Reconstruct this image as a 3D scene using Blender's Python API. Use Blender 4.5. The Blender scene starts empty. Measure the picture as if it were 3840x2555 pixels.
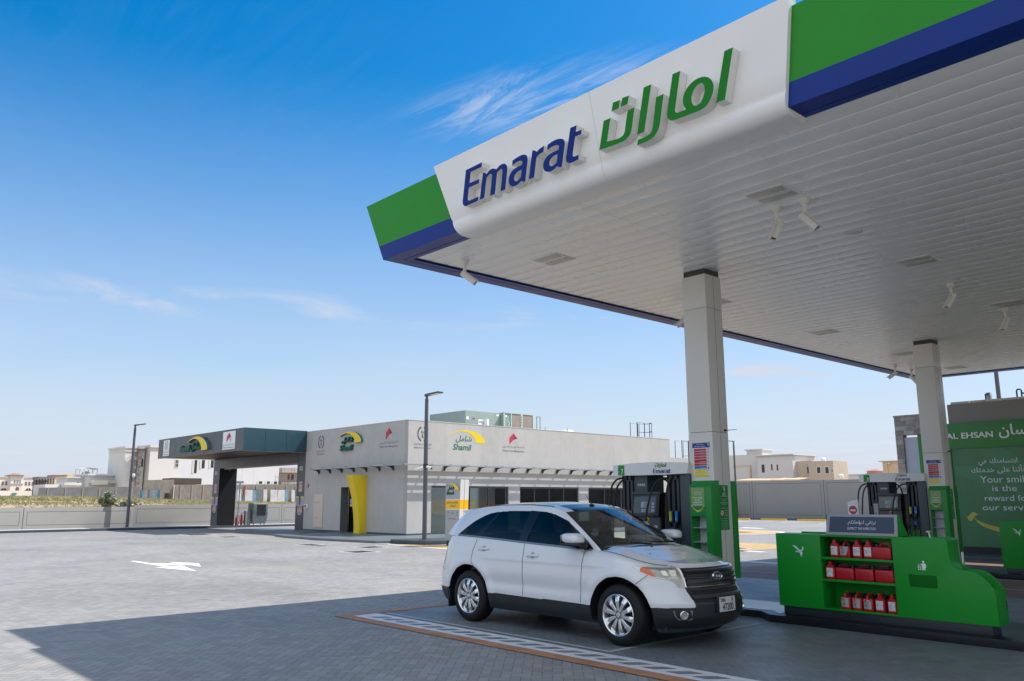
import bpy, bmesh, math, random
from mathutils import Vector, Matrix

SC = bpy.context.scene
COL = SC.collection

# ---------------------------------------------------------------- camera
CAM_H = 1.75
cam_d = bpy.data.cameras.new('camera')
cam = bpy.data.objects.new('camera', cam_d)
COL.objects.link(cam)
SC.camera = cam
cam_d.sensor_fit = 'HORIZONTAL'
cam_d.sensor_width = 36.0
cam_d.lens = 36.0 * 3099.49 / 3840.0
cam_d.clip_start = 0.05
cam_d.clip_end = 6000.0
YAW, PITCH, ROLL = -0.830814, 0.1897582, -0.00242659
_f = Vector((math.sin(YAW) * math.cos(PITCH), math.cos(YAW) * math.cos(PITCH), math.sin(PITCH)))
_r0 = Vector((math.cos(YAW), -math.sin(YAW), 0.0))
_u0 = _r0.cross(_f)
_r = _r0 * math.cos(ROLL) + _u0 * math.sin(ROLL)
_u = _r.cross(_f)
cam.matrix_world = Matrix(((_r.x, _u.x, -_f.x, 0.0), (_r.y, _u.y, -_f.y, 0.0), (_r.z, _u.z, -_f.z, CAM_H), (0, 0, 0, 1)))

# ---------------------------------------------------------------- light
SUN_DIR = Vector((2.38, 4.05, 6.45)).normalized()
SUN_EL = math.asin(SUN_DIR.z)
SUN_AZ = math.atan2(SUN_DIR.x, SUN_DIR.y)
sun_d = bpy.data.lights.new('sun', 'SUN')
sun_d.energy = 3.5
sun_d.angle = math.radians(0.53)
sun_d.color = (1.0, 0.955, 0.89)
sun = bpy.data.objects.new('sun', sun_d)
COL.objects.link(sun)
sun.location = (0, 0, 60)
sun.rotation_euler = SUN_DIR.to_track_quat('Z', 'Y').to_euler()

SC.view_settings.view_transform = 'Standard'
SC.view_settings.look = 'None'
SC.view_settings.gamma = 1.0
SC.view_settings.exposure = 0.78
SC.cycles.max_bounces = 12
SC.cycles.diffuse_bounces = 8
SC.cycles.use_denoising = True


class NT:
    """small node-tree helper"""
    def __init__(self, tree):
        self.t = tree
        self.n = tree.nodes
        self.l = tree.links

    def new(self, kind, **kw):
        nd = self.n.new(kind)
        for k, v in kw.items():
            setattr(nd, k, v)
        return nd

    def put(self, sock, val):
        if hasattr(val, 'links'):
            self.l.new(val, sock)
        else:
            sock.default_value = val

    def math(self, op, a, b=None, c=None, clamp=False):
        nd = self.n.new('ShaderNodeMath')
        nd.operation = op
        nd.use_clamp = clamp
        self.put(nd.inputs[0], a)
        if b is not None:
            self.put(nd.inputs[1], b)
        if c is not None:
            self.put(nd.inputs[2], c)
        return nd.outputs[0]

    def noise(self, vec, scale, detail=3.0, rough=0.5, dist=0.0):
        nd = self.n.new('ShaderNodeTexNoise')
        if vec is not None:
            self.l.new(vec, nd.inputs['Vector'])
        nd.inputs['Scale'].default_value = scale
        nd.inputs['Detail'].default_value = detail
        nd.inputs['Roughness'].default_value = rough
        nd.inputs['Distortion'].default_value = dist
        return nd.outputs['Fac']

    def mapr(self, val, a, b, c, d, smooth=False):
        nd = self.n.new('ShaderNodeMapRange')
        nd.interpolation_type = 'SMOOTHSTEP' if smooth else 'LINEAR'
        self.l.new(val, nd.inputs[0])
        for i, x in enumerate((a, b, c, d)):
            nd.inputs[1 + i].default_value = x
        return nd.outputs[0]

    def mix(self, fac, a, b, blend='MIX'):
        nd = self.n.new('ShaderNodeMix')
        nd.data_type = 'RGBA'
        nd.blend_type = blend
        self.put(nd.inputs[0], fac)
        self.put(nd.inputs[6], a)
        self.put(nd.inputs[7], b)
        return nd.outputs[2]

    def mapping(self, vec, loc=(0, 0, 0), rot=(0, 0, 0), scale=(1, 1, 1)):
        nd = self.n.new('ShaderNodeMapping')
        self.l.new(vec, nd.inputs[0])
        nd.inputs[1].default_value = loc
        nd.inputs[2].default_value = rot
        nd.inputs[3].default_value = scale
        return nd.outputs[0]


def rgb(c, k=1.0):
    return (c[0] * k, c[1] * k, c[2] * k, 1.0)


# ---------------------------------------------------------------- sky
world = bpy.data.worlds.new('World')
SC.world = world
world.use_nodes = True
wt = NT(world.node_tree)
wt.n.clear()
w_out = wt.new('ShaderNodeOutputWorld')
w_bg = wt.new('ShaderNodeBackground')
sky = wt.new('ShaderNodeTexSky', sky_type='NISHITA')
sky.sun_disc = False
sky.sun_elevation = SUN_EL
sky.sun_rotation = SUN_AZ
sky.altitude = 0.0
sky.air_density = 1.0
sky.dust_density = 0.8
sky.ozone_density = 3.2
w_tc = wt.new('ShaderNodeTexCoord')
w_dir = w_tc.outputs['Generated']
sep = wt.new('ShaderNodeSeparateXYZ')
wt.l.new(w_dir, sep.inputs[0])
zz = wt.math('MAXIMUM', sep.outputs[2], 0.03)
px = wt.math('DIVIDE', sep.outputs[0], zz)
py = wt.math('DIVIDE', sep.outputs[1], zz)
comb = wt.new('ShaderNodeCombineXYZ')
wt.l.new(px, comb.inputs[0])
wt.l.new(py, comb.inputs[1])
cvec = comb.outputs[0]
# cirrus drawn out along one direction of the cloud deck
n_fine = wt.noise(wt.mapping(cvec, rot=(0, 0, math.radians(-24)), scale=(1.1, 5.2, 1.0)), 2.3, 9.0, 0.66, 1.1)
n_big = wt.noise(cvec, 0.45, 3.0, 0.5, 0.3)


def patch(cx_, cy_, ang, ln, wd):
    """soft elliptical patch of the cloud deck"""
    dx = wt.math('SUBTRACT', px, cx_)
    dy = wt.math('SUBTRACT', py, cy_)
    c_, s_ = math.cos(ang), math.sin(ang)
    u = wt.math('DIVIDE', wt.math('ADD', wt.math('MULTIPLY', dx, c_), wt.math('MULTIPLY', dy, s_)), ln)
    v = wt.math('DIVIDE', wt.math('SUBTRACT', wt.math('MULTIPLY', dy, c_), wt.math('MULTIPLY', dx, s_)), wd)
    d = wt.math('SQRT', wt.math('ADD', wt.math('MULTIPLY', u, u), wt.math('MULTIPLY', v, v)))
    return wt.mapr(d, 0.1, 1.0, 1.0, 0.0, True)


fibres = wt.mapr(n_fine, 0.36, 0.74, 0.0, 1.0, True)
feather = wt.math('MULTIPLY', patch(-1.38, 1.37, math.radians(20), 0.50, 0.22), fibres)
band = wt.math('MULTIPLY', wt.math('MULTIPLY', wt.mapr(sep.outputs[2], 0.195, 0.218, 0.0, 1.0, True), wt.mapr(sep.outputs[2], 0.222, 0.245, 1.0, 0.0, True)),
               wt.mapr(wt.noise(cvec, 1.1, 7.0, 0.62, 0.5), 0.46, 0.72, 0.0, 1.0, True))
low_patch = wt.math('MULTIPLY', patch(-3.4, 5.9, math.radians(60), 1.1, 0.5), wt.mapr(wt.noise(cvec, 1.6, 7.0, 0.6, 0.4), 0.42, 0.66, 0.0, 1.0, True))
wisps = wt.math('MULTIPLY', fibres, wt.mapr(n_big, 0.5, 0.75, 0.0, 0.03, True))
veil = wt.mapr(sep.outputs[2], 0.02, 0.48, 0.98, 0.0)
veil = wt.math('MULTIPLY', wt.math('POWER', veil, 1.35), wt.mapr(n_big, 0.3, 0.7, 0.92, 1.08))
tot = wt.math('ADD', wt.math('ADD', wt.math('MULTIPLY', feather, 0.80), wt.math('MULTIPLY', band, 0.42)), wt.math('ADD', wt.math('MULTIPLY', low_patch, 0.5), wisps))
tot = wt.math('ADD', tot, veil, clamp=True)
hs = wt.new('ShaderNodeHueSaturation')
hs.inputs['Hue'].default_value = 0.495
hs.inputs['Saturation'].default_value = 1.47
hs.inputs['Value'].default_value = 1.0
wt.l.new(sky.outputs[0], hs.inputs['Color'])
skycol = wt.mix(tot, hs.outputs[0], (3.55, 3.85, 4.5, 1.0))
# bright white fill added to the unseen sky behind the camera for shaded faces
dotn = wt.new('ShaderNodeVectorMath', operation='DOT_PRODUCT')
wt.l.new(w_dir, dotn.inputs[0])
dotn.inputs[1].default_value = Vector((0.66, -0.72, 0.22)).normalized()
fill_f = wt.math('MULTIPLY', wt.mapr(dotn.outputs['Value'], 0.02, 0.45, 0.0, 1.0, True), wt.mapr(n_big, 0.25, 0.6, 0.7, 1.0, True))
skycol = wt.mix(fill_f, skycol, (5.1, 5.6, 6.3, 1.0))
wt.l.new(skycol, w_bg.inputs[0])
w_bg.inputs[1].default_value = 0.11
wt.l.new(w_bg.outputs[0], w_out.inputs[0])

# ---------------------------------------------------------------- materials
MATS = {}


def mat(name, color, rough=0.6, metal=0.0, var=0.0, vscale=3.0, bump=0.0, bscale=40.0, coat=0.0, spec=0.5,
        dirt=0.0, emit=None, estr=0.0):
    """principled surface with procedural mottling, grime and fine relief"""
    if name in MATS:
        return MATS[name]
    m = bpy.data.materials.new(name)
    m.use_nodes = True
    t = NT(m.node_tree)
    b = t.n['Principled BSDF']
    b.inputs['Base Color'].default_value = rgb(color)
    b.inputs['Roughness'].default_value = rough
    b.inputs['Metallic'].default_value = metal
    b.inputs['Specular IOR Level'].default_value = spec
    if coat:
        b.inputs['Coat Weight'].default_value = coat
        b.inputs['Coat Roughness'].default_value = 0.04
    if var or bump or dirt:
        tc = t.new('ShaderNodeTexCoord')
        v = tc.outputs['Object']
        if var or dirt:
            n = t.noise(v, vscale, 5.0, 0.6)
            f = t.mapr(n, 0.3, 0.7, 1.0 - var, 1.0 + var)
            cm = t.new('ShaderNodeVectorMath', operation='SCALE')
            cm.inputs[0].default_value = color[:3]
            t.l.new(f, cm.inputs['Scale'])
            out = cm.outputs[0]
            if dirt:
                nd = t.noise(v, vscale * 0.37, 7.0, 0.7)
                out = t.mix(t.mapr(nd, 0.5, 0.75, 0.0, dirt, True), out, (0.20, 0.17, 0.13, 1.0))
            t.l.new(out, b.inputs['Base Color'])
            t.l.new(t.mapr(n, 0.3, 0.7, rough * 0.88, min(1.0, rough * 1.12)), b.inputs['Roughness'])
        if bump:
            bp = t.new('ShaderNodeBump')
            bp.inputs['Strength'].default_value = bump
            bp.inputs['Distance'].default_value = 0.01
            t.l.new(t.noise(v, bscale, 4.0, 0.6), bp.inputs['Height'])
            t.l.new(bp.outputs[0], b.inputs['Normal'])
    if emit:
        b.inputs['Emission Color'].default_value = rgb(emit)
        b.inputs['Emission Strength'].default_value = estr
    MATS[name] = m
    return m


def glass_mat(name, tint, gloss_tint=(1, 1, 1)):
    """sheet glass: tinted see-through mixed with a Fresnel mirror"""
    if name in MATS:
        return MATS[name]
    m = bpy.data.materials.new(name)
    m.use_nodes = True
    t = NT(m.node_tree)
    t.n.clear()
    o = t.new('ShaderNodeOutputMaterial')
    tr = t.new('ShaderNodeBsdfTransparent')
    tr.inputs[0].default_value = rgb(tint)
    gl = t.new('ShaderNodeBsdfGlossy')
    gl.inputs['Color'].default_value = rgb(gloss_tint)
    gl.inputs['Roughness'].default_value = 0.015
    fr = t.new('ShaderNodeFresnel')
    fr.inputs['IOR'].default_value = 1.55
    mx = t.new('ShaderNodeMixShader')
    t.l.new(t.math('MULTIPLY', fr.outputs[0], 1.35, clamp=True), mx.inputs[0])
    t.l.new(tr.outputs[0], mx.inputs[1])
    t.l.new(gl.outputs[0], mx.inputs[2])
    t.l.new(mx.outputs[0], o.inputs[0])
    MATS[name] = m
    return m


# ---------------------------------------------------------------- mesh helpers
ORG = {}


class G:
    def __init__(self):
        self.v = []
        self.f = []
        self.mi = []
        self.sm = []
        self.cur = 0
        self.smooth = False

    def m(self, i):
        self.cur = i
        return self

    def add(self, vs, fs, smooth=None):
        o = len(self.v)
        self.v.extend([tuple(p) for p in vs])
        s = self.smooth if smooth is None else smooth
        for f in fs:
            self.f.append(tuple(i + o for i in f))
            self.mi.append(self.cur)
            self.sm.append(s)
        return self

    def box(self, x0, x1, y0, y1, z0, z1):
        vs = [(x, y, z) for z in (z0, z1) for y in (y0, y1) for x in (x0, x1)]
        return self.add(vs, [(0, 2, 3, 1), (4, 5, 7, 6), (0, 1, 5, 4), (2, 6, 7, 3), (0, 4, 6, 2), (1, 3, 7, 5)], False)

    def quad(self, a, b, c, d):
        return self.add([a, b, c, d], [(0, 1, 2, 3)], False)

    def prism(self, pts, fn0, fn1, smooth=False):
        """closed 2-D outline lifted to 3-D by fn0 (one cap) and fn1 (other cap)"""
        n = len(pts)
        vs = [fn0(*p) for p in pts] + [fn1(*p) for p in pts]
        fs = [tuple(range(n - 1, -1, -1)), tuple(range(n, 2 * n))]
        self.add(vs, fs, False)
        o = len(self.v) - 2 * n
        for i in range(n):
            j = (i + 1) % n
            self.f.append((o + i, o + j, o + n + j, o + n + i))
            self.mi.append(self.cur)
            self.sm.append(smooth)
        return self

    def px(self, pts, x0, x1, smooth=False):
        return self.prism(pts, lambda y, z: (x0, y, z), lambda y, z: (x1, y, z), smooth)

    def py(self, pts, y0, y1, smooth=False):
        return self.prism(pts, lambda x, z: (x, y0, z), lambda x, z: (x, y1, z), smooth)

    def pz(self, pts, z0, z1, smooth=False):
        return self.prism(pts, lambda x, y: (x, y, z0), lambda x, y: (x, y, z1), smooth)

    def grid(self, rows, closed_u=False, closed_v=False, smooth=True):
        nr, nc = len(rows), len(rows[0])
        vs = [p for r in rows for p in r]
        fs = []
        for i in range(nr if closed_v else nr - 1):
            for j in range(nc if closed_u else nc - 1):
                i2, j2 = (i + 1) % nr, (j + 1) % nc
                fs.append((i * nc + j, i * nc + j2, i2 * nc + j2, i2 * nc + j))
        return self.add(vs, fs, smooth)

    def tube(self, path, r, n=8, cap=True):
        path = [Vector(p) for p in path]
        rs = r if isinstance(r, (list, tuple)) else [r] * len(path)
        rows = []
        prev = None
        for i, p in enumerate(path):
            a = path[max(i - 1, 0)]
            b = path[min(i + 1, len(path) - 1)]
            d = (b - a).normalized()
            if prev is None:
                ref = Vector((0, 0, 1)) if abs(d.z) < 0.9 else Vector((1, 0, 0))
                x = d.cross(ref).normalized()
            else:
                x = (prev - d * prev.dot(d))
                x = x.normalized() if x.length > 1e-6 else d.orthogonal().normalized()
            prev = x
            y = d.cross(x)
            rows.append([p + (x * math.cos(t) + y * math.sin(t)) * rs[i] for t in [2 * math.pi * k / n for k in range(n)]])
        self.grid(rows, closed_u=True, smooth=True)
        if cap:
            o = len(self.v)
            self.add(rows[0] + rows[-1], [tuple(range(n - 1, -1, -1)), tuple(range(n, 2 * n))], False)
        return self

    def cyl(self, p0, p1, r0, r1=None, n=16):
        return self.tube([p0, p1], [r0, r0 if r1 is None else r1], n)

    def bar(self, p0, p1, w, h):
        """rectangular bar between two points, w sideways, h up"""
        p0, p1 = Vector(p0), Vector(p1)
        d = (p1 - p0).normalized()
        ref = Vector((0, 0, 1)) if abs(d.z) < 0.95 else Vector((0, 1, 0))
        s = d.cross(ref).normalized() * (w / 2)
        u = s.cross(d).normalized() * (h / 2)
        vs = [p + a * s + b * u for p in (p0, p1) for a, b in ((-1, -1), (1, -1), (1, 1), (-1, 1))]
        return self.add(vs, [(3, 2, 1, 0), (4, 5, 6, 7), (0, 1, 5, 4), (1, 2, 6, 5), (2, 3, 7, 6), (3, 0, 4, 7)], False)

    def lathe(self, prof, c, axis='z', n=24, smooth=True):
        """profile of (radius, offset along axis)"""
        rows = []
        for r, h in prof:
            row = []
            for k in range(n):
                t = 2 * math.pi * k / n
                a, b = r * math.cos(t), r * math.sin(t)
                if axis == 'z':
                    row.append((c[0] + a, c[1] + b, c[2] + h))
                elif axis == 'y':
                    row.append((c[0] + a, c[1] + h, c[2] + b))
                else:
                    row.append((c[0] + h, c[1] + a, c[2] + b))
            rows.append(row)
        return self.grid(rows, closed_u=True, smooth=smooth)

    def rbox(self, x0, x1, y0, y1, z0, z1, r, n=4):
        """box with rounded vertical edges and softened top and bottom"""
        rows = []
        for z, k in ((z0, 0.55), (z0 + r * 0.35, 0.15), (z0 + r, 0.0), (z1 - r, 0.0), (z1 - r * 0.35, 0.15), (z1, 0.55)):
            i = r * k
            row = []
            for cx, cy, a0 in ((x1 - r, y1 - r, 0), (x0 + r, y1 - r, 90), (x0 + r, y0 + r, 180), (x1 - r, y0 + r, 270)):
                for q in range(n + 1):
                    a = math.radians(a0 + 90 * q / n)
                    row.append((cx + (r - i) * math.cos(a), cy + (r - i) * math.sin(a), z))
            rows.append(row)
        self.grid(rows, closed_u=True, smooth=True)
        m = len(rows[0])
        self.add(rows[0] + rows[-1], [tuple(range(m - 1, -1, -1)), tuple(range(m, 2 * m))], True)
        return self

    def build(self, name, mats, parent=None, bevel=0.0, angle=38.0, segs=2, weld=False):
        org = Vector((0, 0, 0))
        if parent is not None:
            org = ORG[parent.name]
        me = bpy.data.meshes.new(name)
        me.from_pydata([(v[0] - org.x, v[1] - org.y, v[2] - org.z) for v in self.v], [], self.f)
        if not isinstance(mats, (list, tuple)):
            mats = [mats]
        for mm in mats:
            me.materials.append(mm)
        me.polygons.foreach_set('material_index', self.mi)
        me.polygons.foreach_set('use_smooth', [bool(s) or bevel > 0 for s in self.sm])
        if bevel > 0 or weld:
            bm = bmesh.new()
            bm.from_mesh(me)
            if weld:
                bmesh.ops.remove_doubles(bm, verts=bm.verts, dist=1e-5)
            bmesh.ops.recalc_face_normals(bm, faces=bm.faces)
            if bevel > 0:
                ed = [e for e in bm.edges if len(e.link_faces) == 2 and e.calc_face_angle(0) > 0.5]
                bmesh.ops.bevel(bm, geom=ed, offset=bevel, segments=segs, profile=0.7, affect='EDGES', clamp_overlap=True)
            bm.to_mesh(me)
            bm.free()
        me.update()
        me.set_sharp_from_angle(angle=math.radians(angle))
        o = bpy.data.objects.new(name, me)
        COL.objects.link(o)
        if parent is not None:
            o.parent = parent
            ORG[o.name] = org
        else:
            ORG[o.name] = Vector((0, 0, 0))
        return o


def tag(o, label, cat, group=None, kind=None):
    if label:
        o['label'] = label
    if cat:
        o['category'] = cat
    if group:
        o['group'] = group
    if kind:
        o['kind'] = kind
    return o


def thing(name, label, cat, loc=(0, 0, 0), group=None):
    o = bpy.data.objects.new(name, None)
    o.empty_display_size = 0.2
    COL.objects.link(o)
    o.location = loc
    ORG[o.name] = Vector(loc)
    return tag(o, label, cat, group)


def struct(o):
    o['kind'] = 'structure'
    return o


def copy_tree(o, loc, label=None, rotz=None, group=None):
    def cp(src, par):
        c = src.copy()
        COL.objects.link(c)
        if par is not None:
            c.parent = par
        ORG[c.name] = ORG[src.name]
        for ch in KIDS.get(src.name, []):
            KIDS.setdefault(c.name, []).append(cp(ch, c))
        return c
    build_kids()
    r = cp(o, None)
    r.location = loc
    ORG[r.name] = Vector(loc)
    if rotz is not None:
        r.rotation_euler = (0, 0, rotz)
    if label:
        r['label'] = label
    if group:
        r['group'] = group
    return r


KIDS = {}


def build_kids():
    KIDS.clear()
    for o in COL.objects:
        if o.parent is not None:
            KIDS.setdefault(o.parent.name, []).append(o)


# ---------------------------------------------------------------- flat artwork helpers
def face_y(Y, e=0.0):
    """plane that faces the camera side (-Y): local (x, z)"""
    return lambda x, z: (x, Y - e, z)


def face_x(X, e=0.0):
    """plane that faces +X: local (y, z)"""
    return lambda y, z: (X + e, y, z)


def smooth_outline(pts, sub=5):
    """pts: (x, y) corners or (x, y, 1) smooth points -> denser outline"""
    n = len(pts)
    out = []

    def tan(i):
        p0, p2 = pts[(i - 1) % n], pts[(i + 1) % n]
        return ((p2[0] - p0[0]) * 0.5, (p2[1] - p0[1]) * 0.5)
    for i in range(n):
        a, b = pts[i], pts[(i + 1) % n]
        sa, sb = len(a) > 2, len(b) > 2
        out.append((a[0], a[1]))
        if not sa and not sb:
            continue
        d = (b[0] - a[0], b[1] - a[1])
        L = math.hypot(*d)
        ta = tan(i) if sa else d
        tb = tan((i + 1) % n) if sb else d
        la, lb = math.hypot(*ta) or 1, math.hypot(*tb) or 1
        ta = (ta[0] / la * L, ta[1] / la * L)
        tb = (tb[0] / lb * L, tb[1] / lb * L)
        for k in range(1, sub):
            t = k / sub
            h1 = 2 * t ** 3 - 3 * t ** 2 + 1
            h2 = t ** 3 - 2 * t ** 2 + t
            h3 = -2 * t ** 3 + 3 * t ** 2
            h4 = t ** 3 - t ** 2
            out.append((h1 * a[0] + h2 * ta[0] + h3 * b[0] + h4 * tb[0], h1 * a[1] + h2 * ta[1] + h3 * b[1] + h4 * tb[1]))
    return out


def tess(loops):
    """triangulate an outline with holes -> (points, triangles)"""
    from mathutils.geometry import tessellate_polygon
    vv = [[Vector((p[0], p[1], 0)) for p in lp] for lp in loops]
    tris = tessellate_polygon(vv)
    flat = [(p[0], p[1]) for lp in loops for p in lp]
    return flat, tris


def sheet(g, loops, fn):
    """flat shape with holes on a surface"""
    pts, tris = tess(loops)
    g.add([fn(*p) for p in pts], [t for t in tris], False)
    return g


def solid(g, loops, fn0, fn1, mside, mface):
    """extruded letter: face at fn0, back at fn1"""
    pts, tris = tess(loops)
    g.m(mface)
    g.add([fn0(*p) for p in pts], list(tris), False)
    g.m(mside)
    for lp in loops:
        n = len(lp)
        vs = [fn0(*p) for p in lp] + [fn1(*p) for p in lp]
        g.add(vs, [(i, (i + 1) % n, n + (i + 1) % n, n + i) for i in range(n)], False)
    return g


TXT = {}


def text_mesh(s, bold=0.0, shear=0.0, space=1.0):
    key = (s, bold, shear, space)
    if key in TXT:
        return TXT[key]
    c = bpy.data.curves.new('lettering', 'FONT')
    c.body = s
    c.resolution_u = 3
    c.offset = bold
    c.shear = shear
    c.space_character = space
    o = bpy.data.objects.new('lettering', c)
    COL.objects.link(o)
    me = bpy.data.meshes.new_from_object(o)
    vs = [(v.co.x, v.co.y) for v in me.vertices]
    fs = [tuple(p.vertices) for p in me.polygons]
    bpy.data.objects.remove(o)
    bpy.data.curves.remove(c)
    bpy.data.meshes.remove(me)
    xs = [v[0] for v in vs]
    ys = [v[1] for v in vs]
    bb = (min(xs), max(xs), min(ys), max(ys))
    TXT[key] = (vs, fs, bb)
    return TXT[key]


# Arabic letters: isolated, final, initial, medial presentation forms
AR = {
    0x627: (0xFE8D, 0xFE8E, 0, 0), 0x623: (0xFE83, 0xFE84, 0, 0), 0x625: (0xFE87, 0xFE88, 0, 0), 0x622: (0xFE81, 0xFE82, 0, 0),
    0x628: (0xFE8F, 0xFE90, 0xFE91, 0xFE92), 0x629: (0xFE93, 0xFE94, 0, 0), 0x62A: (0xFE95, 0xFE96, 0xFE97, 0xFE98),
    0x62C: (0xFE9D, 0xFE9E, 0xFE9F, 0xFEA0), 0x62D: (0xFEA1, 0xFEA2, 0xFEA3, 0xFEA4), 0x62E: (0xFEA5, 0xFEA6, 0xFEA7, 0xFEA8),
    0x62F: (0xFEA9, 0xFEAA, 0, 0), 0x631: (0xFEAD, 0xFEAE, 0, 0), 0x632: (0xFEAF, 0xFEB0, 0, 0), 0x633: (0xFEB1, 0xFEB2, 0xFEB3, 0xFEB4),
    0x634: (0xFEB5, 0xFEB6, 0xFEB7, 0xFEB8), 0x635: (0xFEB9, 0xFEBA, 0xFEBB, 0xFEBC), 0x637: (0xFEC1, 0xFEC2, 0xFEC3, 0xFEC4),
    0x639: (0xFEC9, 0xFECA, 0xFECB, 0xFECC), 0x641: (0xFED1, 0xFED2, 0xFED3, 0xFED4), 0x642: (0xFED5, 0xFED6, 0xFED7, 0xFED8),
    0x643: (0xFED9, 0xFEDA, 0xFEDB, 0xFEDC), 0x644: (0xFEDD, 0xFEDE, 0xFEDF, 0xFEE0), 0x645: (0xFEE1, 0xFEE2, 0xFEE3, 0xFEE4),
    0x646: (0xFEE5, 0xFEE6, 0xFEE7, 0xFEE8), 0x647: (0xFEE9, 0xFEEA, 0xFEEB, 0xFEEC), 0x648: (0xFEED, 0xFEEE, 0, 0),
    0x64A: (0xFEF1, 0xFEF2, 0xFEF3, 0xFEF4), 0x649: (0xFEEF, 0xFEF0, 0, 0), 0x6A9: (0xFED9, 0xFEDA, 0xFEDB, 0xFEDC),
}
LAMALEF = {0x627: (0xFEFB, 0xFEFC), 0x623: (0xFEF7, 0xFEF8), 0x625: (0xFEF9, 0xFEFA)}


def arabic(s):
    cs = [ord(c) for c in s]
    out = []
    prev_joins = False
    i = 0
    while i < len(cs):
        c = cs[i]
        if c not in AR:
            out.append(chr(c))
            prev_joins = False
            i += 1
            continue
        if c == 0x644 and i + 1 < len(cs) and cs[i + 1] in LAMALEF:
            out.append(chr(LAMALEF[cs[i + 1]][1 if prev_joins else 0]))
            prev_joins = False
            i += 2
            continue
        nxt = cs[i + 1] if i + 1 < len(cs) else 0
        iso, fin, ini, med = AR[c]
        joins_next = bool(ini) and nxt in AR
        if prev_joins and joins_next:
            out.append(chr(med))
        elif prev_joins:
            out.append(chr(fin))
        elif joins_next:
            out.append(chr(ini))
        else:
            out.append(chr(iso))
        prev_joins = joins_next
        i += 1
    return ''.join(reversed(out))


def put_text(g, s, box, fn, bold=0.0, shear=0.0, depth=None, fnb=None, keep=None, mside=None):
    """lettering stretched into box (u0, u1, v0, v1) on surface fn; keep='l'/'c'/'r' keeps proportions from the height"""
    vs, fs, bb = text_mesh(s, bold, shear)
    u0, u1, v0, v1 = box
    sy = (v1 - v0) / max(bb[3] - bb[2], 1e-6)
    sx = (u1 - u0) / max(bb[1] - bb[0], 1e-6)
    if keep:
        sx = min(sx, sy)
        w = (bb[1] - bb[0]) * sx
        if keep == 'c':
            u0 = (u0 + u1) / 2 - w / 2
        elif keep == 'r':
            u0 = u1 - w
    P = [(u0 + (x - bb[0]) * sx, v0 + (y - bb[2]) * sy) for x, y in vs]
    g.add([fn(*p) for p in P], fs, False)
    if fnb is not None:
        cnt = {}
        for f in fs:
            for k in range(len(f)):
                e = (f[k], f[(k + 1) % len(f)])
                key = tuple(sorted((tuple(round(c, 5) for c in vs[e[0]]), tuple(round(c, 5) for c in vs[e[1]]))))
                cnt.setdefault(key, []).append(e)
        cm = g.cur
        if mside is not None:
            g.m(mside)
        for es in cnt.values():
            if len(es) == 1:
                a, b = es[0]
                g.add([fn(*P[a]), fn(*P[b]), fnb(*P[b]), fnb(*P[a])], [(0, 1, 2, 3)], False)
        g.m(cm)
    return g


def rect(g, u0, u1, v0, v1, fn):
    return g.add([fn(u0, v0), fn(u1, v0), fn(u1, v1), fn(u0, v1)], [(0, 1, 2, 3)], False)


def slab(g, u0, u1, v0, v1, fn, fnb):
    """thin plate between two parallel surfaces"""
    a = [fn(u0, v0), fn(u1, v0), fn(u1, v1), fn(u0, v1)]
    b = [fnb(u0, v0), fnb(u1, v0), fnb(u1, v1), fnb(u0, v1)]
    return g.add(a + b, [(0, 1, 2, 3), (7, 6, 5, 4), (0, 4, 5, 1), (1, 5, 6, 2), (2, 6, 7, 3), (3, 7, 4, 0)], False)


def arc_band(cx, cy, r0, r1, a0, a1, n=16, sx=1.0):
    o = [(cx + sx * r0 * math.cos(math.radians(a0 + (a1 - a0) * k / n)), cy + r0 * math.sin(math.radians(a0 + (a1 - a0) * k / n))) for k in range(n + 1)]
    i = [(cx + sx * r1 * math.cos(math.radians(a0 + (a1 - a0) * k / n)), cy + r1 * math.sin(math.radians(a0 + (a1 - a0) * k / n))) for k in range(n + 1)]
    return o + i[::-1]


def disc_pts(cx, cy, r, n=20, sx=1.0):
    return [(cx + sx * r * math.cos(2 * math.pi * k / n), cy + r * math.sin(2 * math.pi * k / n)) for k in range(n)]


# ---------------------------------------------------------------- common materials
M_WHITE = mat('white_paint', (0.78, 0.78, 0.77), 0.45, var=0.03, vscale=1.2)
M_BLACK = mat('black_plastic', (0.012, 0.013, 0.015), 0.42, var=0.15, vscale=6)
M_GREEN = mat('green_panel', (0.018, 0.26, 0.020), 0.42, spec=0.3, var=0.05, vscale=1.3)
M_KGREEN = mat('green_kiosk_coat', (0.004, 0.25, 0.020), 0.36, spec=0.35, var=0.05, vscale=2.0, dirt=0.05)
M_BLUE = mat('blue_panel', (0.002, 0.030, 0.23), 0.42, spec=0.3, var=0.05, vscale=1.3)
M_YELLOW = mat('yellow_paint', (0.78, 0.55, 0.01), 0.45, var=0.04, vscale=2)
M_RED = mat('red_paint', (0.55, 0.02, 0.025), 0.45, var=0.05)
M_SLATE = mat('slate_tile', (0.055, 0.068, 0.085), 0.5, var=0.15, vscale=2.5, bump=0.1)
M_STEEL = mat('brushed_steel', (0.55, 0.56, 0.57), 0.3, metal=0.9, var=0.05)
M_CHROME = mat('chrome', (0.75, 0.76, 0.78), 0.07, metal=1.0)
M_DARKMETAL = mat('charcoal_metal', (0.05, 0.055, 0.065), 0.45, metal=0.3, var=0.08)
M_INKW = mat('white_lettering', (0.8, 0.82, 0.82), 0.6)
M_INKK = mat('black_lettering', (0.02, 0.02, 0.022), 0.6)
M_INKG = mat('grey_lettering', (0.17, 0.17, 0.18), 0.6)
M_INKGREEN = mat('green_lettering', (0.008, 0.14, 0.075), 0.5)
M_INKBLUE = mat('blue_lettering', (0.006, 0.03, 0.20), 0.5)
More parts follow.
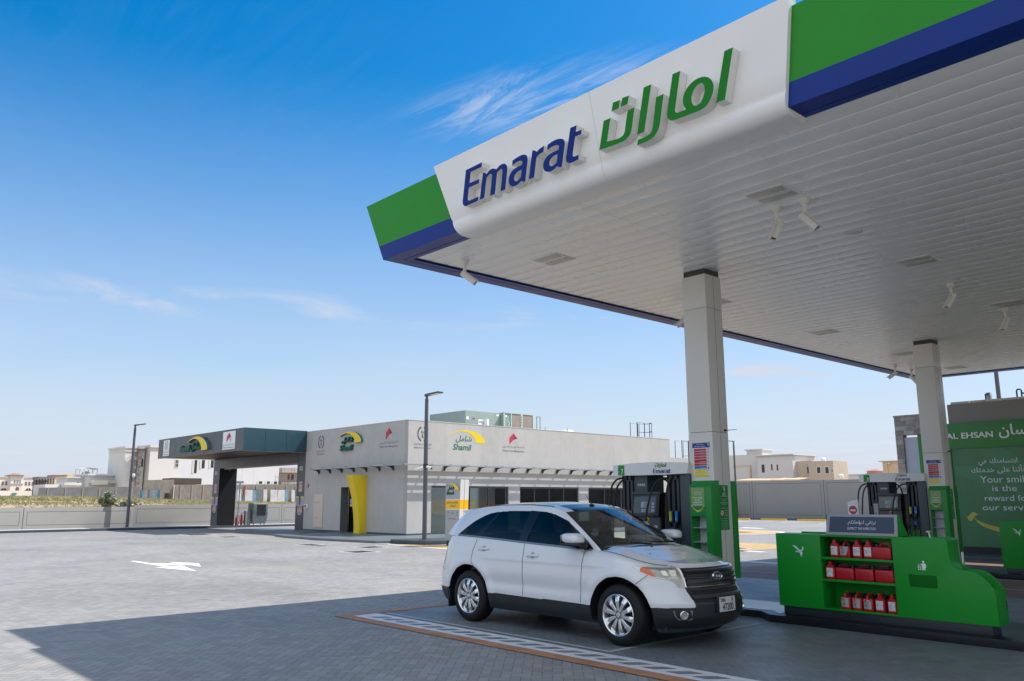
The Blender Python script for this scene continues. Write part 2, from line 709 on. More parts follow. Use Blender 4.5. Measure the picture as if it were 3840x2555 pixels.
M_RUBBER = mat('black_rubber', (0.014, 0.014, 0.015), 0.62, var=0.2, vscale=9, bump=0.1)
# ================================================================ SETTING
def paver_mat(name, color, size=0.105, ang=45.0, joint=0.035, var=0.12, rough=0.72, jdark=0.55, stain=0.12, dust=0.0):
    """interlocking block paving laid in herringbone"""
    m = bpy.data.materials.new(name)
    m.use_nodes = True
    t = NT(m.node_tree)
    b = t.n['Principled BSDF']
    b.inputs['Specular IOR Level'].default_value = 0.35
    tc = t.new('ShaderNodeTexCoord')
    v = t.mapping(tc.outputs['Object'], rot=(0, 0, math.radians(ang)), scale=(1 / size,) * 3)
    s = t.new('ShaderNodeSeparateXYZ')
    t.l.new(v, s.inputs[0])
    x, y = s.outputs[0], s.outputs[1]
    i, j = t.math('FLOOR', x), t.math('FLOOR', y)
    fx, fy = t.math('SUBTRACT', x, i), t.math('SUBTRACT', y, j)
    k = t.math('FLOORED_MODULO', t.math('SUBTRACT', i, j), 4.0)
    ox, oy = t.math('SUBTRACT', 1.0, fx), t.math('SUBTRACT', 1.0, fy)
    k0 = t.math('LESS_THAN', k, 0.5)
    k1 = t.math('LESS_THAN', t.math('ABSOLUTE', t.math('SUBTRACT', k, 1.0)), 0.5)
    k2 = t.math('LESS_THAN', t.math('ABSOLUTE', t.math('SUBTRACT', k, 2.0)), 0.5)
    k3 = t.math('GREATER_THAN', k, 2.5)
    # distance to the block's own edges; an inner edge counts as far away
    dl = t.math('ADD', fx, k1)
    dr = t.math('ADD', ox, k0)
    db = t.math('ADD', fy, k2)
    dt = t.math('ADD', oy, k3)
    d = t.math('MINIMUM', t.math('MINIMUM', dl, dr), t.math('MINIMUM', db, dt))
    bi = t.math('SUBTRACT', i, k1)
    bj = t.math('SUBTRACT', j, k2)
    cid = t.new('ShaderNodeCombineXYZ')
    t.l.new(bi, cid.inputs[0])
    t.l.new(bj, cid.inputs[1])
    wn = t.new('ShaderNodeTexWhiteNoise', noise_dimensions='2D')
    t.l.new(cid.outputs[0], wn.inputs['Vector'])
    big = t.noise(tc.outputs['Object'], 0.16, 6.0, 0.62, 0.4)
    mid = t.noise(tc.outputs['Object'], 1.7, 4.0, 0.6)
    fine = t.noise(tc.outputs['Object'], 60.0, 3.0, 0.6)
    f = t.mapr(wn.outputs[0], 0, 1, 1 - var, 1 + var)
    f = t.math('MULTIPLY', f, t.mapr(big, 0.3, 0.7, 1 - stain, 1 + stain))
    f = t.math('MULTIPLY', f, t.mapr(mid, 0.3, 0.7, 0.95, 1.05))
    f = t.math('MULTIPLY', f, t.mapr(fine, 0.3, 0.7, 0.92, 1.08))
    jm = t.mapr(d, joint * 0.6, joint * 1.6, jdark, 1.0, True)
    f = t.math('MULTIPLY', f, jm)
    cm = t.new('ShaderNodeVectorMath', operation='SCALE')
    cm.inputs[0].default_value = color
    t.l.new(f, cm.inputs['Scale'])
    base = cm.outputs[0]
    if dust:
        # blown sand lying in drifts, and darker tyre-worn lanes
        dn = t.noise(tc.outputs['Object'], 0.42, 7.0, 0.68, 0.6)
        base = t.mix(t.mapr(dn, 0.52, 0.72, 0.0, dust, True), base, (0.36, 0.30, 0.23, 1.0))
        wn2 = t.noise(t.mapping(tc.outputs['Object'], rot=(0, 0, math.radians(-8)), scale=(0.10, 1.0, 1.0)), 0.8, 5.0, 0.6)
        base = t.mix(t.mapr(wn2, 0.56, 0.72, 0.0, 0.45, True), base, (0.17, 0.165, 0.16, 1.0))
        sp = t.noise(tc.outputs['Object'], 1.15, 2.0, 0.5)
        base = t.mix(t.mapr(sp, 0.74, 0.80, 0.0, 0.6, True), base, (0.10, 0.095, 0.09, 1.0))
    t.l.new(base, b.inputs['Base Color'])
    t.l.new(t.mapr(mid, 0.3, 0.7, rough - 0.08, rough + 0.08), b.inputs['Roughness'])
    bp = t.new('ShaderNodeBump')
    bp.inputs['Strength'].default_value = 0.35
    bp.inputs['Distance'].default_value = 0.004
    t.l.new(t.math('ADD', t.mapr(d, 0.0, joint * 2.5, 0.0, 1.0, True), t.math('MULTIPLY', fine, 0.35)), bp.inputs['Height'])
    t.l.new(bp.outputs[0], b.inputs['Normal'])
    return m


M_PAVE = paver_mat('grey_block_paving', (0.262, 0.252, 0.238), stain=0.17, dust=0.35)
M_BAY = paver_mat('slate_block_paving', (0.165, 0.18, 0.195), jdark=0.7, var=0.10, rough=0.5, stain=0.3)
M_ORANGE = paver_mat('terracotta_block_paving', (0.42, 0.20, 0.105), size=0.10, ang=0.0, var=0.14)
M_TERRA = paver_mat('brown_block_paving', (0.20, 0.135, 0.105), var=0.12, stain=0.2)
M_SANDP = paver_mat('ochre_block_paving', (0.50, 0.33, 0.15), var=0.1)
M_WPAVE = paver_mat('white_block_paving', (0.62, 0.63, 0.65), size=0.10, ang=0.0, jdark=0.8, var=0.06)
M_GPAVE = paver_mat('dark_block_paving', (0.20, 0.21, 0.22), size=0.10, ang=0.0, jdark=0.8, var=0.08)
M_LINE = mat('road_paint', (0.66, 0.67, 0.67), 0.6, var=0.10, vscale=9, dirt=0.25)
M_LINE2 = mat('worn_road_paint', (0.36, 0.37, 0.37), 0.65, var=0.15, vscale=8, dirt=0.3)
M_KERB = mat('dark_granite_kerb', (0.010, 0.012, 0.016), 0.35, var=0.3, vscale=6, bump=0.05, spec=0.3)
M_ISLAND = mat('pale_granite_paving', (0.50, 0.51, 0.53), 0.35, var=0.06, vscale=2.0)
M_SLKERB = mat('slate_kerb', (0.040, 0.055, 0.070), 0.55, var=0.14, vscale=2.0, bump=0.08)
M_WALK = mat('slate_walk_tiles', (0.12, 0.14, 0.155), 0.5, var=0.1, vscale=1.5)


def terrain_z(x, y):
    """the plot beyond the boundary rises gently away from the forecourt"""
    d = -x
    if d < 57.0:
        base = 0.75
    else:
        base = 0.75 + 1.15 * (1 - math.exp(-(d - 57.0) / 16.0)) + max(0.0, d - 90.0) * 0.0048
    k = min(1.0, max(0.0, (y / d - 0.25) / 0.25))
    fall = k * (base - (1.05 + 0.0006 * d))
    return base - max(0.0, fall) * (1.0 if d < 320 else 0.75)


# desert sheet to the horizon
M_SAND = mat('desert_sand', (0.40, 0.29, 0.18), 0.9, var=0.18, vscale=0.25, bump=0.4, bscale=9.0)
g = G()
g.add([(-3500, -2500, -0.06), (2500, -2500, -0.06), (2500, 4500, -0.06), (-3500, 4500, -0.06)], [(0, 1, 2, 3)])
struct(g.build('ground', M_SAND))
xs = [-57.2, -58, -59.5, -61, -63, -65, -68, -72, -77, -84, -93, -105, -120, -140, -165, -195, -235, -300, -400, -560, -800]
rows = []
rnd = random.Random(4)
for xx in xs:
    row = []
    for k in range(81):
        yy = -40 + (k / 80.0) * 0.95 * -xx * 1.6
        row.append((xx, yy, terrain_z(xx, yy) + rnd.uniform(-0.05, 0.05) * (1 if xx < -59 else 0.3)))
    rows.append(row)
g = G()
g.grid(rows)
struct(g.build('terrain', M_SAND))

# forecourt paving
g = G()
g.add([(-53.0, -30, 0), (40, -30, 0), (40, 63.2, 0), (-53.0, 63.2, 0)], [(0, 1, 2, 3)])
struct(g.build('forecourt_paving', M_PAVE))


def flat(name, m, pts, z):
    gg = G()
    gg.add([(p[0], p[1], z) for p in pts], [tuple(range(len(pts)))], False)
    return struct(gg.build(name, m))


# refuelling bay in front of the first island
E1, E2, E3 = 0.004, 0.008, 0.012
flat('bay_paving', M_BAY, [(-11.58, 6.88), (14, 6.88), (14, 11.2), (-11.58, 11.2)], E1)
flat('bay_border', M_ORANGE, [(-11.58, 6.88), (14, 6.88), (14, 7.10), (-11.58, 7.10)], E2)
flat('bay_border', M_ORANGE, [(-11.58, 7.104), (-11.39, 7.104), (-11.39, 11.2), (-11.58, 11.2)], E2)
flat('bay_edge_band', M_WPAVE, [(-11.386, 7.104), (14, 7.104), (14, 7.53), (-11.386, 7.53)], E2)
g = G()
xx = -11.10
while xx < 6:
    g.add([(xx, 7.21, E3), (xx + 0.165, 7.21, E3), (xx + 0.335, 7.40, E3), (xx + 0.17, 7.40, E3)], [(0, 1, 2, 3)], False)
    xx += 0.325
struct(g.build('bay_edge_dashes', M_GPAVE))
g = G()
g.add([(-11.3, 7.62, E2), (-6.68, 7.62, E2), (-6.68, 7.70, E2), (-11.3, 7.70, E2)], [(0, 1, 2, 3)], False)
g.add([(-6.76, 7.704, E2), (-6.68, 7.704, E2), (-6.68, 10.9, E2), (-6.76, 10.9, E2)], [(0, 1, 2, 3)], False)
struct(g.build('bay_line', M_LINE2))
# lanes between the two islands and in front of the shop
flat('island_lane_paving', M_BAY, [(-11.3, 11.2), (14, 11.2), (14, 16.9), (-11.3, 16.9)], E1)
flat('brown_lane_paving', M_TERRA, [(-13.6, 16.9), (14, 16.9), (14, 20.2), (-12.2, 20.2)], E1)
flat('shop_lane_paving', M_TERRA, [(-9.2, 22.6), (14, 22.6), (14, 26.35), (-9.4, 26.35)], E1)
flat('lane_line', M_LINE2, [(-12.6, 18.35), (10, 18.35), (10, 18.45), (-12.6, 18.45)], E2)
flat('lane_line', M_LINE, [(-13.4, 21.0), (-11.8, 20.9), (-11.8, 21.25), (-13.3, 21.3)], E2)
# painted turn arrow
ARROW = [(-25.87, 8.52), (-26.0, 8.7), (-24.65, 8.7), (-24.21, 9.23), (-24.85, 9.26), (-23.7, 9.68), (-22.43, 9.23), (-23.15, 9.23), (-23.36, 8.93), (-23.57, 8.71),
         (-23.12, 8.67), (-23.18, 9.01), (-21.14, 8.6), (-22.3, 8.36), (-23.08, 8.24), (-23.15, 8.51)]
flat('arrow_marking', M_LINE, ARROW, E1)
# ochre paving strip by the inspection shop, with its white edge line, and the tongue near the far wall
flat('ochre_paving', M_SANDP, [(-28.4, 19.15), (-20, 18.6), (-16, 19.4), (-16, 30), (-25.5, 30), (-25.5, 20.5)], E1)
flat('ochre_edge_line', M_LINE, [(-28.5, 18.98), (-20, 18.42), (-20, 18.58), (-28.4, 19.13)], E2)
tong = smooth_outline([(-30.5, 37.6), (-24.6, 36.6), (-23.2, 37.0), (-22.9, 39.0, 1), (-23.6, 41.2, 1), (-25.2, 42.0, 1), (-34, 43.2)], 5)
flat('ochre_tongue_line', M_LINE, tong, E1)
flat('ochre_tongue', M_SANDP, [(p[0] * 0.99 - 0.42, (p[1] - 39.6) * 0.89 + 39.6) for p in tong], E2)
flat('parking_line', M_LINE, [(-29, 44.9), (-27.3, 44.8), (-27.3, 45.7), (-29, 45.9)], E1)
for px0, py0 in ((-37.5, 57.5), (-33.6, 58.2), (-30, 57.0)):
    flat('parking_line', M_LINE, [(px0, py0), (px0 + 1.5, py0 - 0.2), (px0 + 1.5, py0 + 0.2), (px0, py0 + 0.35)], E1)
flat('parking_line', M_LINE, [(-17.2, 25.2), (-15.3, 25.1), (-15.3, 25.5), (-17.2, 25.6)], E1)

# kerbed pump islands (two, one behind the other)
ISL_Z = 0.107
DY = 9.5


def island(dy):
    out = [(-10.6, 11.42 + dy), (-7.0, 11.42 + dy), (-6.72, 11.16 + dy), (3.0, 11.16 + dy), (3.3, 11.35 + dy), (3.3, 12.6 + dy), (3.0, 12.8 + dy),
           (-6.72, 12.85 + dy), (-7.0, 12.6 + dy), (-10.6, 12.6 + dy), (-10.9, 12.3 + dy), (-10.9, 11.7 + dy)]
    gg = G()
    gg.pz(out, 0.0, ISL_Z)
    struct(gg.build('island_kerb', M_KERB, bevel=0.012))
    cx, cy = -4.0, 12.0 + dy
    inn = []
    for p in out:
        inn.append((p[0] + (0.13 if p[0] < cx else -0.13), p[1] + (0.12 if p[1] < cy else -0.12)))
    if dy:
        flat('island_paving', M_SLATE, inn, ISL_Z + 0.004)
    else:
        a = [p for p in inn]
        flat('island_paving', M_ISLAND, [(-10.77, 11.8), (-10.47, 11.54), (-6.87, 11.54), (-6.66, 11.33), (-6.66, 12.72), (-6.87, 12.48), (-10.47, 12.48), (-10.77, 12.2)], ISL_Z + 0.004)


island(0.0)
island(DY)

# shop front walk
g = G()
g.box(-10.9, 14, 26.45, 28.6, 0.0, 0.09)
struct(g.build('shop_walk', M_SLATE, bevel=0.01))

# walk and kerb along the left boundary wall
g = G()
g.box(-52.9, -52.5, -30, 34, 0.0, 0.13)
struct(g.build('boundary_kerb', M_SLKERB, bevel=0.01))
g = G()
g.box(-57.1, -52.75, -30, 66, -0.05, 0.055)
struct(g.build('boundary_walk', mat('pale_walk', (0.42, 0.42, 0.42), 0.7, var=0.08))) 

# raised slate walk round the inspection shop
g = G()
g.pz([(-38.4, 19.35), (-36.6, 18.95), (-33.2, 18.8), (-29.3, 19.2), (-29.0, 20.3), (-29.9, 21.2), (-29.9, 45.0), (-32.9, 45.0), (-32.9, 23.6), (-38.4, 23.6)], 0.0, 0.10)
struct(g.build('shop_walk', M_WALK, bevel=0.015))
g = G()
g.pz([(-47.0, 21.2), (-43.6, 19.75), (-42.2, 20.4), (-40.4, 21.9), (-40.4, 23.6), (-47.0, 23.0)], 0.0, 0.10)
struct(g.build('shop_walk', M_WALK, bevel=0.015))
g = G()
g.pz([(-42.2, 20.4), (-38.4, 19.5), (-38.4, 23.6), (-40.4, 23.6), (-40.4, 21.9)], 0.0, 0.035)
struct(g.build('walk_ramp', M_WALK))
# lamp plinth
g = G()
g.pz([(-29.3, 19.95), (-28.5, 19.55), (-26.75, 19.85), (-26.65, 20.85), (-27.4, 21.3), (-29.0, 21.2)], 0.0, 0.15)
struct(g.build('lamp_plinth', M_SLKERB, bevel=0.02))


# manhole covers
def manhole(x, y, r, label):
    gg = G()
    n = 5
    gg.box(x - r * 1.35, x + r * 1.35, y - r * 1.35, y + r * 1.35, 0.001, 0.006)
    gg.m(1)
    for a in range(n):
        for b in range(n):
            u, w = -r + 2 * r * a / n, -r + 2 * r * b / n
            gg.box(x + u + 0.02, x + u + 2 * r / n - 0.02, y + w + 0.02, y + w + 2 * r / n - 0.02, 0.006, 0.012)
    o = gg.build('manhole_cover', [mat('concrete_surround', (0.42, 0.42, 0.40), 0.8, var=0.1), mat('cast_iron', (0.03, 0.03, 0.03), 0.6)])
    tag(o, label, 'manhole cover', 'manhole covers in the paving')


manhole(-27.0, 17.5, 0.42, 'dark iron manhole cover in the sunlit paving, nearest the lamp plinth kerb')
manhole(-24.9, 15.7, 0.42, 'dark iron manhole cover in front of the other one, further from the shop kerb')
manhole(-30.2, 16.7, 0.34, 'small faint manhole cover just outside the shop walk shadow')
manhole(-43.0, 17.4, 0.6, 'manhole cover with pale surround in the shade of the dark lane canopy')
manhole(-39.2, 17.4, 0.4, 'smaller manhole cover at the edge of the lane canopy shadow')
manhole(-29.9, 46.1, 0.55, 'manhole cover farthest back, near the ochre paving tongue')
manhole(-25.0, 39.3, 0.45, 'manhole cover set in the ochre paving tongue')
manhole(-17.2, 26.3, 0.42, 'manhole cover on sunlit paving just beyond the canopy shadow')


# ---------------------------------------------------------------- boundary walls
M_WALL = mat('rendered_wall', (0.29, 0.283, 0.268), 0.75, var=0.05, vscale=0.5, bump=0.08, bscale=30)
M_GROOVE = mat('wall_groove', (0.10, 0.10, 0.10), 0.9)
M_COPE = mat('wall_coping', (0.46, 0.455, 0.43), 0.75, var=0.05)


def panel_wall_x(X, y0, y1, z0, z1, joints, label, group):
    """boundary wall along Y, panels facing +X, each panel with an incised frame"""
    t = thing('boundary_wall', label, 'wall', (X, y0, z0), group)
    gg = G()
    gg.box(X - 0.18, X, y0, y1, z0 - 0.3, z1)
    gg.build('wall_body', M_WALL, t, bevel=0.012)
    js = [y0] + joints + [y1]
    gr = G()
    w = 0.022
    for a, b in zip(js[:-1], js[1:]):
        u0, u1, v0, v1 = a + 0.19, b - 0.19, z0 + 0.23, z1 - 0.25
        fn = face_x(X, 0.003)
        for r in ((u0, u1, v0, v0 + w), (u0, u1, v1 - w, v1), (u0, u0 + w, v0 + w, v1 - w), (u1 - w, u1, v0 + w, v1 - w)):
            rect(gr, *r, fn)
    for j in joints:
        rect(gr, j - 0.02, j + 0.02, z0, z1, face_x(X, 0.003))
    gr.build('panel_groove', M_GROOVE, t)
    return t


panel_wall_x(-57.05, -30, 18.80, 0.045, 1.335, [-20, -12.0, -4, 2.0, 6.2, 12.46], 'low pale boundary wall run left of the step, behind the leftmost lamp post', 'pale boundary wall runs on the left')
panel_wall_x(-57.05, 18.802, 24.25, 0.045, 1.447, [], 'slightly taller pale wall panel between the lamp post and the dark lane column', 'pale boundary wall runs on the left')
panel_wall_x(-57.05, 24.252, 42.0, 0.045, 1.447, [29.2, 33.9, 38.4], 'pale boundary wall run seen through the dark lane opening', 'pale boundary wall runs on the left')


def panel_wall_y(Y, x0, x1, z0, z1, joints, label):
    t = thing('boundary_wall', label, 'wall', (x0, Y, z0))
    gg = G()
    gg.box(x0, x1, Y, Y + 0.2, z0 - 0.3, z1)
    gg.build('wall_body', M_WALL, t, bevel=0.012)
    gr = G()
    js = [x0] + joints + [x1]
    fn = face_y(Y, 0.003)
    w = 0.03
    for a, b in zip(js[:-1], js[1:]):
        u0, u1, v0, v1 = a + 0.26, b - 0.26, z0 + 0.3, z1 - 0.22
        for r in ((u0, u1, v0, v0 + w), (u0, u1, v1 - w, v1), (u0, u0 + w, v0 + w, v1 - w), (u1 - w, u1, v0 + w, v1 - w)):
            rect(gr, *r, fn)
    for j in joints:
        rect(gr, j - 0.025, j + 0.025, z0, z1, fn)
    gr.build('panel_groove', M_GROOVE, t)
    return t


panel_wall_y(66.0, -57.05, 10.0, 0.06, 3.27, [-52, -46.8, -40.7, -34.0, -27.2, -20.5, -13.8, -7.0, 0], 'tall grey panelled boundary wall closing the rear of the forecourt')
g = G()
g.box(-50, 10, 63.2, 66.0, -0.05, 0.10)
struct(g.build('boundary_walk', M_SLKERB, bevel=0.01))
# yellow parking stops along it
M_YSTOP = mat('yellow_kerb_paint', (0.62, 0.36, 0.015), 0.6, var=0.1, vscale=5, dirt=0.15)
for n_, (a, b) in enumerate(((-44.6, -39.3), (-38.2, -35.9), (-34.9, -32.5), (-31.5, -29.1), (-28.1, -25.7))):
    gg = G()
    gg.px([(62.95, 0.0), (62.95, 0.07), (63.0, 0.13), (63.16, 0.13), (63.16, 0.0)], a, b)
    o = gg.build('kerb_stop', M_YSTOP, bevel=0.01)
    tag(o, ['yellow kerb block beside the column, leftmost along the rear wall', 'yellow kerb block, middle of the three in clear view by the rear wall',
            'yellow kerb block next to the no entry sign, by the rear wall', 'yellow kerb block hidden behind the fuel pump with the number three',
            'yellow kerb block farthest right along the rear wall'][n_], 'kerb block', 'yellow kerb blocks at the rear wall')
# small cone-like marker at the wall
g = G()
g.lathe([(0.34, 0.0), (0.34, 0.06), (0.2, 0.08), (0.1, 0.75), (0.06, 0.95), (0.0, 0.96)], (-42.4, 65.5, 0.1), n=14)
tag(g.build('traffic_marker', mat('faded_orange', (0.35, 0.17, 0.09), 0.7)), 'faded brown cone standing against the grey rear wall', 'cone')
# ================================================================ FUEL CANOPY
ZB = 5.55           # underside of the fascia
ZT = 6.46
CX0, CY0 = -10.9, 7.14
CX1, CY1 = 9.0, 27.9
LEAN = 0.233        # the fascia flares outwards as it rises
GBZ = 5.775         # blue / green joint

canopy = thing('fuel_canopy', 'big white forecourt canopy with green and blue fascia and raised lettering', 'canopy', (CX0, CY0, ZB))
M_SOFFIT = mat('white_soffit', (0.92, 0.915, 0.89), 0.28, var=0.02, vscale=0.6, spec=0.5)
M_SOFGAP = mat('soffit_gap', (0.7, 0.7, 0.69), 0.6)
M_FASCW = mat('white_fascia', (0.80, 0.795, 0.78), 0.32, var=0.02, vscale=0.7)
M_LETSIDE = mat('letter_return', (0.74, 0.73, 0.69), 0.5, var=0.03)
M_LGREEN = mat('letter_green', (0.010, 0.20, 0.016), 0.45, spec=0.2)
M_LBLUE = mat('letter_blue', (0.001, 0.022, 0.20), 0.45, spec=0.2)


def fy(z, off=0.0):
    return CY0 - (z - ZB) * LEAN - off


def fxl(z, off=0.0):
    return CX0 - (z - ZB) * LEAN - off


# roof deck over the soffit
g = G()
g.box(CX0 + 0.12, CX1 - 0.1, CY0 + 0.12, CY1 - 0.12, ZB + 0.2, ZT - 0.06)
g.build('roof_deck', mat('roof_sheet', (0.5, 0.5, 0.5), 0.6), canopy)


# fascia: front, left and back runs, green above, blue below, with an underside return, a groove and an inner blue strip
def fascia_run(kind, a, b):
    green, blue = G(), G()

    def P(s, z, o):
        if kind == 'front':
            return (s, fy(z) + o, z)
        if kind == 'back':
            return (s, CY1 + (z - ZB) * LEAN - o, z)
        if kind == 'right':
            return (CX1 + (z - ZB) * LEAN - o, s, z)
        return (fxl(z) + o, s, z)

    def strip(gg, prof):
        rows = []
        for s0 in (a, b):
            row = []
            for z, o in prof:
                s = s0
                k = (max(z, ZB) - ZB) * LEAN - o
                if s0 == a and kind != 'front2':
                    s = s0 - k
                elif s0 == b:
                    s = s0 + k
                row.append(P(s, z, o))
            rows.append(row)
        gg.grid(rows, smooth=False)
    strip(green, [(GBZ, 0.0), (ZT, 0.0), (ZT + 0.005, 0.10), (ZT - 0.1, 0.14)])
    strip(blue, [(GBZ, 0.0), (ZB, 0.0), (ZB, 0.23)])
    strip(blue, [(ZB + 0.02, 0.23), (ZB + 0.02, 0.25), (ZB, 0.25), (ZB, 0.34), (ZB + 0.16, 0.36)])
    if kind != 'back':
        pass
    green.build('green_fascia', M_GREEN, canopy)
    blue.build('blue_fascia', M_BLUE, canopy)


fascia_run('front', CX0, CX1)
fascia_run('left', CY0, CY1)
fascia_run('back', CX0, CX1)
fascia_run('right', CY0, CY1)

# soffit made of long cassette strips laid across the canopy, open joints between them
g = G()
ZS = ZB + 0.03
pitch = 0.322
y = CY0 + 0.37
while y < CY1 - 0.36:
    y1 = min(y + pitch, CY1 - 0.36)
    x0, x1 = CX0 + 0.38, CX1 - 0.38
    for xa, xb in ((x0, -7.068), (-7.062, -1.26), (-1.254, 4.5), (4.506, x1)):
        pr_ = [(y, ZS + 0.012), (y + 0.005, ZS + 0.002), (y + 0.014, ZS), (y1 - 0.022, ZS), (y1 - 0.012, ZS + 0.002), (y1 - 0.007, ZS + 0.012)]
        g.grid([[(xa, a, b) for a, b in pr_], [(xb, a, b) for a, b in pr_]], smooth=False)
    y += pitch
g.build('soffit_strips', M_SOFFIT, canopy)
g = G()
g.box(CX0 + 0.3, CX1 - 0.3, CY0 + 0.3, CY1 - 0.3, ZS + 0.0125, ZB + 0.19)
g.build('soffit_backing', M_SOFGAP, canopy)
# dark strips along the soffit sides: shade of the edge gap, put into colour
g = G()
for a in ((CX0 + 0.345, CX0 + 0.375, CY0 + 0.37, CY1 - 0.37), (CX1 - 0.375, CX1 - 0.345, CY0 + 0.37, CY1 - 0.37)):
    g.box(a[0], a[1], a[2], a[3], ZS - 0.004, ZS + 0.010)
g.build('soffit_gap_shade', M_DARKMETAL, canopy)

# white logo panel: leaning face, big rounded foot, short return under the soffit, slanted ends
PO = 0.06
prof = []
for z in (ZT + 0.075, 6.2, 5.9, 5.72):
    prof.append((z, fy(z, PO)))
rc = 0.17
zc, yc = 5.49 + rc, fy(5.49 + rc, PO) + rc
for k in range(0, 10):
    a = math.radians(180 + 90 * k / 9 - 13 * (1 - k / 9))
    prof.append((zc + rc * math.sin(a), yc + rc * math.cos(a)))
prof.append((5.49, CY0 + 0.30))
for k in range(1, 6):
    a = math.radians(270 + 90 * k / 5)
    prof.append((5.49 + 0.06 + 0.06 * math.sin(a), CY0 + 0.30 + 0.06 * math.cos(a)))


def pl(z):
    return -8.945 - max(0.0, z - 5.5) * 0.245


def pr(z):
    return -3.775 + max(0.0, z - 5.5) * 0.245


M_SEAM = mat('panel_seam', (0.60, 0.60, 0.58), 0.6)
g = G()
ncol = 14
seam = 0.478
cols = [k / ncol for k in range(ncol + 1)]
rows = []
for u in cols:
    rows.append([(pl(z) + (pr(z) - pl(z)) * u, yy, z) for z, yy in prof])
g.grid(rows)
for u, d in ((0, 1), (1, -1)):      # end returns
    a = [(pl(z) if u == 0 else pr(z), yy, z) for z, yy in prof]
    n_ = len(a)
    inner = [(p[0], max(p[1], min(CY0 + 0.36, p[1] + 0.13)) if p[2] > 5.6 else CY0 + 0.34, max(p[2], 5.54)) for p in a]
    g.grid([a, inner] if d > 0 else [inner, a], smooth=False)
g.add([(pl(ZT + 0.075), fy(ZT + 0.075, PO), ZT + 0.075), (pr(ZT + 0.075), fy(ZT + 0.075, PO), ZT + 0.075), (pr(ZT + 0.075), fy(ZT + 0.075, PO) + 0.14, ZT + 0.06), (pl(ZT + 0.075), fy(ZT + 0.075, PO) + 0.14, ZT + 0.06)], [(0, 1, 2, 3)], False)
logo_panel = g.build('logo_panel', M_FASCW, canopy, angle=50)
g = G()
rows = []
for du in (-0.0007, 0.0007):
    rows.append([(-6.13 + du * 5, yy - 0.0015, z) for z, yy in prof[:13]])
g.grid(rows)
g.build('panel_seam', M_SEAM, canopy)

# ---- raised lettering, outlines (x, z) in metres, third value 1 = smooth point
LY = 6.955          # letter face at the fascia foot

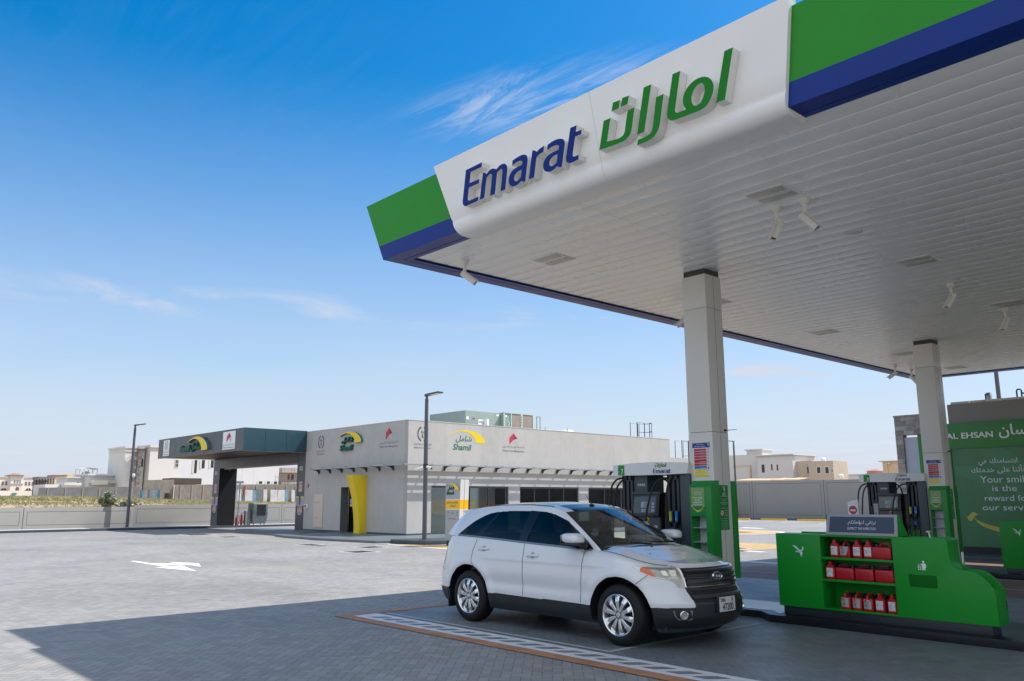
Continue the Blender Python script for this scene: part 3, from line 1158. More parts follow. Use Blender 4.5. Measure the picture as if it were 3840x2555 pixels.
LATIN = {
    'E': [[(-8.3835, 6.2194), (-8.0375, 6.2259), (-8.0611, 6.1702), (-8.2933, 6.1664), (-8.3538, 6.0334), (-8.1462, 6.0298), (-8.1667, 5.9815), (-8.3819, 5.9774), (-8.443, 5.848), (-8.4412, 5.8213, 1), (-8.4146, 5.8094), (-8.2218, 5.8139), (-8.2455, 5.7634), (-8.4848, 5.7563), (-8.529, 5.7619, 1), (-8.5588, 5.7878, 1), (-8.5632, 5.8244, 1), (-8.5401, 5.8803)]],
    'm': [[(-8.0556, 6.0885), (-8.0176, 6.0776, 1), (-7.988, 6.0547), (-7.9242, 6.0826, 1), (-7.8503, 6.0865, 1), (-7.812, 6.0715, 1), (-7.7906, 6.0573), (-7.7186, 6.0859, 1), (-7.6466, 6.0898, 1), (-7.599, 6.0703, 1), (-7.5803, 6.0298, 1), (-7.5894, 5.9858), (-7.6871, 5.7638), (-7.7815, 5.7644), (-7.6846, 5.9898), (-7.6821, 6.022, 1), (-7.7021, 6.0356, 1), (-7.7528, 6.0236, 1), (-7.7865, 6.0089), (-7.894, 5.7607), (-7.9936, 5.7611), (-7.8971, 5.9874), (-7.8923, 6.0194, 1), (-7.9129, 6.0332, 1), (-7.9579, 6.0246, 1), (-7.9979, 6.008), (-8.1132, 5.7657), (-8.2098, 5.7646)]],
    'a': [[(-7.4637, 6.0782), (-7.3806, 6.0903, 1), (-7.3003, 6.0952, 1), (-7.2407, 6.0878, 1), (-7.2004, 6.0627, 1), (-7.1929, 6.0226, 1), (-7.2001, 5.9945), (-7.302, 5.7603), (-7.3444, 5.7698, 1), (-7.3735, 5.7879), (-7.4423, 5.7626, 1), (-7.5061, 5.7586, 1), (-7.5552, 5.769, 1), (-7.5925, 5.8041, 1), (-7.5956, 5.8593, 1), (-7.5561, 5.9219, 1), (-7.4821, 5.9625, 1), (-7.3876, 5.9751, 1), (-7.3132, 5.9747), (-7.3043, 5.9835), (-7.2951, 6.006, 1), (-7.3116, 6.0292, 1), (-7.3544, 6.0381, 1), (-7.4183, 6.0324, 1), (-7.4883, 6.0184)], [(-7.3314, 5.9212), (-7.3665, 5.8372), (-7.4175, 5.8148, 1), (-7.4619, 5.8103, 1), (-7.4879, 5.8292, 1), (-7.4874, 5.8622, 1), (-7.4528, 5.8986, 1), (-7.3906, 5.9192, 1)]],
    'r': [[(-7.0882, 6.0935), (-7.0498, 6.0817, 1), (-7.0157, 6.0541), (-6.9655, 6.0738, 1), (-6.8746, 6.088), (-6.9044, 6.0201), (-6.9812, 6.0114, 1), (-7.0389, 5.9877), (-7.1381, 5.7673), (-7.2363, 5.77)]],
    'b': [[(-6.8176, 6.0799), (-6.7283, 6.0946, 1), (-6.6456, 6.0956, 1), (-6.5827, 6.0815, 1), (-6.5434, 6.056, 1), (-6.5347, 6.0134, 1), (-6.5441, 5.9874), (-6.6495, 5.7565), (-6.6958, 5.7678, 1), (-6.7249, 5.7872), (-6.7897, 5.7636, 1), (-6.8585, 5.7599, 1), (-6.9032, 5.7705, 1), (-6.9458, 5.8036, 1), (-6.9524, 5.8538, 1), (-6.919, 5.9109, 1), (-6.8473, 5.9524, 1), (-6.7493, 5.9683, 1), (-6.6586, 5.9683), (-6.6457, 5.979), (-6.6351, 6.0012, 1), (-6.6511, 6.0236, 1), (-6.6915, 6.0347, 1), (-6.7642, 6.0339, 1), (-6.8392, 6.0186)], [(-6.6813, 5.922), (-6.7179, 5.8364), (-6.7659, 5.8176, 1), (-6.8135, 5.8147, 1), (-6.84, 5.8342, 1), (-6.8368, 5.868, 1), (-6.8022, 5.9019, 1), (-6.74, 5.9222, 1)]],
    't': [[(-6.4086, 6.1568), (-6.3029, 6.1543), (-6.3337, 6.0838), (-6.238, 6.0813), (-6.258, 6.0345), (-6.3561, 6.0361), (-6.4444, 5.8473), (-6.4438, 5.8255, 1), (-6.4205, 5.8156), (-6.3487, 5.8161), (-6.3681, 5.7684), (-6.4754, 5.761, 1), (-6.5252, 5.7692, 1), (-6.5573, 5.7939, 1), (-6.5598, 5.833, 1), (-6.5469, 5.8653)]],
}
ARABIC = {
    'alef': [[(-4.2294, 6.2248), (-4.1286, 6.2242), (-4.3195, 5.7644), (-4.4271, 5.7652)]],
    'mim': [[(-4.8758, 6.2308), (-4.774, 6.231), (-4.9216, 5.8693), (-4.923, 5.8408, 1), (-4.8987, 5.8261), (-4.7883, 5.8236), (-4.8089, 5.8705, 1), (-4.8091, 5.9224, 1), (-4.7784, 5.9872, 1), (-4.7028, 6.0472, 1), (-4.611, 6.0766, 1), (-4.5187, 6.0714, 1), (-4.4529, 6.0352, 1), (-4.4202, 5.9752, 1), (-4.4225, 5.9219, 1), (-4.4549, 5.8562, 1), (-4.5247, 5.7876, 1), (-4.6048, 5.7606, 1), (-4.7089, 5.7584), (-4.9399, 5.7645), (-4.9968, 5.7762, 1), (-5.0313, 5.8096, 1), (-5.0341, 5.8511, 1), (-5.022, 5.8875)], [(-4.562, 6.0218, 1), (-4.6328, 5.9982, 1), (-4.6883, 5.9393, 1), (-4.704, 5.8895, 1), (-4.6951, 5.8429, 1), (-4.6623, 5.8197, 1), (-4.5976, 5.8365, 1), (-4.5473, 5.8969, 1), (-4.5262, 5.9517, 1), (-4.5307, 5.9947, 1)]],
    'ra': [[(-5.1321, 6.0742), (-5.0274, 6.0745), (-5.1385, 5.7964), (-5.1777, 5.7355, 1), (-5.2518, 5.6813, 1), (-5.3499, 5.6627, 1), (-5.4903, 5.6624), (-5.4676, 5.7148), (-5.3483, 5.7162, 1), (-5.2809, 5.736, 1), (-5.2445, 5.782, 1), (-5.2227, 5.8325)]],
    'alef2': [[(-5.2679, 6.2308), (-5.1621, 6.2286), (-5.3642, 5.7712), (-5.4679, 5.7695)]],
    'ta': [[(-5.8943, 6.0701), (-5.7891, 6.0696), (-5.8989, 5.8312), (-5.7496, 5.8143, 1), (-5.6694, 5.823, 1), (-5.6284, 5.8566, 1), (-5.6093, 5.9013), (-5.5357, 6.0674), (-5.4338, 6.0677), (-5.5207, 5.8639), (-5.5574, 5.8083, 1), (-5.6384, 5.7663, 1), (-5.7285, 5.7605), (-6.0322, 5.7724)]],
    'dot': [[(-5.7187, 6.22), (-5.6148, 6.2152), (-5.6508, 6.1323), (-5.7594, 6.1335)]],
    'dot2': [[(-5.5795, 6.2241), (-5.4811, 6.2188), (-5.52, 6.1354), (-5.6218, 6.1376)]],
}
WORD_LATIN, WORD_ARABIC = [], []


def lface(off):
    return lambda x, z: (x, LY - LEAN * (z - ZB) + off, z)


for key, loops in LATIN.items():
    L = [smooth_outline(lp, 5) for lp in loops]
    WORD_LATIN.append(L)
    g = G()
    solid(g, L, lface(0.0), lface(0.122), 0, 1)
    g.build('letter', [M_LETSIDE, M_LBLUE], canopy)
for key, loops in ARABIC.items():
    L = [smooth_outline(lp, 5) for lp in loops]
    WORD_ARABIC.append(L)
    g = G()
    solid(g, L, lface(0.0), lface(0.122), 0, 1)
    g.build('letter', [M_LETSIDE, M_LGREEN], canopy)


def word_box(W):
    P = [p for L in W for lp in L for p in lp]
    return min(p[0] for p in P), max(p[0] for p in P), min(p[1] for p in P), max(p[1] for p in P)


def put_word(g, W, box, fn, up=0.30):
    W = [[[(p[0] - up * p[1], p[1]) for p in lp] for lp in L] for L in W]
    a, b, c, d = word_box(W)
    for L in W:
        LL = [[(box[0] + (p[0] - a) / (b - a) * (box[1] - box[0]), box[2] + (p[1] - c) / (d - c) * (box[3] - box[2])) for p in lp] for lp in L]
        sheet(g, LL, fn)


# ---- recessed ceiling lights
M_LAMPGLASS = mat('ribbed_lamp_glass', (0.50, 0.48, 0.40), 0.35, var=0.15, vscale=30)
M_LAMPFRAME = mat('lamp_frame', (0.76, 0.76, 0.75), 0.4)


def ceiling_light(x, y, label):
    t = thing('ceiling_light', label, 'ceiling light', (x, y, ZS), 'recessed canopy lights')
    gg = G()
    gg.box(x - 0.27, x + 0.27, y - 0.245, y + 0.245, ZS - 0.012, ZS + 0.01)
    gg.build('frame', M_LAMPFRAME, t, bevel=0.004)
    for s in (-1, 1):
        gg = G()
        gg.box(x - 0.235, x + 0.235, y + s * 0.13 - 0.075, y + s * 0.13 + 0.075, ZS - 0.020, ZS - 0.012)
        gg.build('diffuser', M_LAMPGLASS, t, bevel=0.004)


LIGHTS = [(-9.1, 9.22, 'recessed ceiling light near the blue letters, closest to the front left corner'),
          (-5.16, 9.23, 'largest recessed ceiling light, above the two near cameras'),
          (-9.1, 13.73, 'recessed ceiling light half hidden behind the near column'),
          (-5.17, 13.73, 'recessed ceiling light above the middle of the near bay, left of the lone camera'),
          (-9.1, 18.22, 'recessed ceiling light between the two columns over the far bay'),
          (-5.18, 18.22, 'recessed ceiling light at the right edge, above a camera'),
          (-9.1, 22.55, 'recessed ceiling light just left of the far column head'),
          (-9.08, 26.2, 'recessed ceiling light nearest the rear edge, right of the far column'),
          (-1.2, 9.2, 'recessed ceiling light out at the right of the frame')]
for a in LIGHTS[:8]:
    ceiling_light(*a)
# loudspeaker disc
g = G()
g.lathe([(0.0, -0.012), (0.10, -0.012), (0.104, -0.010), (0.104, -0.006), (0.13, -0.006), (0.135, 0.004)], (-5.18, 11.5, ZS), n=32)
tag(g.build('ceiling_speaker', mat('speaker_white', (0.72, 0.72, 0.71), 0.5)), 'round white speaker disc set flush in the canopy ceiling', 'speaker')

# ---- security cameras
M_CAMW = mat('camera_casing', (0.76, 0.745, 0.69), 0.4)
M_CAMD = mat('camera_glass', (0.03, 0.03, 0.035), 0.12)


def camera_unit(x, y, z, yaw, tilt, label, drop=0.0, scale=1.0):
    t = thing('security_camera', label, 'security camera', (x, y, z), 'security cameras under the canopy')
    gg = G()
    gg.lathe([(0.0, 0), (0.062, 0), (0.062, -0.05), (0.050, -0.065), (0.028, -0.075), (0.026, -0.15 - drop), (0.0, -0.15 - drop)], (x, y, z), n=18)
    gg.build('mount', M_CAMW, t)
    d = Vector((math.cos(yaw) * math.cos(tilt), math.sin(yaw) * math.cos(tilt), -math.sin(tilt)))
    p0 = Vector((x, y, z - 0.15 - drop))
    gg = G()
    gg.cyl(p0, p0 + Vector((0, 0, -0.035)), 0.028, 0.03, 12)
    c0 = p0 + Vector((0, 0, -0.05)) - d * 0.05
    gg.build('joint', M_CAMW, t)
    side = d.cross(Vector((0, 0, 1))).normalized()
    up = side.cross(d).normalized()
    L = 0.26
    gg = G()
    c0 = p0 + Vector((0, 0, -0.045)) - up * 0.04

    def ring(s, w, h):
        c = c0 + d * s
        return [c + side * (w * math.copysign(abs(math.cos(a)) ** 0.5, math.cos(a))) + up * (h * math.copysign(abs(math.sin(a)) ** 0.5, math.sin(a))) for a in [2 * math.pi * k / 16 for k in range(16)]]
    rws = [ring(-0.03, 0.02, 0.02), ring(-0.03, 0.046, 0.04), ring(0.0, 0.052, 0.046), ring(L, 0.052, 0.046), ring(L, 0.044, 0.038), ring(L - 0.02, 0.042, 0.036)]
    gg.grid(rws, closed_u=True)
    gg.add(rws[0], [tuple(range(16))], False)
    gg.build('housing', M_CAMW, t, angle=50)
    gg = G()
    gg.add(ring(L - 0.018, 0.042, 0.036), [tuple(range(16))], False)
    gg.build('lens', M_CAMD, t)
    gg = G()
    a0, a1 = c0 + up * 0.05 + d * 0.03, c0 + up * 0.05 + d * (L + 0.035)
    gg.bar(a0, a1, 0.112, 0.008)
    gg.build('sunshield', M_CAMW, t, bevel=0.003)
    return t


camera_unit(-10.12, 8.2, ZS, math.radians(40), math.radians(38), 'white camera at the front left corner of the canopy ceiling')
camera_unit(-5.38, 9.70, ZS, math.radians(232), math.radians(66), 'left one of the two near cameras under the largest ceiling light')
camera_unit(-4.99, 9.72, ZS, math.radians(15), math.radians(50), 'right one of the two near cameras under the largest ceiling light')
camera_unit(-5.39, 15.73, ZS, math.radians(222), math.radians(58), 'lone white camera right of the far ceiling light, mid canopy')
camera_unit(-5.42, 18.72, ZS, math.radians(225), math.radians(60), 'white camera below the ceiling light at the right edge of the picture')
camera_unit(-10.1, 24.38, ZS, math.radians(200), math.radians(35), 'small camera near the canopy side edge, left of the far column')
camera_unit(-10.1, 25.54, ZS, math.radians(60), math.radians(45), 'small camera peeking out beside the far column head')
camera_unit(-9.75, 13.72, ZS, math.radians(200), math.radians(30), 'camera half hidden behind the near column head')

# ---- columns
M_COLP = mat('column_cladding', (0.70, 0.685, 0.63), 0.34, var=0.03, vscale=1.2)
CW = 0.46


def column(cx, cy, label):
    """cx, cy: corner nearest the camera (max x, min y)"""
    t = thing('canopy_column', label, 'column', (cx - CW / 2, cy + CW / 2, ISL_Z), 'canopy columns')
    gg = G()
    for z0, z1 in ((ISL_Z, 2.82), (2.826, 4.9 - 0.0), (4.906, ZS - 0.10)):
        gg.box(cx - CW, cx, cy, cy + CW, z0, z1)
    gg.build('cladding', M_COLP, t, bevel=0.006)
    gg = G()
    gg.box(cx - CW + 0.02, cx - 0.02, cy + 0.02, cy + CW - 0.02, ISL_Z, ZS + 0.02)
    gg.build('steel_core', mat('dark_core', (0.06, 0.06, 0.06), 0.6), t)
    gg = G()
    rect(gg, cy + 0.235, cy + 0.243, ISL_Z, ZS - 0.11, face_x(cx, 0.002))
    gg.build('cladding_joint', mat('joint_dark', (0.12, 0.12, 0.12), 0.8), t)
    return t


COLX, COLY = -7.752, 11.47
column(COLX, COLY, 'square pale canopy column beside the white car and pump seven')
column(COLX, COLY + DY, 'square pale canopy column farther back, by the pump numbered three')
for c_, lab in ((0.0, 'small black antenna rod sticking out of the near column'), (DY, 'small black antenna rod sticking out of the far column')):
    g = G()
    y_ = COLY + 0.36 + c_
    g.lathe([(0.018, 0.0), (0.022, 0.012), (0.012, 0.03), (0.006, 0.045), (0.004, 0.22), (0.005, 0.235), (0, 0.236)], (COLX, y_, 2.86), axis='x', n=10)
    tag(g.build('antenna_rod', M_BLACK), lab, 'antenna', 'antenna rods on the columns')


# ---- notices on the columns
M_POSTER = mat('poster_white', (0.74, 0.75, 0.77), 0.4)
M_PBLUE = mat('poster_blue', (0.006, 0.035, 0.26), 0.4)
M_PRED = mat('poster_red', (0.46, 0.015, 0.025), 0.4)
M_PSKY = mat('poster_light_blue', (0.01, 0.16, 0.52), 0.4)
M_PYEL = mat('poster_yellow', (0.76, 0.60, 0.01), 0.4)


def falcon(g, box, fn):
    """bird emblem: wing, body and tail sweeps"""
    parts = [
        [(102, 220), (150, 228, 1), (190, 250, 1), (216, 288, 1), (219, 318), (186, 292, 1), (140, 250, 1)],
        [(145, 308), (180, 318, 1), (213, 318), (205, 342, 1), (172, 334, 1)],
        [(272, 230), (296, 246, 1), (302, 270, 1), (288, 300, 1), (262, 318), (248, 300), (270, 284, 1), (280, 260, 1)],
        [(214, 284), (250, 305, 1), (276, 338, 1), (278, 366, 1), (263, 374), (258, 386), (273, 418), (250, 402, 1), (236, 366), (216, 322)],
    ]
    for p in parts:
        q = smooth_outline([((a[0] - 102) / 200.0, (418 - a[1]) / 200.0) + tuple(a[2:]) for a in p], 4)
        sheet(g, [[(box[0] + x * (box[1] - box[0]), box[2] + y * (box[3] - box[2])) for x, y in q]], fn)


AR_EM = '\u0627\u0645\u0627\u0631\u0627\u062A'


def safety_poster(dx, dy, label):
    Y = COLY + dy
    t = thing('safety_poster', label, 'poster', (-7.97, Y, 2.13), 'safety posters on the columns')
    f0 = lambda e: face_y(Y, e)
    gg = G()
    slab(gg, -8.142, -7.806, 2.115, 2.652, f0(0.006), f0(0.001))
    gg.build('sheet', M_POSTER, t)
    gg = G()
    rect(gg, -8.142, -7.806, 2.57, 2.65, f0(0.008))
    gg.build('header_band', M_PBLUE, t)
    x0, x1 = -8.115, -7.876
    gg = G()
    gb = G()
    gy = G()
    tx = G()
    z = 2.555
    for k, hgt in enumerate((0.036, 0.036, 0.036, 0.036, 0.062, 0.036, 0.042, 0.036, 0.036, 0.036)):
        q = gg if k < 6 else (gb if k == 6 else gy)
        rect(q, x0, x1, z - hgt, z, f0(0.008))
        put_text(tx, 'No smoking here' if k < 6 else 'Keep area clean', (x1 - 0.13, x1 - 0.01, z - hgt + 0.004, z - hgt * 0.55), f0(0.010))
        z -= hgt + 0.0065
    put_text(tx, 'For your safety', (-8.10, -7.90, 2.58, 2.602), f0(0.010), 0.01)
    put_text(tx, arabic('\u062D\u0631\u0635\u0627 \u0639\u0644\u0649 \u0633\u0644\u0627\u0645\u062A\u0643\u0645'), (-8.06, -7.92, 2.607, 2.638), f0(0.010), 0.01)
    falcon(tx, (-7.855, -7.815, 2.59, 2.64), f0(0.010))
    gg.build('red_bands', M_PRED, t)
    gb.build('blue_band', M_PSKY, t)
    gy.build('yellow_bands', M_PYEL, t)
    tx.build('lettering', M_INKW, t)
    ic = G()
    z = 2.538
    for k in range(6):
        ic.m(0)
        sheet(ic, [disc_pts(-7.845, z, 0.016, 16), disc_pts(-7.845, z, 0.0125, 16)[::-1]], f0(0.009))
        ic.add([(-7.857, Y - 0.010, z + 0.010), (-7.854, Y - 0.010, z + 0.013), (-7.833, Y - 0.010, z - 0.010), (-7.836, Y - 0.010, z - 0.013)], [(0, 1, 2, 3)], False)
        z -= 0.0475 if k != 3 else 0.054
    ic.m(1)
    sheet(ic, [disc_pts(-7.845, z - 0.002, 0.017, 16)], f0(0.009))
    ic.m(2)
    for k in range(3):
        z -= 0.043
        ic.add([(-7.862, Y - 0.009, z - 0.014), (-7.828, Y - 0.009, z - 0.014), (-7.845, Y - 0.009, z + 0.014)], [(0, 1, 2)], False)
        ic.m(3)
        rect(ic, -7.847, -7.843, z - 0.009, z + 0.005, f0(0.011))
        ic.m(2)
    ic.build('pictograms', [M_PRED, M_PSKY, M_PYEL, M_INKK], t)


safety_poster(0, 0.0, 'safety rules poster with red and yellow bands on the near column')
safety_poster(0, DY, 'safety rules poster with red and yellow bands on the far column')


def side_notice(dy, label):
    """tall green notice on the +X face of the column"""
    X = COLX
    y0, y1 = COLY + 0.098 + dy, COLY + 0.36 + dy
    t = thing('column_notice', label, 'notice', (X, (y0 + y1) / 2, 1.26), 'green notices on the columns')
    f = lambda e: face_x(X, e)
    gg = G()
    slab(gg, y0, y1, 1.258, 1.967, f(0.006), f(0.001))
    gg.build('sheet', mat('notice_green', (0.012, 0.22, 0.04), 0.4), t)
    gg = G()
    ym = (y0 + y1) / 2
    falcon(gg, (ym - 0.03, ym + 0.05, 1.855, 1.955), f(0.008))
    put_word(gg, WORD_ARABIC, (ym - 0.03, ym + 0.05, 1.822, 1.848), f(0.008))
    put_text(gg, 'Emarat', (ym - 0.04, ym + 0.06, 1.80, 1.822), f(0.008), 0.01)
    for z, s in ((1.735, arabic('\u0627\u0644\u0645\u0643\u0627\u0646 \u0645\u0631\u0627\u0642\u0628')), (1.71, arabic('\u0628\u0643\u0627\u0645\u064A\u0631\u0627\u062A')), (1.678, 'This area is monitored'), (1.65, 'by CCTV')):
        w = 0.10 if len(s) > 10 else 0.05
        put_text(gg, s, (ym - w, ym + w, z, z + 0.018), f(0.008))
    for z in (1.785, 1.60, 1.435):
        rect(gg, y0 + 0.01, y1 - 0.01, z, z + 0.003, f(0.008))
    for k, s in enumerate((arabic('\u0645\u0645\u0646\u0648\u0639'), arabic('\u0627\u0644\u062A\u062F\u062E\u064A\u0646'), 'No smoking', 'by law')):
        put_text(gg, s, (y1 - 0.125, y1 - 0.02, 1.555 - k * 0.028, 1.573 - k * 0.028), f(0.008))
    for k in range(6):
        put_text(gg, 'For any complaints please call', (ym - 0.10 + 0.02 * (k % 2), ym + 0.10 - 0.02 * (k % 2), 1.40 - k * 0.024, 1.412 - k * 0.024), f(0.008))
    gg.build('lettering', M_INKW, t)
    gg = G()
    cy_, cz_ = y0 + 0.068, 1.525
    sheet(gg, [disc_pts(cy_, cz_, 0.048, 20)], f(0.007))
    gg.m(1)
    sheet(gg, [disc_pts(cy_, cz_, 0.050, 24), disc_pts(cy_, cz_, 0.039, 24)[::-1]], f(0.009))
    gg.add([f(0.009)(cy_ - 0.034, cz_ + 0.026), f(0.009)(cy_ - 0.026, cz_ + 0.034), f(0.009)(cy_ + 0.034, cz_ - 0.026), f(0.009)(cy_ + 0.026, cz_ - 0.034)], [(0, 1, 2, 3)], False)
    gg.m(2)
    gg.add([f(0.008)(cy_ - 0.026, cz_ - 0.018), f(0.008)(cy_ - 0.020, cz_ - 0.024), f(0.008)(cy_ + 0.026, cz_ + 0.012), f(0.008)(cy_ + 0.020, cz_ + 0.018)], [(0, 1, 2, 3)], False)
    gg.build('no_smoking_sign', [M_INKW, M_PRED, M_INKK], t)


side_notice(0.0, 'tall green notice with no smoking symbol on the near column')
side_notice(DY, 'tall green notice with no smoking symbol on the far column')


# ---- green service cabinets hung on both faces of each column
M_CABG = mat('cabinet_green', (0.008, 0.25, 0.03), 0.36, var=0.03)
M_SMILEP = mat('poster_lime', (0.20, 0.34, 0.12), 0.3)
M_SMILED = mat('poster_deep_green', (0.01, 0.22, 0.06), 0.3)
M_CABIN = mat('cabinet_lining', (0.62, 0.65, 0.70), 0.5, var=0.05)


def smile(g, cx, cz, w, fn, th=0.12):
    h = w * 0.30
    n = 14
    top = [(cx - w / 2 + w * k / n, cz - h * (1 - ((k / n - 0.5) * 2) ** 2)) for k in range(n + 1)]
    bot = [(cx - w / 2 + w * k / n, cz - h * (1 - ((k / n - 0.5) * 2) ** 2) - w * th * (0.35 + 0.65 * (1 - abs(k / n - 0.5) * 2))) for k in range(n + 1)]
    sheet(g, [top + bot[::-1]], fn)
    s = w * 0.10
    for sg in (-1, 1):
        x = cx + sg * w / 2
        g.add([fn(x - s * 0.9, cz - s * 0.1), fn(x + s * 0.9, cz - s * 0.1), fn(x, cz + s)], [(0, 1, 2)], False)


def cabinet(dy, label, back=False):
    Y0 = COLY + dy
    if not back:
        yf, yb = Y0 - 0.235, Y0 - 0.003
    else:
        yf, yb = Y0 + CW + 0.085, Y0 + CW + 0.003
    x0, x1 = (-8.075, -7.665) if not back else (-8.12, -7.70)
    t = thing('service_cabinet', label, 'cabinet', ((x0 + x1) / 2, (yf + yb) / 2, 0.55), 'green service cabinets on the columns')
    lo, hi = 0.50, 2.035
    gg = G()
    # open-fronted case: back, sides, roof slope, sill
    s = 1 if not back else -1
    for xa, xb in ((x0, x0 + 0.02), (x1 - 0.115, x1)):
        gg.px([(yf, lo), (yb, lo), (yb, hi), (yf + s * (0.03 if back else 0.10), hi), (yf, hi - 0.10)], xa, xb)
    gg.px([(yf, hi - 0.10), (yf + s * (0.03 if back else 0.10), hi), (yb, hi), (yb, hi - 0.12)], x0 + 0.02, x1 - 0.115)
    gg.box(x0 + 0.02, x1 - 0.115, min(yf, yb), max(yf, yb), lo, lo + 0.03)
    gg.box(x0 + 0.02, x1 - 0.115, min(yf, yf + s * 0.05), max(yf, yf + s * 0.05), 1.475, hi - 0.102)
    gg.build('case', M_CABG, t, bevel=0.004)
    gg = G()
    gg.box(x0 + 0.02, x1 - 0.115, min(yb - s * 0.01, yb), max(yb - s * 0.01, yb), lo + 0.03, 1.475)
    for z in (1.30, 1.08, 0.82):
        gg.box(x0 + 0.022, x1 - 0.117, min(yf + s * 0.03, yb - s * 0.012), max(yf + s * 0.03, yb - s * 0.012), z - 0.006, z)
    gg.build('shelf_lining', M_CABIN, t)
    if not back:
        gg = G()
        fn = face_y(yf, 0.003)
        rect(gg, x0 + 0.035, x1 - 0.13, 1.64, 1.925, fn)
        gg.m(1)
        rect(gg, x0 + 0.035, x1 - 0.13, 1.50, 1.64, fn)
        f2 = face_y(yf, 0.005)
        xm = (x0 + x1) / 2 - 0.05
        gg.m(2)
        for k, sx in enumerate(('Your smile', 'is the', 'reward for', 'our service!')):
            w = 0.085 if len(sx) > 7 else 0.045
            put_text(gg, sx, (xm - w, xm + w, 1.755 - k * 0.036, 1.780 - k * 0.036), f2, 0.01)
        for k, sx in enumerate((arabic('\u0627\u0628\u062A\u0633\u0627\u0645\u062A\u0643 \u0647\u064A'), arabic('\u0645\u0643\u0627\u0641\u0623\u062A\u0646\u0627 \u0639\u0644\u0649 \u062E\u062F\u0645\u062A\u0643'))):
            put_text(gg, sx, (xm - 0.07, xm + 0.07, 1.84 - k * 0.028, 1.86 - k * 0.028), f2)
        gg.m(3)
        smile(gg, xm, 1.635, 0.22, f2)
        gg.build('smile_poster', [M_SMILEP, M_SMILED, M_INKW, M_YELLOW], t)
    else:
        gg = G()
        gg.box(x0 + 0.02, x1 - 0.115, min(yf, yf + s * 0.01), max(yf, yf + s * 0.01), lo + 0.03, 1.47)
        gg.build('door', M_CABG, t)


cabinet(0.0, 'green service cabinet with smile poster on the near column, facing the car')
cabinet(DY, 'green service cabinet with smile poster on the far column front')
cabinet(0.0, 'green service cabinet on the rear face of the near column', True)
cabinet(DY, 'green service cabinet on the rear face of the far column', True)
# ================================================================ PUMPS
M_PUMPD = mat('pump_charcoal', (0.022, 0.028, 0.034), 0.42, var=0.08, vscale=3)
M_PUMPB = mat('pump_black', (0.008, 0.009, 0.010), 0.35, var=0.1)
M_PUMPG = mat('pump_slate', (0.045, 0.058, 0.070), 0.4, var=0.06)
M_SCREEN = mat('pump_screen_glass', (0.05, 0.055, 0.058), 0.06, coat=0.6)
M_LCD = mat('lcd_pane', (0.34, 0.40, 0.42), 0.25)
M_HEADW = mat('pump_header_white', (0.74, 0.745, 0.74), 0.35, var=0.02)
M_TAGR = mat('tag_red', (0.60, 0.03, 0.03), 0.4)
M_TAGL = mat('tag_lime', (0.45, 0.58, 0.03), 0.4)
M_TAGB = mat('tag_blue', (0.01, 0.19, 0.68), 0.4)


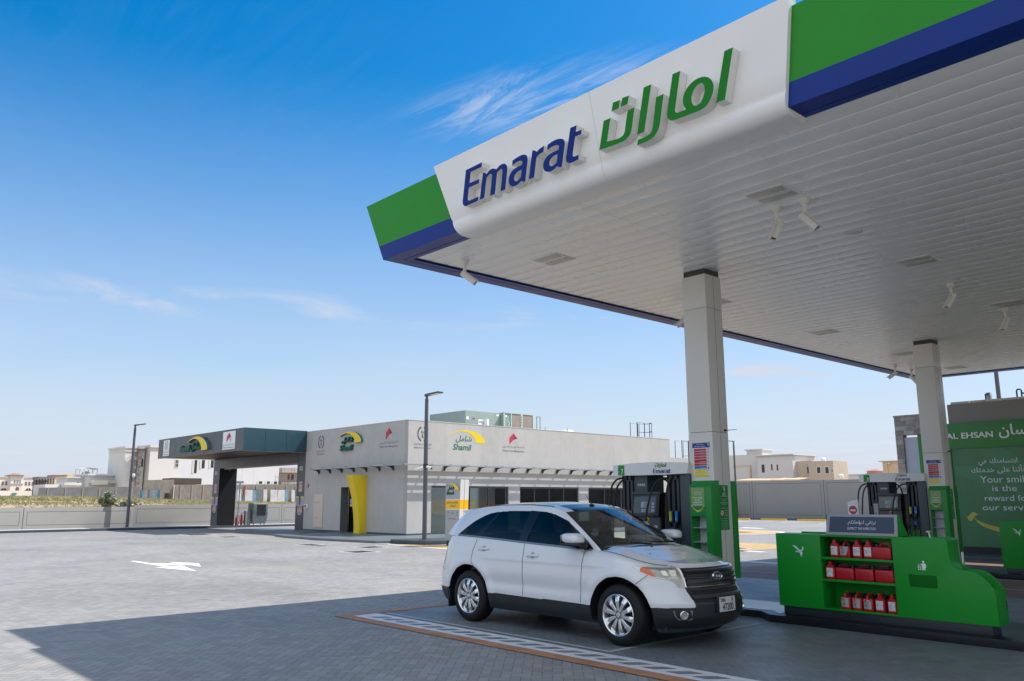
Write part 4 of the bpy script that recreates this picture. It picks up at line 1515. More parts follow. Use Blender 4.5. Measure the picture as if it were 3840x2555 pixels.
def pump(dy, number, label):
    """fuel dispenser; front towards the camera side"""
    Y = 11.40 + dy
    YB = Y + 0.52
    t = thing('fuel_pump', label, 'fuel pump', (-9.0, Y + 0.26, ISL_Z), 'fuel pumps')
    z0 = ISL_Z
    # header: bowed white band right round
    n = 24
    out = []
    for k in range(n + 1):
        x = -9.80 + 1.62 * k / n
        out.append((x, Y - 0.02 - 0.09 * math.sin(math.pi * k / n)))
    for k in range(n + 1):
        x = -8.18 - 1.62 * k / n
        out.append((x, YB + 0.02 + 0.09 * math.sin(math.pi * k / n)))

    def hz(x, top):
        u = (x + 8.99) / 0.81
        return (2.362 - 0.028 * u * u) if top else (2.148 + 0.012 * u * u)

    g = G()
    m_ = len(out)
    rows = [[(x + (0.02 if x < -9 else -0.02) * (1 - k) , y, hz(x, False) + (hz(x, True) - hz(x, False)) * k) for x, y in out] for k in (0.0, 1.0)]
    g.grid(rows, closed_u=True)
    g.add(rows[1], [tuple(range(m_))], False)
    g.add(rows[0], [tuple(range(m_ - 1, -1, -1))], False)
    hd = g.build('header', M_HEADW, t, angle=45)

    def hfront(e):
        def fn(x, z):
            u = (x + 9.80) / 1.62
            return (x, Y - 0.02 - 0.09 * math.sin(math.pi * min(1, max(0, u))) - e, z)
        return fn
    g = G()
    gx0, gx1 = -9.66, -9.50
    g.grid([[hfront(0.003)(gx0 + (gx1 - gx0) * k / 4, 2.160 + 0.17 * j) for k in range(5)] for j in (0, 1)])
    g.build('number_patch', M_GREEN, hd)
    g = G()
    put_text(g, number, (-9.575, -9.525, 2.175, 2.265), hfront(0.006), 0.015)
    g.build('number', M_INKW, hd)
    g = G()
    put_word(g, WORD_ARABIC, (-8.80, -8.575, 2.262, 2.342), hfront(0.005))
    g.m(1)
    put_word(g, WORD_LATIN, (-8.84, -8.50, 2.172, 2.250), hfront(0.005))
    g.build('header_lettering', [M_LGREEN, M_LBLUE], hd)

    # two hose towers with deep slots
    def tower(x0, x1, side):
        g = G()
        w = (x1 - x0)
        bars = [(x0, x0 + 0.05), (x0 + w / 2 - 0.03, x0 + w / 2 + 0.03), (x1 - 0.05, x1)]
        for a, b in bars:
            g.box(a, b, Y, YB, 1.32, 2.155)
        g.box(x0, x1, Y + 0.12, YB - 0.12, z0, 2.15)
        g.box(x0, x1, Y, YB, 1.30, 1.56)
        g.box(x0, x1, Y, YB, 2.06, 2.155)
        g.box(x0, x1, Y + 0.03, YB - 0.03, z0, 1.31)
        return g.build('hose_tower', M_PUMPD, t, bevel=0.012)
    tower(-9.61, -9.38, -1)
    tower(-8.64, -8.40, 1)
    # right side plinth with louvred flank, left panel tower
    g = G()
    g.box(-8.395, -8.19, Y + 0.02, YB - 0.02, z0, 2.15)
    g.m(1)
    for k in range(26):
        z = 0.95 + 0.035 * k
        g.box(-8.193, -8.186, Y + 0.14, YB - 0.10, z, z + 0.017)
    g.build('side_casing', [M_PUMPG, M_PUMPB], t, bevel=0.006)
    g = G()
    g.box(-9.375, -9.08, Y + 0.03, YB - 0.03, 1.86, 2.15)
    g.build('upper_panel', M_PUMPG, t, bevel=0.008)
    g = G()
    for k in range(4):
        sheet(g, [disc_pts(-9.27 + 0.043 * k, 1.99, 0.021, 16, 0.72), disc_pts(-9.27 + 0.043 * k, 1.99, 0.012, 16, 0.62)[::-1]], face_y(Y + 0.03, 0.003))
    g.build('round_stickers', M_INKW, t)
    # body between towers
    g = G()
    g.box(-9.375, -8.80, Y + 0.02, YB - 0.02, z0, 1.86)
    g.box(-8.80, -8.645, Y + 0.10, YB - 0.10, z0, 1.855)
    body = g.build('body', M_PUMPB, t, bevel=0.01)
    g = G()
    g.box(-9.375, -8.77, Y - 0.02, Y + 0.05, 1.832, 1.868)
    g.build('body_cap', M_PUMPG, t, bevel=0.008)
    # tilted screen bezel
    g = G()
    g.add([(-9.36, Y - 0.012, 1.83), (-8.79, Y - 0.012, 1.83), (-8.79, Y - 0.07, 1.46), (-9.34, Y - 0.07, 1.46), (-9.36, Y + 0.03, 1.83), (-8.79, Y + 0.03, 1.83), (-8.79, Y + 0.03, 1.46), (-9.34, Y + 0.03, 1.46)],
          [(0, 1, 2, 3), (4, 7, 6, 5), (0, 3, 7, 4), (1, 5, 6, 2), (0, 4, 5, 1), (3, 2, 6, 7)], False)
    bz = g.build('screen_bezel', M_PUMPB, t, bevel=0.008)

    def fs(e):
        return lambda x, z: (x, Y - 0.012 - (1.83 - z) * 0.157 - e, z)
    g = G()
    rect(g, -9.325, -8.86, 1.515, 1.79, fs(0.003))
    g.build('screen', M_SCREEN, bz)
    g = G()
    rect(g, -9.17, -9.03, 1.605, 1.70, fs(0.006))
    rect(g, -9.15, -9.04, 1.53, 1.578, fs(0.006))
    for k in range(3):
        rect(g, -8.94, -8.89, 1.54 + 0.055 * k, 1.58 + 0.055 * k, fs(0.006))
    g.build('display', M_LCD, bz)
    g = G()
    for sx, zz_ in (('0.00', 1.655), ('0.00', 1.612), ('2.85', 1.536)):
        put_text(g, sx, (-9.115, -9.045, zz_, zz_ + 0.034), fs(0.008))
    g.m(1)
    for sx, zz_ in (('AED', 1.66), ('Litres', 1.615), ('Price', 1.545)):
        put_text(g, sx, (-9.25, -9.20, zz_, zz_ + 0.016), fs(0.006))
    g.build('digits', [M_INKK, M_INKG], bz)
    # lower door with emergency stop and sticker
    g = G()
    g.box(-9.36, -8.80, Y - 0.01, Y + 0.04, 0.45, 1.45)
    dr = g.build('lower_door', M_PUMPG, t, bevel=0.008)
    g = G()
    g.lathe([(0.0, -0.012), (0.040, -0.012), (0.042, 0.0)], (-9.06, Y - 0.012, 1.405), axis='y', n=20)
    g.m(1)
    g.lathe([(0.0, -0.045), (0.021, -0.043), (0.024, -0.030), (0.014, -0.026), (0.014, -0.012)], (-9.06, Y - 0.012, 1.405), axis='y', n=18)
    g.build('emergency_stop', [M_YELLOW, M_RED], dr)
    g = G()
    rect(g, -8.93, -8.86, 1.24, 1.31, face_y(Y - 0.01, 0.003))
    g.m(1)
    rect(g, -8.92, -8.87, 1.285, 1.298, face_y(Y - 0.01, 0.005))
    rect(g, -8.925, -8.865, 1.25, 1.272, face_y(Y - 0.01, 0.005))
    g.build('sticker', [M_POSTER, M_INKG], dr)
    # grade tags
    for x, mm in ((-9.44, M_TAGR), (-8.595, M_TAGL), (-8.475, M_TAGB)):
        g = G()
        slab(g, x - 0.024, x + 0.024, 1.385, 1.545, face_y(Y, 0.004), face_y(Y, 0.0))
        g.m(1)
        if mm is M_TAGR:
            put_text(g, arabic('\u062E\u0635\u0648\u0635\u064A'), (x - 0.015, x + 0.015, 1.40, 1.53), face_y(Y, 0.006))
        else:
            put_text(g, 'E' if mm is M_TAGL else 'D', (x - 0.012, x + 0.012, 1.41, 1.44), face_y(Y, 0.006))
        g.build('grade_tag', [mm, M_INKW], t)
    # nozzles in their boots
    for x, mm in ((-9.44, M_PUMPB), (-8.60, M_INKGREEN), (-8.475, M_TAGB)):
        g = G()
        g.box(x - 0.035, x + 0.035, Y - 0.05, Y + 0.03, 1.31, 1.37)
        g.build('nozzle_boot', M_PUMPB, t, bevel=0.01)
        g = G()
        g.tube([(x, Y - 0.03, 1.33), (x, Y - 0.075, 1.25), (x, Y - 0.085, 1.13), (x, Y - 0.06, 1.06)], [0.022, 0.03, 0.026, 0.02], 10)
        g.tube([(x, Y - 0.06, 1.28), (x, Y - 0.125, 1.22), (x, Y - 0.115, 1.12)], 0.008, 6)
        g.m(1)
        g.tube([(x, Y - 0.078, 1.21), (x, Y - 0.086, 1.12)], [0.034, 0.030], 10)
        g.build('nozzle', [M_PUMPB, mm], t)
    # green lower cladding
    g = G()
    g.box(-8.69, -8.42, Y - 0.012, Y + 0.02, z0, 1.0)
    g.build('lower_panel', M_KGREEN, t, bevel=0.004)
    # hoses
    def hose(pts, r=0.017):
        q = []
        P = [Vector(p) for p in pts]
        for i in range(len(P) - 1):
            a, b = P[i], P[i + 1]
            ta = (P[i + 1] - P[max(i - 1, 0)]) * 0.5
            tb = (P[min(i + 2, len(P) - 1)] - P[i]) * 0.5
            for k in range(7):
                s = k / 7.0
                q.append(a * (2 * s ** 3 - 3 * s ** 2 + 1) + ta * (s ** 3 - 2 * s ** 2 + s) + b * (-2 * s ** 3 + 3 * s ** 2) + tb * (s ** 3 - s ** 2))
        q.append(P[-1])
        g = G()
        g.tube(q, r, 8)
        g.build('hose', M_RUBBER, t)
    hose([(-9.60, Y + 0.02, 2.115), (-9.70, Y - 0.05, 2.08), (-9.79, Y - 0.09, 1.93), (-9.83, Y - 0.10, 1.55), (-9.82, Y - 0.1, 0.9), (-9.70, Y - 0.1, 0.5), (-9.55, Y - 0.1, 0.62), (-9.46, Y - 0.09, 1.06)])
    hose([(-9.50, Y + 0.03, 2.125), (-9.60, Y - 0.03, 2.06), (-9.67, Y - 0.10, 1.9), (-9.71, Y - 0.13, 1.55), (-9.73, Y - 0.13, 1.0), (-9.6, Y - 0.13, 0.55), (-9.44, Y - 0.09, 1.05)])
    hose([(-8.63, Y + 0.02, 2.09), (-8.72, Y - 0.05, 2.08), (-8.82, Y - 0.12, 1.97), (-8.90, Y - 0.20, 1.65), (-8.95, Y - 0.22, 1.25), (-8.9, Y - 0.22, 0.7), (-8.75, Y - 0.18, 0.55), (-8.60, Y - 0.07, 1.05)])
    hose([(-8.47, Y + 0.02, 2.125), (-8.55, Y - 0.03, 2.07), (-8.60, Y - 0.07, 1.85), (-8.60, Y - 0.10, 1.45), (-8.58, Y - 0.14, 1.0), (-8.52, Y - 0.14, 0.6), (-8.475, Y - 0.08, 1.05)])
    # rear hoses
    hose([(-9.10, YB - 0.01, 2.10), (-9.03, YB + 0.05, 2.02), (-9.0, YB + 0.1, 1.8), (-9.0, YB + 0.12, 1.2)])
    hose([(-8.30, YB - 0.01, 2.10), (-8.16, YB + 0.06, 2.04), (-8.06, YB + 0.10, 1.80), (-7.98, YB + 0.16, 1.35), (-7.92, YB + 0.16, 0.75)])
    return t


pump(0.0, '7', 'charcoal fuel pump with white header numbered seven, beside the white car')
pump(DY, '3', 'charcoal fuel pump with white header numbered three, behind the green kiosk')

# ================================================================ KIOSK
M_NAVY = mat('navy_sign_face', (0.010, 0.030, 0.085), 0.3)
M_GREYF = mat('grey_sign_frame', (0.30, 0.32, 0.35), 0.4, var=0.03)
M_PLINTH = mat('kiosk_plinth', (0.020, 0.026, 0.036), 0.4, var=0.1)
M_KDARK = mat('green_flap', (0.003, 0.12, 0.010), 0.6, spec=0.15)


def kiosk(dy, label, full=True):
    Y, YB = 11.40 + dy, 11.76 + dy
    X0, X1 = -6.68, -3.76
    Z0, Z1 = 0.22, 1.246
    t = thing('display_kiosk', label, 'kiosk', (-5.2, Y + 0.18, ISL_Z), 'green island kiosks')
    g = G()
    g.box(X0 + 0.05, X1 - 0.09, Y + 0.03, YB - 0.03, ISL_Z, Z0)
    g.build('plinth', M_PLINTH, t, bevel=0.004)
    # shelved middle is hollow
    sx0, sx1 = -5.988, -4.972
    g = G()
    g.box(X0, sx0, Y, YB, Z0, Z1)
    g.box(sx0, sx1, Y, YB, Z0, 0.245)
    g.box(sx0, sx1, Y, YB, 1.218, Z1)
    g.box(sx0, sx1, YB - 0.02, YB, 0.245, 1.218)
    g.box(sx1, -4.30, Y + 0.026, YB - 0.026, Z0, 1.17)
    # waved cheeks at both sides of the trough
    prof = smooth_outline([(sx1, Z0), (X1, Z0), (X1, 0.60), (-3.79, 0.665, 1), (-3.85, 0.745, 1), (-3.93, 0.815, 1), (-4.03, 0.855, 1), (-4.13, 0.862, 1), (-4.205, 0.885, 1),
                           (-4.25, 0.945, 1), (-4.265, 1.02), (-4.268, 1.215), (-4.285, 1.24, 1), (-4.31, Z1), (sx1, Z1)], 4)
    g.py(prof, Y, Y + 0.026)
    g.py(prof, YB - 0.026, YB)
    # step face, trough floor, end block
    fl = [(-4.31, 1.243), (-4.285, 1.238), (-4.27, 1.215), (-4.268, 1.0), (-4.25, 0.92), (-4.2, 0.85), (-4.10, 0.80), (-3.98, 0.70), (-3.90, 0.655), (X1, 0.645), (X1, Z0), (-4.31, Z0)]
    g.py(fl, Y + 0.027, YB - 0.027)
    body = g.build('body', M_KGREEN, t, bevel=0.004, segs=2)
    g = G()
    g.box(X1, X1 + 0.006, Y + 0.03, YB - 0.03, Z0 + 0.03, 0.60)
    d = g.build('end_door', M_KGREEN, t, bevel=0.003)
    g = G()
    g.box(X1 + 0.006, X1 + 0.010, YB - 0.055, YB - 0.038, 0.40, 0.50)
    g.build('handle_slot', M_BLACK, d)
    g = G()
    for z in (0.605, 0.907):
        g.box(sx0 + 0.001, sx1 - 0.001, Y + 0.004, YB - 0.021, z, z + 0.031)
    g.build('shelf', M_KGREEN, t, bevel=0.002)
    g = G()
    falcon(g, (-6.425, -6.245, 0.92, 1.085), face_y(Y, 0.003))
    g.build('emblem', mat('pale_emblem', (0.55, 0.70, 0.68), 0.5), t)
    # litter flap and symbol
    g = G()
    g.box(-4.785, -4.435, Y - 0.003, Y + 0.002, 0.618, 0.774)
    g.build('litter_flap', M_KDARK, t, bevel=0.002)
    g = G()
    fn = face_y(Y, 0.003)
    sheet(g, [disc_pts(-4.585, 0.940, 0.014, 14)], fn)
    sheet(g, [smooth_outline([(-4.600, 0.920), (-4.570, 0.920), (-4.556, 0.908, 1), (-4.553, 0.868), (-4.561, 0.868), (-4.563, 0.892), (-4.564, 0.836), (-4.580, 0.836), (-4.583, 0.870), (-4.587, 0.836), (-4.603, 0.836), (-4.604, 0.898), (-4.628, 0.908), (-4.632, 0.899)], 3)], fn)
    sheet(g, [[(-4.660, 0.892), (-4.652, 0.892), (-4.646, 0.846), (-4.628, 0.846), (-4.620, 0.892), (-4.612, 0.892), (-4.621, 0.838), (-4.652, 0.838)]], fn)
    for a, b in ((-4.645, 0.905), (-4.634, 0.885), (-4.642, 0.872)):
        sheet(g, [disc_pts(a, b, 0.006, 8)], fn)
    g.build('litter_symbol', M_INKW, t)
    # rear parapet seen behind the top
    g = G()
    g.box(-6.45, -5.9, YB - 0.02, YB + 0.02, 1.20, 1.268)
    g.build('rear_ledge', M_KGREEN, t)
    # sloping sign box
    if full:
        g = G()
        sl = [(Y + 0.004, Z1), (Y + 0.035, 1.53), (Y + 0.11, 1.53), (YB - 0.02, Z1)]
        g.px(sl, -5.885, -4.885)
        sg = g.build('sign_box', M_KGREEN, t, bevel=0.003)

        def fs(e):
            return lambda x, z: (x + 0.03 * (z - 1.25) / 0.28 * (1 if x < -5.4 else 0) , Y + 0.004 + (z - Z1) * 0.109 - e, z)
        g = G()
        slab(g, -5.887, -4.883, 1.250, 1.533, fs(0.012), fs(-0.006))
        g.build('sign_frame', M_GREYF, sg, bevel=0.003)
        g = G()
        rect(g, -5.845, -4.922, 1.285, 1.50, fs(0.014))
        g.build('sign_face', M_NAVY, sg)
        g = G()
        put_text(g, 'EXPECT THE EXPECTED', (-5.575, -5.168, 1.325, 1.358), fs(0.017), 0.003)
        put_text(g, arabic('\u0646\u0631\u062A\u0642\u064A \u0644\u062A\u0648\u0642\u0639\u0627\u062A\u0643\u0645'), (-5.575, -5.168, 1.378, 1.452), fs(0.017), 0.004)
        g.build('sign_lettering', mat('pale_lettering', (0.66, 0.72, 0.78), 0.5), sg)
    return t


kiosk(0.0, 'green island kiosk with shelves of red jerry cans and a navy sign')
kiosk(DY, 'green island kiosk farther back, in front of the green shop wall', False)

# ---- jerry cans on the shelves
M_CAN = mat('red_can_plastic', (0.42, 0.006, 0.014), 0.36, var=0.06, vscale=8)
M_LBL = mat('can_label', (0.62, 0.64, 0.66), 0.5, var=0.06, vscale=25)
M_LBLG = mat('can_label_grey', (0.36, 0.37, 0.37), 0.5, var=0.2, vscale=18)


def can_end(x0, z0, label, kind, w=0.135, h=0.165, yoff=0.03):
    """jerry can with its narrow end to the front. kind 'neck' has a tapered neck, 'loop' a strap handle"""
    Y = 11.40 + yoff
    L = 0.26
    t = thing('jerry_can', label, 'jerry can', (x0 + w / 2, Y + L / 2, z0), 'red jerry cans on the kiosk shelves')
    g = G()
    g.rbox(x0, x0 + w, Y, Y + L, z0, z0 + h, 0.022)
    if kind == 'neck':
        cx = x0 + w / 2
        rws = []
        for z, k in ((z0 + h - 0.012, 0.46), (z0 + h + 0.012, 0.34), (z0 + h + 0.032, 0.19), (z0 + h + 0.075, 0.13)):
            rws.append([(cx - w * k, Y + 0.014, z), (cx + w * k, Y + 0.014, z), (cx + w * k, Y + 0.05, z), (cx - w * k, Y + 0.05, z)])
        g.grid(rws, closed_u=True, smooth=False)
        g.add(rws[-1], [(0, 1, 2, 3)], False)
        g.tube([(cx, Y + 0.03, z0 + h + 0.065), (cx, Y + 0.12, z0 + h + 0.07), (cx, Y + 0.2, z0 + h + 0.03), (cx, Y + 0.22, z0 + h - 0.01)], 0.012, 8)
    else:
        cx = x0 + w * 0.42
        g.tube([(cx, Y + 0.02, z0 + h - 0.02), (cx, Y + 0.025, z0 + h + 0.035), (cx + 0.01, Y + 0.06, z0 + h + 0.055), (cx + 0.02, Y + 0.13, z0 + h + 0.058), (cx + 0.02, Y + 0.2, z0 + h + 0.03), (cx + 0.02, Y + 0.21, z0 + h - 0.01)], 0.013, 8)
    g.build('body', M_CAN, t, angle=60)
    g = G()
    sx = x0 + w * 0.72
    g.tube([(sx, Y + 0.06, z0 + h + 0.02), (sx, Y + 0.24, z0 + h + 0.03)], [0.026, 0.018], 10)
    g.lathe([(0.0, 0.03), (0.028, 0.03), (0.03, 0.0)], (sx, Y + 0.2, z0 + h), n=14)
    g.build('spout', M_BLACK, t)
    lx0, lx1, lz0, lz1 = x0 + 0.022, x0 + w - 0.022, z0 + 0.035, z0 + 0.152
    g = G()
    fn = face_y(Y, 0.002)
    if kind == 'neck':
        rect(g, lx0, lx1, lz0, lz1, fn)
    elif kind == 'torn':
        sheet(g, [[(lx0, lz0), (lx1 - 0.04, lz0), (lx1 - 0.012, lz0 + 0.045), (lx1, lz1), (lx0 - 0.005, lz1 + 0.002)]], fn)
    else:
        sheet(g, [[(lx0, lz0), (lx1, lz0 - 0.003), (lx1, lz1 - (0.02 if kind == 'peel' else 0)), (lx1 - 0.03, lz1), (lx0, lz1 + 0.003)]], fn)
    g.m(1)
    f2 = face_y(Y, 0.004)
    rn = random.Random(int(x0 * 977) + int(z0 * 31))
    for k in range(7):
        z = lz1 - 0.03 - k * 0.009
        rect(g, lx0 + 0.008, lx0 + 0.02 + rn.random() * (lx1 - lx0 - 0.04), z, z + 0.003, f2)
    if kind == 'neck':
        put_text(g, 'Fuel', (lx0 + 0.04, lx0 + 0.07, lz1 - 0.018, lz1 - 0.008), f2)
        rect(g, lx1 - 0.014, lx1 - 0.010, lz0 + 0.05, lz0 + 0.075, f2)
        for k in range(4):
            sheet(g, [disc_pts(lx0 + 0.015 + k * 0.02, lz0 + 0.012, 0.005, 8)], f2)
    else:
        g.m(2)
        rect(g, lx0 + 0.008, lx0 + 0.032, lz1 - 0.028, lz1 - 0.004, f2)
        g.m(3)
        rect(g, lx0 + 0.012, lx0 + 0.04, lz0 + 0.028, lz0 + 0.046, f2)
        g.m(1)
        rect(g, lx0 + 0.012, lx0 + 0.05, lz0 + 0.008, lz0 + 0.018, f2)
    g.build('label', [M_LBL if kind == 'neck' else M_LBLG, M_INKG, M_PRED, mat('label_teal', (0.03, 0.16, 0.17), 0.5)], t)


def can_side(x0, z0, label, handle, w=0.262, h=0.165, yoff=0.035):
    """jerry can lying along the shelf with its broad side to the front"""
    Y = 11.40 + yoff
    D = 0.14
    t = thing('jerry_can', label, 'jerry can', (x0 + w / 2, Y + D / 2, z0), 'red jerry cans on the kiosk shelves')
    g = G()
    g.rbox(x0, x0 + w, Y, Y + D, z0, z0 + h, 0.026)
    cx, cz = x0 + w / 2, z0 + h * 0.48
    ring = [(cx + 0.072 * math.cos(a), Y - 0.001, cz + 0.046 * math.sin(a)) for a in [2 * math.pi * k / 28 for k in range(29)]]
    g.tube(ring, 0.0035, 5, cap=False)
    if handle:
        g.tube([(x0 + 0.10, Y + 0.05, z0 + h - 0.01), (x0 + 0.105, Y + 0.05, z0 + h + 0.02), (x0 + 0.125, Y + 0.05, z0 + h + 0.042), (x0 + 0.21, Y + 0.05, z0 + h + 0.044), (x0 + 0.235, Y + 0.05, z0 + h + 0.02), (x0 + 0.24, Y + 0.05, z0 + h - 0.01)], 0.013, 8)
    else:
        g.tube([(x0 + 0.02, Y + 0.09, z0 + h - 0.01), (x0 + 0.035, Y + 0.09, z0 + h + 0.03), (x0 + 0.09, Y + 0.09, z0 + h + 0.042), (x0 + 0.16, Y + 0.09, z0 + h + 0.036), (x0 + 0.2, Y + 0.09, z0 + h - 0.01)], 0.013, 8)
    g.build('body', M_CAN, t, angle=60)
    g = G()
    if handle:
        g.lathe([(0.03, 0.0), (0.03, 0.035), (0.026, 0.04), (0.0, 0.04)], (x0 + 0.05, Y + 0.07, z0 + h), n=16)
    else:
        g.tube([(x0 + 0.03, Y + 0.045, z0 + h + 0.022), (x0 + 0.06, Y + 0.045, z0 + h + 0.016), (x0 + 0.19, Y + 0.045, z0 + h + 0.02), (x0 + 0.205, Y + 0.045, z0 + h + 0.024)], [0.012, 0.022, 0.02, 0.026], 10)
        g.lathe([(0.026, 0.0), (0.026, 0.035), (0.0, 0.037)], (x0 + 0.225, Y + 0.07, z0 + h), n=14)
    g.build('spout', M_BLACK, t)


S3, S2, S1 = 0.938, 0.636, 0.245
can_end(-5.868, S3, 'red jerry can with a white label, first from the left on the top shelf', 'neck')
can_end(-5.732, S3, 'red jerry can with a torn grey label on the top shelf', 'torn', w=0.155, h=0.155)
can_end(-5.545, S3, 'red jerry can with a white label, just right of the torn one', 'neck')
can_end(-5.390, S3, 'white labelled red jerry can touching the broad can on the top shelf', 'neck')
can_side(-5.262, S3, 'red jerry can with its broad side out and an open red handle, top shelf', True, yoff=0.012)
can_end(-5.955, S2, 'only red jerry can with a white label on the middle shelf', 'neck')
can_side(-5.812, S2, 'leftmost of the three broadside red jerry cans on the middle shelf', False)
can_side(-5.535, S2, 'central one of the three broadside red jerry cans on the middle shelf', False)
can_side(-5.258, S2, 'rightmost of the three broadside red jerry cans on the middle shelf', False)
can_end(-5.765, S1, 'leftmost red jerry can on the bottom shelf, with a worn grey label', 'worn', w=0.142, h=0.165)
can_end(-5.605, S1, 'second red jerry can on the bottom shelf, with an intact grey label', 'worn', w=0.142, h=0.165)
can_end(-5.450, S1, 'middle red jerry can on the bottom shelf, its grey label peeling at the corner', 'peel', w=0.142, h=0.165)
can_end(-5.285, S1, 'red jerry can with a white label, right of the peeling one on the bottom shelf', 'neck')
can_end(-5.118, S1, 'rightmost red jerry can on the bottom shelf, against the green side wall', 'neck', w=0.13)

# things on or behind the kiosk top
t = thing('additive_bottle', 'patterned grey bottle with black cap behind the navy sign', 'bottle', (-5.253, 11.66, 1.246))
g = G()
g.rbox(-5.286, -5.22, 11.64, 11.685, 1.246, 1.69, 0.012)
g.m(1)
for k in range(9):
    for s in range(2):
        rect(g, -5.282 + s * 0.034, -5.256 + s * 0.034, 1.50 + k * 0.02, 1.514 + k * 0.02, face_y(11.64, 0.002))
g.m(2)
rect(g, -5.256, -5.252, 1.45, 1.68, face_y(11.64, 0.003))
g.build('bottle', [mat('bottle_dark', (0.05, 0.06, 0.08), 0.35), mat('bottle_print', (0.35, 0.37, 0.4), 0.4), mat('bottle_orange', (0.5, 0.2, 0.03), 0.4)], t)
g = G()
g.lathe([(0.018, 0.0), (0.018, 0.03), (0.0, 0.032)], (-5.253, 11.66, 1.69), n=12)
g.build('cap', M_BLACK, t)
g = G()
g.tube([(-4.50, 11.52, 1.15), (-4.53, 11.52, 1.32)], 0.010, 8)
g.box(-4.545, -4.515, 11.48, 11.56, 1.315, 1.328)
tag(g.build('squeegee', mat('pale_plastic', (0.55, 0.66, 0.66), 0.4)), 'pale squeegee handle standing in the kiosk top tray', 'squeegee')
# no entry sign on the far island
t = thing('no_entry_sign', 'white board with a red no entry disc, left of pump three', 'sign', (-9.95, 20.77, ISL_Z))
g = G()
g.add([(-10.08, 20.74, 1.66), (-9.805, 20.74, 1.725), (-9.785, 20.74, 0.9), (-10.07, 20.74, 0.9), (-10.08, 20.79, 1.66), (-9.805, 20.79, 1.725), (-9.785, 20.79, 0.9), (-10.07, 20.79, 0.9)],
      [(0, 3, 2, 1), (4, 5, 6, 7), (0, 1, 5, 4), (1, 2, 6, 5), (2, 3, 7, 6), (3, 0, 4, 7)], False)
g.build('board', M_POSTER, t, bevel=0.004)
g = G()
sheet(g, [disc_pts(-9.945, 1.465, 0.105, 28)], face_y(20.74, 0.003))
g.m(1)
rect(g, -10.01, -9.88, 1.435, 1.48, face_y(20.74, 0.005))
g.build('disc', [M_PRED, M_POSTER], t)
g = G()
g.cyl((-9.93, 20.765, ISL_Z), (-9.93, 20.765, 0.92), 0.03)
g.build('post', M_STEEL, t)
# steel bollard by the far column
t = thing('bollard', 'steel bollard with an orange band beside the far column', 'bollard', (-7.36, 21.6, ISL_Z))
BX = -7.785
g = G()
g.lathe([(0.055, 0.0), (0.055, 1.02), (0.045, 1.04), (0, 1.045)], (BX, 21.6, ISL_Z), n=20)
g.build('post', M_STEEL, t)
g = G()
g.lathe([(0.0575, 0.0), (0.0575, 0.085)], (BX, 21.6, 0.995), n=20)
g.build('reflective_band', mat('reflective_orange', (0.70, 0.33, 0.01), 0.4), t)
# card terminal on the far pump's flank
g = G()
g.rbox(-8.83, -8.75, 20.74, 20.79, 0.98, 1.14, 0.012)
g.m(1)
rect(g, -8.82, -8.76, 1.08, 1.125, face_y(20.74, 0.003))
tag(g.build('card_terminal', [M_POSTER, M_SCREEN]), 'small white card terminal in front of pump three', 'card terminal')
# ================================================================ WHITE SUV
CARX, CARY = -6.88, 8.965      # front axle centre, car axis
car = thing('parked_car', 'white five door SUV with dark windows and black lower cladding, parked beside the pump', 'car', (CARX, CARY, 0.0))
M_CARW = mat('pearl_white_paint', (0.66, 0.67, 0.69), 0.25, var=0.015, vscale=1.5, coat=1.0, spec=0.5)
M_CARB = mat('car_black_cladding', (0.016, 0.019, 0.021), 0.38, var=0.1, vscale=5)
M_CARGL = glass_mat('privacy_glass', (0.10, 0.135, 0.125), (0.55, 0.55, 0.55))
M_STRIP = mat('satin_strip', (0.30, 0.31, 0.33), 0.38, metal=0.6)
M_TRIMB = mat('black_gloss_trim', (0.006, 0.007, 0.008), 0.18)
M_GAPS = mat('shut_line', (0.02, 0.02, 0.022), 0.9)
M_WS = glass_mat('windscreen_glass', (0.80, 0.86, 0.80), (0.75, 0.75, 0.75))
M_ROOFG = mat('glass_roof', (0.010, 0.014, 0.018), 0.06, spec=0.6)
M_LAMP = mat('lamp_lens', (0.34, 0.325, 0.265), 0.16, coat=1.0, metal=0.35, var=0.25, vscale=14)
M_LAMPC = mat('lamp_reflector', (0.72, 0.70, 0.62), 0.25, metal=0.5)
M_AMBER = mat('amber_lens', (0.60, 0.10, 0.01), 0.12, coat=1.0)
M_TAIL = mat('tail_lens', (0.45, 0.05, 0.03), 0.12, coat=1.0)
M_GRILLE = mat('grille_graphite', (0.018, 0.018, 0.02), 0.3)
M_INT = mat('cabin_trim', (0.16, 0.135, 0.11), 0.7, var=0.05)
M_SEAT = mat('seat_cloth', (0.24, 0.19, 0.15), 0.8, var=0.1)


PCH = {}


